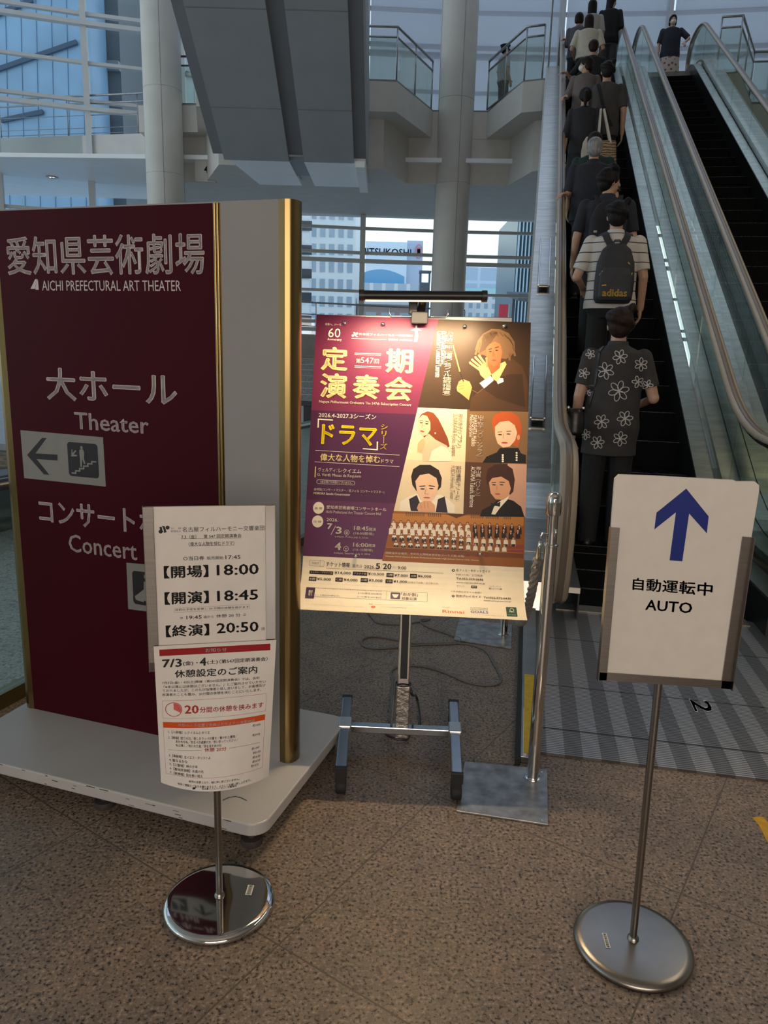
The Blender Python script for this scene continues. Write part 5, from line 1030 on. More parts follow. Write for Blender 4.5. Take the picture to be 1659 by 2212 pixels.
ps.frame(Cc(62, 624), Cc(860, 732), 0.0009, KX, 2, 0.002, ink((242, 230, 206))); ps.rect(Cc(64, 624), Cc(112, 708), ink((62, 40, 74)), 5); tx(Cc, '割\n引', 78, 644, 98, 688, WH)
tx(Cc, 'いきいき割引(65歳以上または障害者手帳所持者[介添人1名含])', 118, 630, 556, 658, KX); tx(Cc, 'S～D席を20%割引', 400, 660, 556, 682, KX); tx(Cc, 'ユース割引(25歳以下)', 116, 674, 276, 696, KX); tx(Cc, 'S～C席を50%割引', 396, 686, 554, 708, KX)
ps.line(Cc(588, 650), Cc(584, 716), 0.0006, KX, 6); ps.rect(Cc(616, 660), Cc(678, 712), ink((72, 48, 84)), 5, 0.003); ps.poly(P_(Cc, [(624, 674), (670, 676), (660, 694), (654, 700), (640, 700), (632, 692)]), CRM, 6)
tx(Cc, '「おか割」', 684, 662, 796, 692, KX, 0.012); tx(Cc, '対象公演', 688, 694, 788, 722, KX, 0.012)
for y, t, x1 in ((514, '名フィル・チケットガイド', 1284), (678, '芸文プレイガイド', 1222)):
    ps.ell(Cc(1034, y + 10), 3.4, 3.0, KX, 5); ps.poly(P_(Cc, [(1031, y + 5), (1031, y + 15), (1040, y + 10)]), CRM, 6); tx(Cc, t, 1052, y, x1, y + 26, KX, 0.014)
tx(Cc, '9:00-17:30／土日祝休', 1054, 542, 1234, 564, KX); tx(Cc, 'Tel.052-339-5666', 1054, 566, 1238, 588, KX, 0.018); tx(Cc, 'www.nagoya-phil.or.jp', 1054, 592, 1250, 612, KX, 0.006); tx(Cc, '名フィル', 1058, 614, 1112, 628, KL); ps.rect(Cc(1156, 618), Cc(1196, 636), KX, 5); tx(Cc, '検索', 1162, 622, 1190, 632, CRM)
tx(Cc, 'インターネット', 1276, 618, 1362, 632, KL); tx(Cc, '購入はこちら▶', 1276, 632, 1366, 648, KX); tx(Cc, '《その他のチケット取扱》', 1022, 650, 1226, 672, KX); tx(Cc, 'Tel.052-972-0430', 1240, 692, 1428, 716, KX, 0.018); tx(Cc, 'www.playguide.co.jp', 1240, 716, 1428, 736, KX, 0.006)
for y, t, x1 in ((736, '主 催 | 公益財団法人名古屋フィルハーモニー交響楽団', 364), (750, '後 援 | 愛知県/愛知県教育委員会/名古屋市', 305), (762, '名古屋市教育委員会/公益財団法人名古屋市文化振興事業団', 438)): tx(Cc, t, 58 if y < 760 else 92, y, x1, y + 16, KL)
tx(Cc, '助成', 472, 746, 496, 758, KL); ps.line(Cc(508, 752), Cc(770, 760), 0.0005, KL, 5); ps.ell(Cc(500, 776), 5, 4, ink((230, 130, 80)), 5); tx(Cc, '文化庁文化芸術振興費補助金', 550, 772, 720, 788, KL); tx(Cc, '特別協賛', 958, 772, 1010, 782, KL); tx(Cc, 'Rinnai', 958, 798, 1106, 834, ink((226, 128, 84)), 0.02)
tx(Cc, 'SUSTAINABLE', 1148, 774, 1268, 790, ink((110, 124, 150))); tx(Cc, 'DEVELOPMENT', 1148, 788, 1268, 804, ink((110, 124, 150))); tx(Cc, 'GOALS', 1148, 802, 1268, 830, ink((92, 112, 160)), 0.02); tx(Cc, '名フィルはSDGsに取り組んでいます', 1148, 838, 1374, 856, KL)
ps.rect(Cc(1390, 770), Cc(1466, 858), ink((40, 84, 66)), 4, 0.002); ps.ell(Cc(1430, 796), 5, 5.5, WH, 5); ps.ell(Cc(1430, 797), 3.8, 4.2, ink((40, 84, 66)), 6); ps.line(Cc(1430, 796), Cc(1430, 818), 0.001, WH, 6); tx(Cc, 'FSC', 1412, 806, 1448, 820, WH); tx(Cc, '責任ある森林管理', 1400, 836, 1456, 846, WH)
poster = ps.build('concert_poster', label='large purple concert poster with portraits of musicians, lit by a bar lamp', cat='poster')
# paper back so the sheet has thickness
g = G(); vs_ = [0, 0.4, VC] + [VC + i * (PH - VC) / 10 for i in range(1, 11)]
for i in range(len(vs_) - 1): g.faces([p3(0, vs_[i], -0.0006), p3(PW, vs_[i], -0.0006), p3(PW, vs_[i + 1], -0.0006), p3(0, vs_[i + 1], -0.0006)], [(0, 1, 2, 3)])
bk = g.build('backing_paper', ink((236, 228, 214)), poster)
md = bk.modifiers.new('thick', 'SOLIDIFY'); md.thickness = 0.0006; md.offset = 0
for q in (A(322, 305), A(575, 312), A(1118, 327), A(1378, 325), Cc(395, 430), Cc(1218, 418)):
    u, v = puv(*q); G().ell(p3(u, v, 0.005), (0.007, 0.007, 0.007)).build('pin', M_chrome, poster, smooth=True)
# --- the rolling stand
st = thing('poster_stand', 'chrome rolling poster stand with H-shaped foot and black casters', 'stand', (0.084, 2.40, 0))
def sp(g, name, m, **k): return world_part(g, name, m, st, **k)
xl0, xl1 = Vector((-0.118, 2.585, 0.082)), Vector((-0.112, 2.10, 0.082)); xr0, xr1 = Vector((0.282, 2.57, 0.082)), Vector((0.252, 2.085, 0.082))
M_tube = mat('bluish_chrome_tube', (0.50, 0.53, 0.56), 0.16, 1.0, var=0.12, scale=10)
for a_, b_ in ((xl0, xl1), (xr0, xr1)):
    ft = sp(G().bar(a_, b_, 0.036, 0.030), 'foot', M_tube, bevel=0.004)
    for e, s_ in ((a_, 1), (b_, -1)):
        d = (a_ - b_).normalized() * s_
        cp = G(); cp.bar(e - d * 0.004, e + d * 0.012, 0.038, 0.032); cpo = cp.build('end_cap', M_rubber); reparent(cpo, st)
        c_ = e - d * 0.012; g = G(); g.lathe([(0, -0.016), (0.024, -0.016), (0.027, -0.012), (0.027, 0.012), (0.024, 0.016), (0, 0.016)], (c_.x, c_.y, 0.027), 20, axis='X'); g.box((c_.x, c_.y, 0.056), (0.03, 0.036, 0.022)); sp(g, 'caster', M_rubber, smooth=True, auto=40)
mid = lambda a_, b_, q: a_.lerp(b_, q)
jl, jr = mid(xl0, xl1, 0.42), mid(xr0, xr1, 0.42)
sp(G().bar(jl, jr, 0.032, 0.026), 'crossbar', M_tube, bevel=0.003)
for j_, a_, b_ in ((jl, xl0, xl1), (jr, xr0, xr1)):
    d = (b_ - a_).normalized(); g = G(); g.bar(j_ - d * 0.035, j_ + d * 0.035, 0.046, 0.044); sp(g, 'joint_clamp', mat('satin_alloy', (0.52, 0.52, 0.51), 0.35, 0.9), bevel=0.005)
px0 = 0.084; py0 = 2.392
sp(G().box((px0, py0, 0.145), (0.050, 0.040, 0.20)), 'sleeve', mat('pebbled_alloy', (0.40, 0.37, 0.34), 0.4, 0.9, var=0.2, scale=60, bump=0.5), bevel=0.005)
g = G(); g.box((px0, py0 + 0.004, 0.42), (0.042, 0.030, 0.36)); sp(g, 'post', M_chrome, bevel=0.004)
sp(G().box((px0, py0 - 0.0115, 0.435), (0.024, 0.002, 0.33)), 'post_groove', M_black)
pb0 = PO + PU * 0.335 + PV * 0.85 - PN * 0.05; pt0 = PO + PU * 0.345 + PV * 0.0 - PN * 0.02
sp(G().bar(Vector((px0, py0 + 0.005, 0.60)), pt0 + Vector((0, 0, 0.02)), 0.042, 0.03, up=(0, -1, 0)), 'upper_post', M_chrome)
sp(G().tube([Vector((px0, py0, 0.246)) + Vector((0.027 * math.cos(t), 0.022 * math.sin(t), 0)) for t in (2 * math.pi * i / 16 for i in range(16))], 0.0028, 6, closed=True), 'cable_tie', M_black)
ra, rb = on_y(722, 687, 2.615), on_y(1106, 693, 2.615)
rail_ = sp(G().bar(ra, rb, 0.012, 0.022), 'top_rail', mat('anodised_rail', (0.22, 0.21, 0.20), 0.4, 0.9), bevel=0.002)
br_ = [Vector((x, 2.612, 1.49)) for x in (0, 1)]
h0, h1 = on_y(842, 678, 2.60), on_y(968, 680, 2.60)
sp(G().tube([h0 + Vector((0, 0, 0.018)), h0, h0 + Vector((0.006, 0, -0.008)), h1 + Vector((-0.006, 0, -0.008)), h1, h1 + Vector((0, 0, 0.018))], 0.0025, 6), 'hanger_hook', M_chrome, smooth=True)
# --- bar lamp
ca = on_y(906, 684, 2.585)
lm = thing('bar_lamp', 'black bar lamp clamped above the purple poster, glowing warm along its underside', 'lamp', tuple(ca))
g = G(); g.box(ca + Vector((0, -0.004, -0.004)), (0.055, 0.03, 0.040)); g.box(ca + Vector((-0.022, 0.01, 0.034)), (0.03, 0.03, 0.055)); world_part(g, 'clamp', M_black, lm, bevel=0.003)
l0, l1 = on_y(776, 638, 2.455), on_y(1052, 640, 2.455); lc = (l0 + l1) / 2
g = G(); g.tube([ca + Vector((0.005, 0, 0.01)), ca + Vector((0.008, -0.01, 0.05)), lc + Vector((0, 0.01, -0.005))], 0.013, 10); world_part(g, 'arm', M_black, lm, smooth=True)
d = (l1 - l0).normalized(); g = G(); g.tube([l0 + d * 0.014, l1 - d * 0.014], 0.0155, 16); hd = world_part(g, 'head', mat('black_ribbed_shade', (0.022, 0.02, 0.02), 0.35, 0.4), lm, smooth=True, auto=40)
for a_, b_ in ((l0, l0 + d * 0.016), (l1 - d * 0.016, l1)): world_part(G().tube([a_, b_], 0.0185, 14), 'end_cap', M_black, lm, smooth=True, auto=40)
strip_dir = Vector((0, 0.05, -1)).normalized()
g = G(); g.bar(l0 + d * 0.02 + strip_dir * 0.0150, l1 - d * 0.02 + strip_dir * 0.0150, 0.014, 0.006); world_part(g, 'diffuser', emis('lamp_strip', (1.0, 0.78, 0.42), 3.0), lm)
for k_ in range(5):
    q = l0.lerp(l1, (k_ + 0.5) / 5) + strip_dir * 0.0195
    L_ = bpy.data.lights.new('bar_lamp_light', 'AREA'); L_.shape = 'RECTANGLE'; L_.size = 0.07; L_.size_y = 0.012; L_.energy = 1.4; L_.color = (1.0, 0.74, 0.44); L_.spread = R(160)
    o = bpy.data.objects.new('bar_lamp_light', L_); COL.objects.link(o); o.location = q; o.rotation_euler = (strip_dir).to_track_quat('-Z', 'Y').to_euler()
# --- cable
Zc = lambda x, y: on_z(600 + x / 2.676, 1300 + y / 2.676, 0.004)
def smooth_path(P, n=6):
    out = []
    for i in range(len(P) - 1):
        p0, p1, p2, p3_ = P[max(i - 1, 0)], P[i], P[i + 1], P[min(i + 2, len(P) - 1)]
        for j in range(n):
            t = j / n; out.append(0.5 * (2 * p1 + (p2 - p0) * t + (2 * p0 - 5 * p1 + 4 * p2 - p3_) * t * t + (3 * p1 - p0 - 3 * p2 + p3_) * t ** 3))
    return out + [P[-1]]
pts = [Zc(*q) for q in ((500, 20), (550, 96), (590, 124), (700, 130), (800, 118), (880, 100), (820, 108), (870, 145), (990, 188), (1055, 215), (1030, 240), (900, 246), (770, 252), (660, 266), (550, 270), (490, 250), (495, 215), (560, 202), (690, 222), (780, 240), (900, 242), (1060, 240), (1190, 275), (1245, 350), (1290, 440), (1270, 475), (1200, 483), (1100, 468), (1000, 425), (900, 388), (800, 370), (700, 376), (655, 405), (665, 450))]
pts = pts + [Vector((0.045, 2.42, 0.05)), Vector((0.054, 2.40, 0.20)), Vector((0.056, 2.393, 0.246))]
G().tube(smooth_path(pts), 0.0042, 8).build('power_cable', mat('grey_cable', (0.13, 0.12, 0.115), 0.5), smooth=True, label='grey power cable looping over the floor behind the poster stand', cat='cable')
pts = [Vector((0.108, 2.388, 0.235)), Vector((0.118, 2.40, 0.20)), Zc(800, 620) + Vector((0, 0, 0.05)), Zc(822, 690), Zc(800, 735), Zc(770, 742), Vector((0.10, 2.43, 0.01)), Vector((0.03, 2.45, 0.02)), Zc(655, 712) + Vector((0, 0, 0.02))]
G().tube(smooth_path(pts), 0.0048, 8).build('black_cord', M_black, smooth=True, label='short black cord hanging from the poster stand post to the floor', cat='cord')

# ================================================================== BARRIER POSTS AND ROPE
def stanchion(c, quad, label, dz=0.0):
    t = thing('barrier_post', label, 'barrier post', (c.x, c.y, 0), group='chrome barrier posts with square plates')
    world_part(G().extr([Vector((p.x, p.y, 0.0)) for p in quad], (0, 0, 0.007)), 'base_plate', mat('scuffed_steel_plate', (0.30, 0.30, 0.30), 0.42, 0.85, var=0.35, scale=22), t, bevel=0.0015)
    cen = sum(quad, Vector()) / 4
    for p in quad: world_part(G().lathe([(0, 0.0), (0.005, 0.0), (0.0045, 0.0012), (0, 0.0014)], tuple(Vector((p.x, p.y, 0.007)).lerp(Vector((cen.x, cen.y, 0.007)), 0.13)), 12), 'screw', M_steel_d, t)
    G().lathe([(0.026, 0.007), (0.025, 0.009), (0.0195, 0.010), (0.0195, 0.80), (0.0225, 0.802), (0.0225, 0.808), (0.0165, 0.81), (0.0165, 0.905), (0, 0.905)], n=28).build('post', M_chrome, t, smooth=True, auto=35)
    G().lathe([(0, 0.90), (0.022, 0.90), (0.0232, 0.905), (0.0232, 0.94), (0.0215, 0.957), (0.015, 0.968), (0.007, 0.972), (0, 0.9725)], n=28).build('cap', M_chrome, t, smooth=True, auto=35)
    g = G(); g.tube([(-0.012, -0.004, 0.84), (-0.03, -0.004, 0.842), (-0.034, -0.004, 0.832), (-0.030, -0.004, 0.822)], 0.0035, 8); g.tube([(0.006, -0.015, 0.83), (0.008, -0.021, 0.845), (0.008, -0.021, 0.86)], 0.003, 8); g.build('hook', M_chrome, t, smooth=True)
    return t
s1 = on_z(1150, 1683); q1_ = [on_z(*p) for p in ((1003, 1648), (1182, 1665), (1184, 1785), (985, 1755))]
stanchion(s1, q1_, 'near chrome barrier post on a scuffed square plate, right of the poster')
s2 = on_z(1087, 1372); q2_ = [on_z(*p) for p in ((992, 1338), (1106, 1352), (1105, 1403), (980, 1384))]
stanchion(s2, q2_, 'far chrome barrier post on a square plate, behind the poster')
def rope_pt(t): 
    p = Vector((s1.x - 0.034, s1.y, 0)).lerp(Vector((s2.x - 0.03, s2.y, 0)), t); p.z = 0.80 - 0.42 * (1 - abs(2 * t - 1) ** 3.0); return p
top = [Vector((s1.x - 0.034, s1.y - 0.002, 0.815)), Vector((s1.x - 0.037, s1.y + 0.004, 0.77))]
core = [rope_pt(0.02 + 0.96 * i / 60) for i in range(61)]
rp_t = thing('barrier_rope', 'drooping grey braided barrier rope between the two chrome posts', 'rope', tuple(core[30]))
g = G(); g.tube(core, 0.0125, 10); rop = world_part(g, 'rope', mat('grey_braid', (0.27, 0.25, 0.23), 0.9, var=0.25, scale=120), rp_t, smooth=True)
g = G()
for ph in range(4):
    P = []
    for i in range(241):
        t = 0.02 + 0.96 * i / 240; c = rope_pt(t); tg = (rope_pt(min(t + 0.004, 1)) - rope_pt(max(t - 0.004, 0))).normalized(); x = tg.cross(Vector((1, 0, 0.01))).normalized(); y = tg.cross(x)
        an = i * 0.42 + ph * math.pi / 2; P.append(c + (x * math.cos(an) + y * math.sin(an)) * 0.0105)
    g.tube(P, 0.0058, 6)
world_part(g, 'braid', mat('grey_braid', (0.27, 0.25, 0.23)), rp_t, smooth=True)
for c0_, c1_ in ((top[0], core[0]), (Vector((s2.x - 0.034, s2.y, 0.815)), core[-1])): world_part(G().tube([c0_, c0_.lerp(c1_, 0.5), c1_ + (c1_ - c0_).normalized() * 0.03], [0.005, 0.007, 0.013], 10), 'snap_hook', M_chrome, rp_t, smooth=True)
# ================================================================== PEOPLE
def voxel(g, size, smooth=2):
    bm = g.bm; bmesh.ops.recalc_face_normals(bm, faces=bm.faces); me = bpy.data.meshes.new('tmp'); bm.to_mesh(me); bm.free()
    o = bpy.data.objects.new('tmp', me); COL.objects.link(o)
    md = o.modifiers.new('r', 'REMESH'); md.mode = 'VOXEL'; md.voxel_size = size; md.use_smooth_shade = True
    if smooth: m2 = o.modifiers.new('s', 'SMOOTH'); m2.factor = 0.5; m2.iterations = smooth
    out = bpy.data.meshes.new_from_object(o.evaluated_get(bpy.context.evaluated_depsgraph_get()))
    bpy.data.objects.remove(o); bpy.data.meshes.remove(me)
    out.materials.clear(); return out
def vobj(name, g, size, m, parent, smooth=2):
    me = voxel(g, size, smooth); me.name = name; me.materials.append(m)
    o = bpy.data.objects.new(name, me); COL.objects.link(o); o.parent = parent; return o
def limb(g, P, rr_, n=12):
    g.tube(P, rr_, n)
    for p, r in zip(P, rr_): g.ell(p, (r, r, r), u=12, v=8)
def ering(z, rx, ry, cy=0.0, cx=0.0, n=24, e=1.0):
    return [Vector((cx + rx * math.copysign(abs(math.cos(t)) ** e, math.cos(t)), cy + ry * math.copysign(abs(math.sin(t)) ** e, math.sin(t)), z)) for t in (2 * math.pi * i / n for i in range(n))]
TORSO = [(0.78, 0.155, 0.105, 0.0), (0.90, 0.172, 0.118, -0.005), (1.00, 0.155, 0.105, 0.0), (1.09, 0.143, 0.098, 0.0), (1.20, 0.156, 0.105, 0.0), (1.30, 0.172, 0.108, -0.005), (1.37, 0.182, 0.098, -0.01), (1.415, 0.150, 0.080, -0.012), (1.45, 0.085, 0.065, -0.01), (1.475, 0.058, 0.056, -0.008)]
def hand(g, W, d, n, side, k=1.0, curl=0.5):
    """palm with four unequal bent fingers and a thumb; d along the palm, n out of the palm, side towards the thumb"""
    d, n = d.normalized(), n.normalized(); s = d.cross(n).normalized()
    if s.dot(side) < 0: s = -s
    M = Matrix(((s.x, d.x, n.x, 0), (s.y, d.y, n.y, 0), (s.z, d.z, n.z, 0), (0, 0, 0, 1)))
    g.ell(W + d * 0.045 * k, (0.040 * k, 0.052 * k, 0.016 * k), M)
    for i, L_ in enumerate((0.066, 0.076, 0.072, 0.056)):
        b_ = W + d * (0.082 if i in (1, 2) else 0.075) * k + s * (0.030 - 0.020 * i) * k; P = [b_ - d * 0.02 * k]; dd = d.copy()
        for j in range(3):
            P.append(b_ if j == 0 else P[-1] + dd * L_ * 0.42 * k); dd = (dd * math.cos(curl) + n * math.sin(curl)).normalized()
        P.append(P[-1] + dd * L_ * 0.36 * k)
        limb(g, P, [0.0095 * k, 0.0095 * k, 0.009 * k, 0.0085 * k, 0.007 * k][:len(P)], 8)
    t0 = W + d * 0.022 * k + s * 0.030 * k; t1 = t0 + (d * 0.55 + s * 0.75 + n * 0.2).normalized() * 0.036 * k; t2 = t1 + (d * 0.85 + s * 0.25 + n * 0.4).normalized() * 0.028 * k
    limb(g, [t0, t1, t2], [0.012 * k, 0.0105 * k, 0.008 * k], 8)
M_skin = mat('skin', (0.50, 0.30, 0.21), 0.5, var=0.06, scale=30)
M_hair = mat('black_hair', (0.010, 0.008, 0.008), 0.6, var=0.5, scale=60, aniso=(1, 1, 0.15), bump=0.5, spec=0.2)
M_hairb = mat('dark_brown_hair', (0.022, 0.011, 0.008), 0.6, var=0.5, scale=60, aniso=(1, 1, 0.15), bump=0.5, spec=0.2)
M_hairg = mat('grey_hair', (0.21, 0.21, 0.215), 0.45, var=0.45, scale=50, aniso=(1, 1, 0.2), bump=0.5)
M_dark = mat('black_cloth', (0.013, 0.013, 0.016), 0.85, var=0.2, scale=25, bump=0.2)
M_navy2 = mat('navy_cloth', (0.016, 0.018, 0.028), 0.85, var=0.2, scale=20, bump=0.3)
M_char = mat('charcoal_cloth', (0.045, 0.043, 0.044), 0.85, var=0.15, scale=20, bump=0.3)
M_shoe = mat('black_shoe', (0.012, 0.012, 0.013), 0.4)
M_eye = mat('eye_dark', (0.015, 0.012, 0.010), 0.2); M_lip = mat('lips', (0.42, 0.17, 0.14), 0.45); M_mask = mat('white_face_mask', (0.72, 0.70, 0.68), 0.8)
def person(label, loc, rz, h=1.70, yaw=0.0, hair='short', hair_m=None, top=('shirt', None, 0.86, 0.33), bottom=('trousers', None), armL='down', armR='down', w=1.0, lean=0.0, vs=0.0085, face=False, mask=False, collar=False, feet=True, sk=None, group=None, stepoff=0.0):
    """a standing figure; x right, y forward (the way it faces), z up, feet on 0. top = (name, material, hem height, sleeve length 0..1)"""
    k = h / 1.70; t = thing('person', label, 'person', loc, rz, group); sk = sk or M_skin
    V = lambda x, y, z: Vector((x * k, (y + lean * max(0, z - 0.9)) * k, z * k))
    def ringk(z, rx, ry, cy): return [V(p.x, p.y, p.z) for p in ering(z, rx * w, ry * w, cy)]
    def arm(sgn, pose):
        S = V(sgn * 0.178 * w, -0.012, 1.385)
        if pose == 'down': return [S, V(sgn * 0.235 * w, -0.03, 1.11), V(sgn * 0.245 * w, 0.05, 0.86)]
        if pose == 'front': return [S, V(sgn * 0.235 * w, -0.05, 1.12), V(sgn * 0.12, 0.19, 1.12)]
        if pose == 'bent': return [S, V(sgn * 0.27 * w, -0.02, 1.11), V(sgn * 0.21 * w, 0.20, 1.05)]
        return [S] + [Vector(p) for p in pose]
    aL, aR = arm(-1, armL), arm(1, armR)
    g = G(); g.loft([ringk(*r) for r in TORSO])
    limb(g, [V(0, -0.010, 1.43), V(0, 0.004, 1.54)], [0.056 * k, 0.052 * k])
    hm = Matrix.Translation(V(0, 0.0, 1.53)) @ Matrix.Rotation(yaw, 4, 'Z') @ Matrix.Scale(k, 4)
    H = lambda x, y, z: hm @ Vector((x, y, z))
    rot = Matrix.Rotation(yaw, 4, 'Z')
    g.ell(H(0, 0.005, 0.085), (0.074 * k, 0.092 * k, 0.098 * k), rot, 20, 14); g.ell(H(0, 0.030, 0.030), (0.056 * k, 0.062 * k, 0.062 * k), rot, 16, 10)
    g.ell(H(0, 0.052, -0.012), (0.030 * k, 0.032 * k, 0.022 * k), rot)
    limb(g, [H(0, 0.093, 0.088), H(0, 0.112, 0.050)], [0.010 * k, 0.014 * k], 8)
    for s_ in (-1, 1): g.ell(H(s_ * 0.076, -0.006, 0.062), (0.010 * k, 0.020 * k, 0.032 * k), rot)
    for s_, A_, pose in ((-1, aL, armL), (1, aR, armR)):
        limb(g, A_, [0.050 * k * w, 0.040 * k, 0.029 * k]); d = (A_[2] - A_[1]).normalized()
        if pose == 'down': hand(g, A_[2], d, Vector((-s_, 0.15, 0)), Vector((0, 1, 0)), k, 0.35)
        elif pose in ('front', 'bent'): hand(g, A_[2], d, Vector((0, 0.2, -1)), Vector((-s_, 0, 0)), k, 0.5)
        else:
            d2 = Vector((d.x, d.y, min(d.z, 0.0))).normalized(); d2 = (d2 + Vector((s_ * 0.5, 0.4, -0.05))).normalized(); hand(g, A_[2], d2, Vector((0, 0, -1)) - d2 * d2.dot(Vector((0, 0, -1))), Vector((-s_, 0.8, 0)), k, 0.42)
    for s_ in (-1, 1):
        limb(g, [V(s_ * 0.085, 0, 0.86), V(s_ * 0.092, 0.012, 0.48), V(s_ * 0.095, -0.01, 0.09)], [0.086 * k, 0.056 * k, 0.040 * k])
        limb(g, [V(s_ * 0.095, -0.03, 0.045), V(s_ * 0.105, 0.13, 0.03)], [0.035 * k, 0.028 * k])
    vobj('body', g, vs, sk, t)
    # clothes
    nm, tm, hem, sl = top
    g = G(); inf = 0.020
    rings = [r for r in TORSO if r[0] > hem + 0.03 and r[0] < 1.46]
    def at(z):
        for r0, r1 in zip(TORSO, TORSO[1:]):
            if r0[0] <= z <= r1[0]: q = (z - r0[0]) / (r1[0] - r0[0]); return tuple(a + (b - a) * q for a, b in zip(r0, r1))
        return TORSO[0]
    R0 = at(hem); loose = 0.030
    prof = [(hem, R0[1] + loose + 0.008, R0[2] + loose + 0.008, R0[3])] + [(z, max(rx, 0.158) + (loose if z < 1.25 else inf), max(ry, 0.104) + (loose if z < 1.25 else inf), cy) for z, rx, ry, cy in rings if z < 1.44] + [(1.462, 0.078, 0.072, -0.010)]
    g.loft([ringk(*r) for r in prof])
    for A_ in (aL, aR):
        L1 = 1.0 if sl > 0.5 else sl * 2; P = [A_[0], A_[0].lerp(A_[1], L1)]; rs_ = [0.062 * k * w, (0.064 - 0.006 * L1) * k * w]
        if sl > 0.5: P.append(A_[1].lerp(A_[2], (sl - 0.5) * 2)); rs_ = [0.062 * k * w, 0.054 * k * w, 0.046 * k * w]
        g.tube(P, rs_, 14); g.ell(P[0], (rs_[0],) * 3); 
        if len(P) > 2: g.ell(P[1], (rs_[1],) * 3)
    if collar: g.lathe([(0.052 * k, 1.44 * k), (0.074 * k, 1.43 * k), (0.070 * k, 1.49 * k), (0.058 * k, 1.495 * k)], tuple(V(0, -0.006, 1.44) - Vector((0, 0, 1.44 * k))), 20)
    shirt = vobj(nm, g, vs, tm or M_dark, t)
    bn, bmt = bottom
    g = G()
    if bn == 'skirt':
        g.loft([ringk(*r) for r in ((0.24, 0.235, 0.20, 0), (0.45, 0.225, 0.185, 0), (0.70, 0.205, 0.155, 0), (0.90, 0.185, 0.130, 0), (1.02, 0.158, 0.112, 0))])
    else:
        g.loft([ringk(*r) for r in ((0.77, 0.150, 0.105, 0), (0.84, 0.185, 0.130, -0.004), (0.92, 0.184, 0.130, -0.006), (1.02, 0.160, 0.112, 0), (1.04, 0.150, 0.106, 0))])
        wd = 0.022 if bn == 'trousers' else 0.038
        for s_ in (-1, 1):
            limb(g, [V(s_ * 0.088, 0, 0.84), V(s_ * 0.094, 0.012, 0.48)], [0.092 * k, (0.058 + wd) * k]); g.tube([V(s_ * 0.094, 0.012, 0.48), V(s_ * 0.097, -0.008, 0.05)], [(0.058 + wd) * k, (0.046 + wd) * k], 14)
    vobj(bn, g, vs, bmt or M_dark, t)
    if feet:
        for s_ in (-1, 1):
            g = G(); limb(g, [V(s_ * 0.097, -0.045, 0.045), V(s_ * 0.105, 0.05, 0.045), V(s_ * 0.110, 0.135, 0.036)], [0.045 * k, 0.042 * k, 0.036 * k]); g.box(V(s_ * 0.103, 0.045, 0.010), (0.085 * k, 0.255 * k, 0.020 * k)); vobj('shoe', g, vs * 0.9, M_shoe, t)
    # hair
    hm_ = hair_m or M_hair; g = G()
    big = 1.10
    g.ell(H(0, -0.012, 0.102), (0.082 * k * big, 0.094 * k * big, 0.088 * k * big), rot, 20, 14); g.ell(H(0, -0.042, 0.060), (0.072 * k * big, 0.060 * k * big, 0.080 * k), rot, 16, 10)
    if face or mask: pass
    g.ell(H(0, 0.050, 0.150), (0.062 * k, 0.045 * k, 0.034 * k), rot)
    if hair == 'full':
        for i in range(26):
            a_ = i * 2.399; z_ = 0.06 + 0.12 * ((i * 0.618) % 1); g.ell(H(0.078 * math.cos(a_) * 0.95, -0.022 + 0.076 * math.sin(a_), z_ + 0.012), (0.030 * k, 0.030 * k, 0.034 * k))
    if hair in ('long', 'bob', 'ponytail'):
        zl = {'long': -0.26, 'bob': -0.02, 'ponytail': 0.0}[hair]
        g.loft([[H(p.x, p.y, p.z) for p in ering(z, rx, ry, cy)] for z, rx, ry, cy in ((0.12, 0.088, 0.085, -0.02), (0.05, 0.092, 0.078, -0.03), (-0.02 if hair == 'long' else 0.02, 0.092 if hair != 'ponytail' else 0.07, 0.062, -0.045), (zl, 0.098 if hair == 'long' else 0.080 if hair == 'bob' else 0.05, 0.040, -0.085 if hair == 'long' else -0.05))])
        if hair == 'ponytail': limb(g, [H(0, -0.09, 0.12), H(0, -0.135, 0.08), H(0, -0.13, -0.02), H(0, -0.115, -0.12)], [0.03 * k, 0.034 * k, 0.030 * k, 0.012 * k])
    vobj('hair', g, vs * 0.9, hm_, t, 8 if hair == 'full' else 4)
    if face or mask:
        for s_ in (-1, 1):
            G().ell(H(s_ * 0.030, 0.084, 0.082), (0.013 * k, 0.007 * k, 0.0065 * k), rot).build('eye', M_eye, t, smooth=True); G().ell(H(s_ * 0.031, 0.087, 0.106), (0.017 * k, 0.006 * k, 0.0035 * k), rot).build('eyebrow', hm_, t, smooth=True)
        if mask:
            g = G(); g.ell(H(0, 0.062, 0.030), (0.058 * k, 0.060 * k, 0.048 * k), rot, 18, 12); 
            for s_ in (-1, 1): g.tube([H(s_ * 0.052, 0.06, 0.05), H(s_ * 0.078, 0.0, 0.066)], 0.003 * k, 6); g.tube([H(s_ * 0.052, 0.06, 0.01), H(s_ * 0.078, -0.004, 0.045)], 0.003 * k, 6)
            g.build('face_mask', M_mask, t, smooth=True)
        else: G().ell(H(0, 0.094, 0.022), (0.022 * k, 0.008 * k, 0.008 * k), rot).build('mouth', M_lip, t, smooth=True)
    return t, V, H, shirt, (aL, aR)
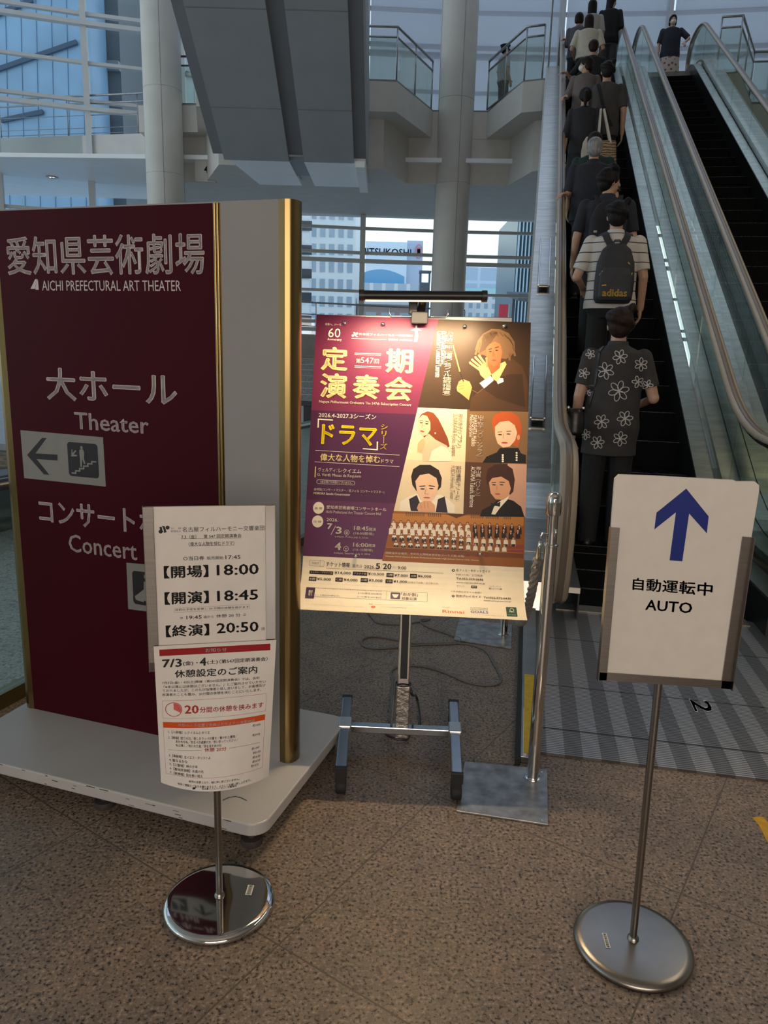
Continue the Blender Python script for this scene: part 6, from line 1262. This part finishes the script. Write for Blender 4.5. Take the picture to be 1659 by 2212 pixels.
def on_steps(px, py, h):
    a, s_, z = esc_solve(px, py, KN + h - 0.5 * RISE)
    j = round((s_ - 6.04) / PITCHS - 0.5); sj = 6.04 + PITCHS * j + PITCHS * 0.5; zf = T30 * (6.04 + PITCHS * j) + KN
    if zf < 0.10: zf, sj = 0.006, s_
    # the exact height that puts the crown of the head where it is seen, standing on this tread
    d = ray(px, py); t_ = sj / (d @ np.array(ES)) if abs(d @ np.array(ES)) > 1e-6 else 0
    p = Vector(_O + d * t_); hh = p.z - zf - 0.012
    return p.dot(EA), sj, zf + 0.003, hh
def wl(a, s_, z): return tuple(EA * a + ES * s_ + Vector((0, 0, z)))
RAILK = -2.07 + 0.018
def rail_arm(a, s_, zf, ds_=0.12, k=1.0, el=(-0.33, 0.02, 1.14)):
    """left arm reaching the moving handrail: elbow and wrist in the figure's own frame"""
    zr = T30 * (s_ + ds_) + RAILK; x = AL - a + 0.055
    return [Vector((max(el[0], x + 0.02) * 1.0, el[1], el[2] * k * 1.0)), Vector((x, ds_ - 0.09, zr - zf + 0.028))]
RZ = -HEAD
PP = {}
def esc_person(key, px, py, h0, label, da=0.0, rail=None, **kw):
    a, s_, zf, h = on_steps(px, py, h0); k = h / 1.7
    if rail is not None: kw['armL'] = rail_arm(a, s_, zf, rail, k)
    PP[key] = (person(label, wl(a + da, s_, zf), RZ + kw.pop('turn', 0.0), h, group=None, **kw), a, s_, zf, h); return PP[key][0]
# woven shirt patterns
def stripes(name, base, line, per, frac):
    m = bpy.data.materials.new(name); m.use_nodes = True; n = m.node_tree; b = n.nodes['Principled BSDF']; L = n.links.new
    tc = n.nodes.new('ShaderNodeTexCoord'); s = n.nodes.new('ShaderNodeSeparateXYZ'); L(tc.outputs['Object'], s.inputs[0])
    q = n.nodes.new('ShaderNodeMath'); q.operation = 'PINGPONG'; q.inputs[1].default_value = per / 2; L(s.outputs['Z'], q.inputs[0])
    l = n.nodes.new('ShaderNodeMath'); l.operation = 'LESS_THAN'; l.inputs[1].default_value = per / 2 * frac; L(q.outputs[0], l.inputs[0])
    x = n.nodes.new('ShaderNodeMixRGB'); L(l.outputs[0], x.inputs[0]); x.inputs[1].default_value = (*base, 1); x.inputs[2].default_value = (*line, 1); L(x.outputs[0], b.inputs['Base Color']); b.inputs['Roughness'].default_value = 0.85
    return m
# 1 flower shirt
t, V, H, shirt, arms = esc_person('flower', 1342, 668, 1.66, 'person in a dark shirt printed with white flower outlines, lowest on the escalator', top=('shirt', mat('dark_taupe_shirt', (0.040, 0.036, 0.036), 0.85, var=0.15, scale=15, bump=0.2), 0.70, 0.36), bottom=('trousers', M_dark), armR='bent', collar=True, vs=0.0065, hair='full', hair_m=M_hairb)
a_, s_, zf, h_ = PP['flower'][1:]; k = h_ / 1.7
bvh = BVHTree.FromObject(shirt, bpy.context.evaluated_depsgraph_get())
FL = [(551, 498, 46, 6), (460, 585, 54, 6), (683, 545, 42, 6), (543, 712, 66, 6), (435, 905, 46, 6), (582, 885, 50, 6), (552, 1012, 46, 6), (410, 1035, 42, 6), (275, 705, 34, 5), (325, 600, 34, 5), (663, 655, 38, 5), (725, 675, 34, 5), (335, 985, 32, 6), (735, 775, 26, 4), (365, 480, 30, 5), (350, 715, 28, 5)]
Mi = (Matrix.Translation(t.location) @ Matrix.Rotation(t.rotation_euler.z, 4, 'Z')).inverted()
eye_l = Mi @ Vector((0, 0, EYE))
fg = G()
def proj(x, y):
    p = Mi @ Vector(_O + ray(1150 + x / 2.9096, 600 + y / 2.9096)); d = (p - eye_l).normalized()
    hit = bvh.ray_cast(eye_l, d); return (hit[0] + hit[1] * 0.0015) if hit[0] is not None else None
for cx, cy, r, n_ in FL:
    ph = (cx * 7 + cy) % 6.28
    for i in range(n_):
        an = ph + 2 * math.pi * i / n_; loop = []
        for j in range(15):
            q = 2 * math.pi * j / 14; u = 0.56 + 0.44 * math.cos(q); v = 0.25 * math.sin(q)
            p = proj(cx + r * (u * math.cos(an) - v * math.sin(an)), cy + r * (u * math.sin(an) + v * math.cos(an)))
            if p is not None: loop.append(p)
        for b_, c_ in zip(loop, loop[1:]):
            if 1e-5 < (b_ - c_).length < 0.05: fg.bar(b_, c_, 0.0052, 0.0012, up=(0, -1, 0.01))
        c0, c1 = proj(cx, cy), proj(cx + r * 0.42 * math.cos(an + 0.4), cy + r * 0.42 * math.sin(an + 0.4))
        if c0 is not None and c1 is not None and 1e-5 < (c0 - c1).length < 0.08: fg.bar(c0, c1, 0.005, 0.0014, up=(0, -1, 0.01))
fg.build('flower_print', mat('white_print', (0.55, 0.53, 0.52), 0.8), shirt)
def strap(g, bv, P, wd, th=0.004, n=14, off=0.003, dirn=None):
    """a flat strap laid over a body through the given points (own frame), pushed out on to the surface"""
    pts = smooth_path([Vector(p) for p in P], n); out = []
    for p in pts:
        hit = bv.find_nearest(p)
        out.append(hit[0] + hit[1] * off if hit[0] is not None else p)
    nr = [bv.find_nearest(p)[1] for p in pts]; rings = []
    for i, p in enumerate(out):
        d = (out[min(i + 1, len(out) - 1)] - out[max(i - 1, 0)]).normalized(); s1 = d.cross(nr[i]).normalized() * wd / 2; o1 = nr[i] * th
        rings.append([p - s1, p + s1, p + s1 + o1, p - s1 + o1])
    g.loft(rings)
M_bagb = mat('black_leather', (0.016, 0.015, 0.015), 0.35, var=0.2, scale=20)
bag = thing('shoulder_bag', 'small black shoulder bag hanging at the left of the flower-print shirt', 'bag', wl(a_ - 0.255, s_ - 0.13, zf + 0.93 * k), RZ)
g = G(); g.loft([ering(z, rx, ry, 0, n=18) for z, rx, ry in ((-0.09, 0.05, 0.045), (-0.07, 0.068, 0.06), (0.0, 0.070, 0.058), (0.07, 0.058, 0.046), (0.095, 0.04, 0.03))]); vobj('pouch', g, 0.007, M_bagb, bag)
for q in (-0.05, 0.05): G().lathe([(0.009, -0.003), (0.012, 0.0), (0.009, 0.003), (0.007, 0)], (q, -0.03, 0.10), 14, axis='Y').build('ring', M_chrome, bag, smooth=True)
g = G(); L0 = lambda x, y, z: (Matrix.Rotation(0, 4, 'Z') @ Vector((x * k + 0.285, y * k, z * k - 0.80 * k)))
g2 = G(); strap(g2, bvh, [V(-0.235, -0.13, 1.03), V(-0.19, -0.13, 1.14), V(-0.155, -0.13, 1.28), V(-0.12, -0.08, 1.43), V(-0.11, 0.0, 1.47), V(-0.13, 0.10, 1.38)], 0.016)
o = g2.build('strap', M_bagb, bag); o.location = (0.255, 0.13, -0.93 * k)
# 2 striped polo and backpack
t, V, H, shirt, arms = esc_person('polo', 1336, 438, 1.74, 'person in a white striped polo shirt above the flower-print shirt on the escalator', top=('polo_shirt', stripes('striped_polo', (0.56, 0.53, 0.50), (0.03, 0.03, 0.035), 0.078, 0.10), 0.84, 0.40), bottom=('trousers', M_dark), hair='full', collar=True, vs=0.0075, w=1.08, armL='bent')
a_, s_, zf, h_ = PP['polo'][1:]; k = h_ / 1.7
bvh = BVHTree.FromObject(shirt, bpy.context.evaluated_depsgraph_get())
bp = thing('backpack', 'dark backpack with yellow lettering on the back of the striped polo shirt', 'backpack', wl(a_, s_, zf), RZ)
Kb = lambda x, y, z: Vector((x * k, y * k, z * k))
M_pack = mat('dark_pack_cloth', (0.026, 0.026, 0.032), 0.75, var=0.2, scale=30, bump=0.2); M_yel = mat('yellow_trim', (0.60, 0.38, 0.03), 0.6)
g = G(); g.loft([[Kb(p.x, p.y, p.z) for p in ering(z, rx, ry, cy, e=0.7)] for z, rx, ry, cy in ((0.885, 0.135, 0.07, -0.205), (0.92, 0.155, 0.085, -0.215), (1.05, 0.160, 0.095, -0.225), (1.20, 0.150, 0.085, -0.215), (1.31, 0.115, 0.06, -0.20), (1.36, 0.06, 0.03, -0.185))]); pk = vobj('pack', g, 0.008, M_pack, bp)
g = G(); g.loft([[Kb(p.x, p.y, p.z) for p in ering(z, rx, ry, cy, e=0.6)] for z, rx, ry, cy in ((0.90, 0.115, 0.03, -0.300), (0.93, 0.130, 0.04, -0.308), (1.10, 0.128, 0.038, -0.305), (1.16, 0.10, 0.02, -0.295))]); vobj('front_pocket', g, 0.007, mat('pocket_cloth', (0.034, 0.034, 0.040), 0.75, var=0.2, scale=30), bp)
g = G()
for P in ([(-0.125, -0.29, 1.10), (-0.105, -0.315, 1.13)], [(0.11, -0.305, 1.04), (0.128, -0.285, 1.12)], [(-0.105, -0.335, 1.015), (-0.07, -0.342, 1.018)], [(0.09, -0.295, 1.20), (0.122, -0.27, 1.17)]): g.tube([Kb(*p) for p in P], 0.006, 6)
g.build('zip_pull', M_yel, bp)
ash = Sheet(lambda x, y: (x, y), lambda u, v, hh: Kb(u, -0.3475 - hh - 0.010 * 0, v), 0.001); Vg, Fg = glyphs('adidas', 0.03)
ash.items.append(([(-0.098 + x * 0.196, 0.988 - y * 0.058) for x, y in Vg], Fg, 1, ash.mi(M_yel))); ash.build('lettering', bp)
for sg in (-1, 1):
    g = G(); strap(g, bvh, [V(sg * 0.03, -0.20, 1.31), V(sg * 0.07, -0.15, 1.39), V(sg * 0.105, -0.07, 1.47), V(sg * 0.125, 0.04, 1.46), V(sg * 0.13, 0.14, 1.32), V(sg * 0.135, 0.15, 1.15)], 0.055, 0.012); g.build('strap', M_pack, bp)
G().tube([Kb(-0.03, -0.19, 1.355), Kb(-0.02, -0.20, 1.385), Kb(0.02, -0.20, 1.385), Kb(0.03, -0.19, 1.355)], 0.006, 8).build('grab_loop', M_pack, bp)
# 3 young man in profile, black backpack
t, V, H, shirt, arms = esc_person('profile', 1318, 366, 1.73, 'person in black with head turned right in profile on the escalator', yaw=R(-62), top=('shirt', M_navy2, 0.84, 0.42), face=True, hair='full', w=1.08, vs=0.0085, collar=True)
a_, s_, zf, h_ = PP['profile'][1:]; k = h_ / 1.7
bp = thing('backpack', 'plain black backpack on the person with the turned head', 'backpack', wl(a_, s_, zf), RZ)
g = G(); g.loft([[Kb(p.x, p.y, p.z) for p in ering(z, rx, ry, cy, e=0.7)] for z, rx, ry, cy in ((0.90, 0.14, 0.07, -0.215), (1.05, 0.165, 0.09, -0.235), (1.25, 0.155, 0.08, -0.22), (1.36, 0.11, 0.05, -0.20), (1.40, 0.06, 0.03, -0.19))]); vobj('pack', g, 0.009, M_dark, bp)
for sg in (-1, 1):
    g = G(); g.tube([Kb(sg * 0.09, -0.19, 1.36), Kb(sg * 0.11, -0.08, 1.465), Kb(sg * 0.115, 0.05, 1.45), Kb(sg * 0.12, 0.15, 1.25)], 0.022, 8, flat=0.4); g.build('strap', M_dark, bp)
G().box(Kb(-0.11, -0.335, 1.12), (0.03, 0.004, 0.02)).build('patch', mat('pale_patch', (0.35, 0.35, 0.36), 0.7), bp)
# 4 grey-haired man, hand on the rail
esc_person('grey', 1286, 300, 1.68, 'grey-haired person in a dark polo with the left hand on the handrail', rail=0.02, top=('polo_shirt', M_navy2, 0.84, 0.44), hair_m=M_hairg, w=1.12, collar=True, vs=0.0075)
# 5 in dark green just ahead
esc_person('green', 1286, 288, 1.60, 'person in a dark green top half hidden ahead of the grey-haired person', top=('top', mat('dark_green_cloth', (0.010, 0.030, 0.026), 0.85, var=0.2, scale=20), 0.84, 0.42), hair_m=M_hairb, w=1.05, armL='down', vs=0.010)
# 6 long-haired woman in dark dress
esc_person('longdark', 1266, 191, 1.60, 'person in a long slate dress with black ponytail, tote bag on the shoulder', top=('dress', mat('slate_cloth', (0.022, 0.022, 0.028), 0.85, var=0.2, scale=20), 0.72, 0.62), bottom=('skirt', M_dark), hair='ponytail', vs=0.010)
# 7 man in charcoal shirt
t, V, H, shirt, arms = esc_person('charcoal', 1314, 135, 1.74, 'person in a charcoal short-sleeved shirt with a strap across the back', top=('shirt', mat('warm_charcoal_cloth', (0.060, 0.054, 0.052), 0.85, var=0.15, scale=14, bump=0.4), 0.80, 0.42), hair='full', vs=0.0085, w=1.04)
a_, s_, zf, h_ = PP['charcoal'][1:]
bvh = BVHTree.FromObject(shirt, bpy.context.evaluated_depsgraph_get()); g = G(); strap(g, bvh, [V(-0.115, -0.05, 1.46), V(-0.10, -0.14, 1.36), V(-0.05, -0.15, 1.2), V(0.02, -0.15, 1.05), V(0.10, -0.14, 0.90)], 0.04, 0.005); g.build('cross_strap', M_dark, t)
# tote bag on the shoulder of the long dark dress
a6, s6, z6, h6 = PP['longdark'][1:]
tb = thing('tote_bag', 'patterned beige tote bag with white handles on the shoulder in the escalator queue', 'bag', wl(a6 + 0.30, s6 - 0.12, z6 + 0.52), RZ + R(8))
m = bpy.data.materials.new('paisley_tote'); m.use_nodes = True; n = m.node_tree; b = n.nodes['Principled BSDF']; vt = n.nodes.new('ShaderNodeTexWave'); vt.wave_type = 'RINGS'; vt.inputs['Scale'].default_value = 9; vt.inputs['Distortion'].default_value = 9; vt.inputs['Detail'].default_value = 3
tc = n.nodes.new('ShaderNodeTexCoord'); n.links.new(tc.outputs['Object'], vt.inputs['Vector']); r_ = n.nodes.new('ShaderNodeValToRGB'); r_.color_ramp.elements[0].color = (0.09, 0.055, 0.03, 1); r_.color_ramp.elements[1].color = (0.44, 0.31, 0.19, 1); n.links.new(vt.outputs['Fac'], r_.inputs['Fac']); n.links.new(r_.outputs[0], b.inputs['Base Color']); b.inputs['Roughness'].default_value = 0.7
g = G(); g.loft([ering(z, rx, ry, 0, cx, n=20, e=0.55) for z, rx, ry, cx in ((-0.02, 0.115, 0.05, 0.035), (0.02, 0.135, 0.06, 0.03), (0.20, 0.15, 0.055, 0.0), (0.36, 0.155, 0.03, -0.02))]); vobj('bag_body', g, 0.008, m, tb)
M_strapw = mat('white_strap', (0.60, 0.57, 0.52), 0.7)
for y_ in (-0.035, 0.03):
    for x_ in (-0.10, 0.06): G().bar(Vector((x_, y_, 0.33)), Vector((-0.10 + (x_ + 0.10) * 0.25, y_ * 0.5, 0.74)), 0.022, 0.006, up=(0, -1, 0)).build('handle', M_strapw, tb)
g = G(); g.loft([ering(z, rx, ry, -0.01, -0.24, n=16, e=0.7) for z, rx, ry in ((0.06, 0.06, 0.03), (0.20, 0.075, 0.035), (0.33, 0.06, 0.03), (0.40, 0.02, 0.015))]); vobj('white_pouch', g, 0.008, mat('cream_canvas', (0.56, 0.52, 0.46), 0.8), tb)
# 8 masked woman looking left, hand on rail
esc_person('masked', 1268, 124, 1.56, 'person in white mask and greyish top looking left on the crowded escalator', yaw=R(75), mask=True, rail=-0.18, top=('blouse', mat('mauve_grey_cloth', (0.16, 0.135, 0.13), 0.85, var=0.1, scale=16), 0.86, 0.48), hair_m=M_hairb, hair='bob', vs=0.009)
# 13 dark head in front of the cream blouse
esc_person('shorthair', 1283, 88, 1.56, 'short-haired person in dark clothes just below the cream blouse', top=('top', M_dark, 0.84, 0.45), hair_m=M_hairb, vs=0.011, rail=0.0)
# 9 cream blouse
esc_person('cream', 1274, 33, 1.60, 'long-haired person in a cream blouse seen from behind near the top of the escalator', top=('blouse', mat('cream_blouse', (0.58, 0.54, 0.45), 0.8, var=0.06, scale=16), 0.92, 0.42), bottom=('skirt', M_dark), hair='long', hair_m=M_hairb, w=1.12, armL='bent', armR='bent', vs=0.011)
# 10 grey top, hand on rail
esc_person('greytop', 1252, 29, 1.55, 'person in a grey long-sleeved top holding the rail near the escalator top', top=('top', mat('grey_jersey', (0.10, 0.10, 0.115), 0.85), 0.86, 0.8), hair='bob', hair_m=M_hairb, rail=0.05, vs=0.011)
# 11 long black hair, white collar
esc_person('longhair', 1281, 1, 1.62, 'person with long straight black hair and a pale blouse at the top of the escalator', top=('blouse', mat('pale_blouse', (0.42, 0.40, 0.37), 0.8), 0.9, 0.5), hair='long', vs=0.011)
# 12 woman in black with jeans
esc_person('jeans', 1334, -10, 1.66, 'tall person in a black top and blue-grey jeans at the right of the escalator top', da=-0.10, yaw=R(-55), face=True, top=('top', M_dark, 0.80, 0.75), bottom=('wide_jeans', mat('faded_denim', (0.075, 0.085, 0.10), 0.8, var=0.2, scale=12)), hair='long', armR='front', vs=0.011)
# 14 woman at the head of the other escalator
m = bpy.data.materials.new('floral_print'); m.use_nodes = True; n = m.node_tree; b = n.nodes['Principled BSDF']; vt = n.nodes.new('ShaderNodeTexVoronoi'); vt.inputs['Scale'].default_value = 13
tc = n.nodes.new('ShaderNodeTexCoord'); n.links.new(tc.outputs['Object'], vt.inputs['Vector']); r_ = n.nodes.new('ShaderNodeValToRGB'); e_ = r_.color_ramp.elements; r_.color_ramp.interpolation = 'CONSTANT'
e_[0].position = 0; e_[0].color = (0.42, 0.05, 0.05, 1); e_[1].position = 0.22; e_[1].color = (0.05, 0.06, 0.03, 1); x_ = e_.new(0.31); x_.color = (0.55, 0.46, 0.40, 1)
n.links.new(vt.outputs['Distance'], r_.inputs['Fac']); n.links.new(r_.outputs[0], b.inputs['Base Color']); b.inputs['Roughness'].default_value = 0.85
_w = on_z(1455, 35, Z4 + 1.60); _a, _s = _w.dot(EA), _w.dot(ES)
_dr = Vector((BR - _a, 0.05, 0))
person('masked person in black top and floral skirt at the head of the empty escalator', wl(_a, _s, Z4 + 0.004), RZ + math.pi, 1.60, mask=True, hair='bob', top=('top', M_navy2, 0.80, 0.44), bottom=('skirt', m), armL=[Vector((-0.36, 0.06, 1.12)), Vector((-(BR - _a) + 0.12, 0.22, 0.98))], w=1.12, vs=0.011)
# 15 guard on the balcony
_w = on_z(1092, 97, Z4 + 1.70)
t, V, H, shirt, arms = person('guard in pale uniform shirt on the balcony right of the middle column', (_w.x, _w.y, Z4 + 0.004), R(-70), 1.68, top=('uniform_shirt', mat('pale_uniform', (0.40, 0.40, 0.40), 0.8), 0.86, 0.45), bottom=('trousers', M_navy2), face=True, vs=0.011)
cp = thing('peaked_cap', 'dark peaked cap worn by the guard on the balcony', 'cap', tuple(_w - Vector((0, 0, 0.075))), R(-70))
G().lathe([(0.0, 0.075), (0.09, 0.078), (0.125, 0.065), (0.128, 0.055), (0.098, 0.03), (0.098, -0.01), (0.090, -0.01), (0.0, 0.05)], n=28).build('crown', M_navy2, cp, smooth=True)
g = G(); g.loft([[Vector((0.09 * math.cos(t_), 0.09 * math.sin(t_), -0.005)), Vector((0.10 * math.cos(t_), 0.145 * math.sin(t_), -0.03)), Vector((0.10 * math.cos(t_), 0.145 * math.sin(t_), -0.034)), Vector((0.09 * math.cos(t_), 0.09 * math.sin(t_), -0.009))] for t_ in (R(20 + 14 * i) for i in range(11))]); g.build('peak', M_bagb, cp, smooth=True)
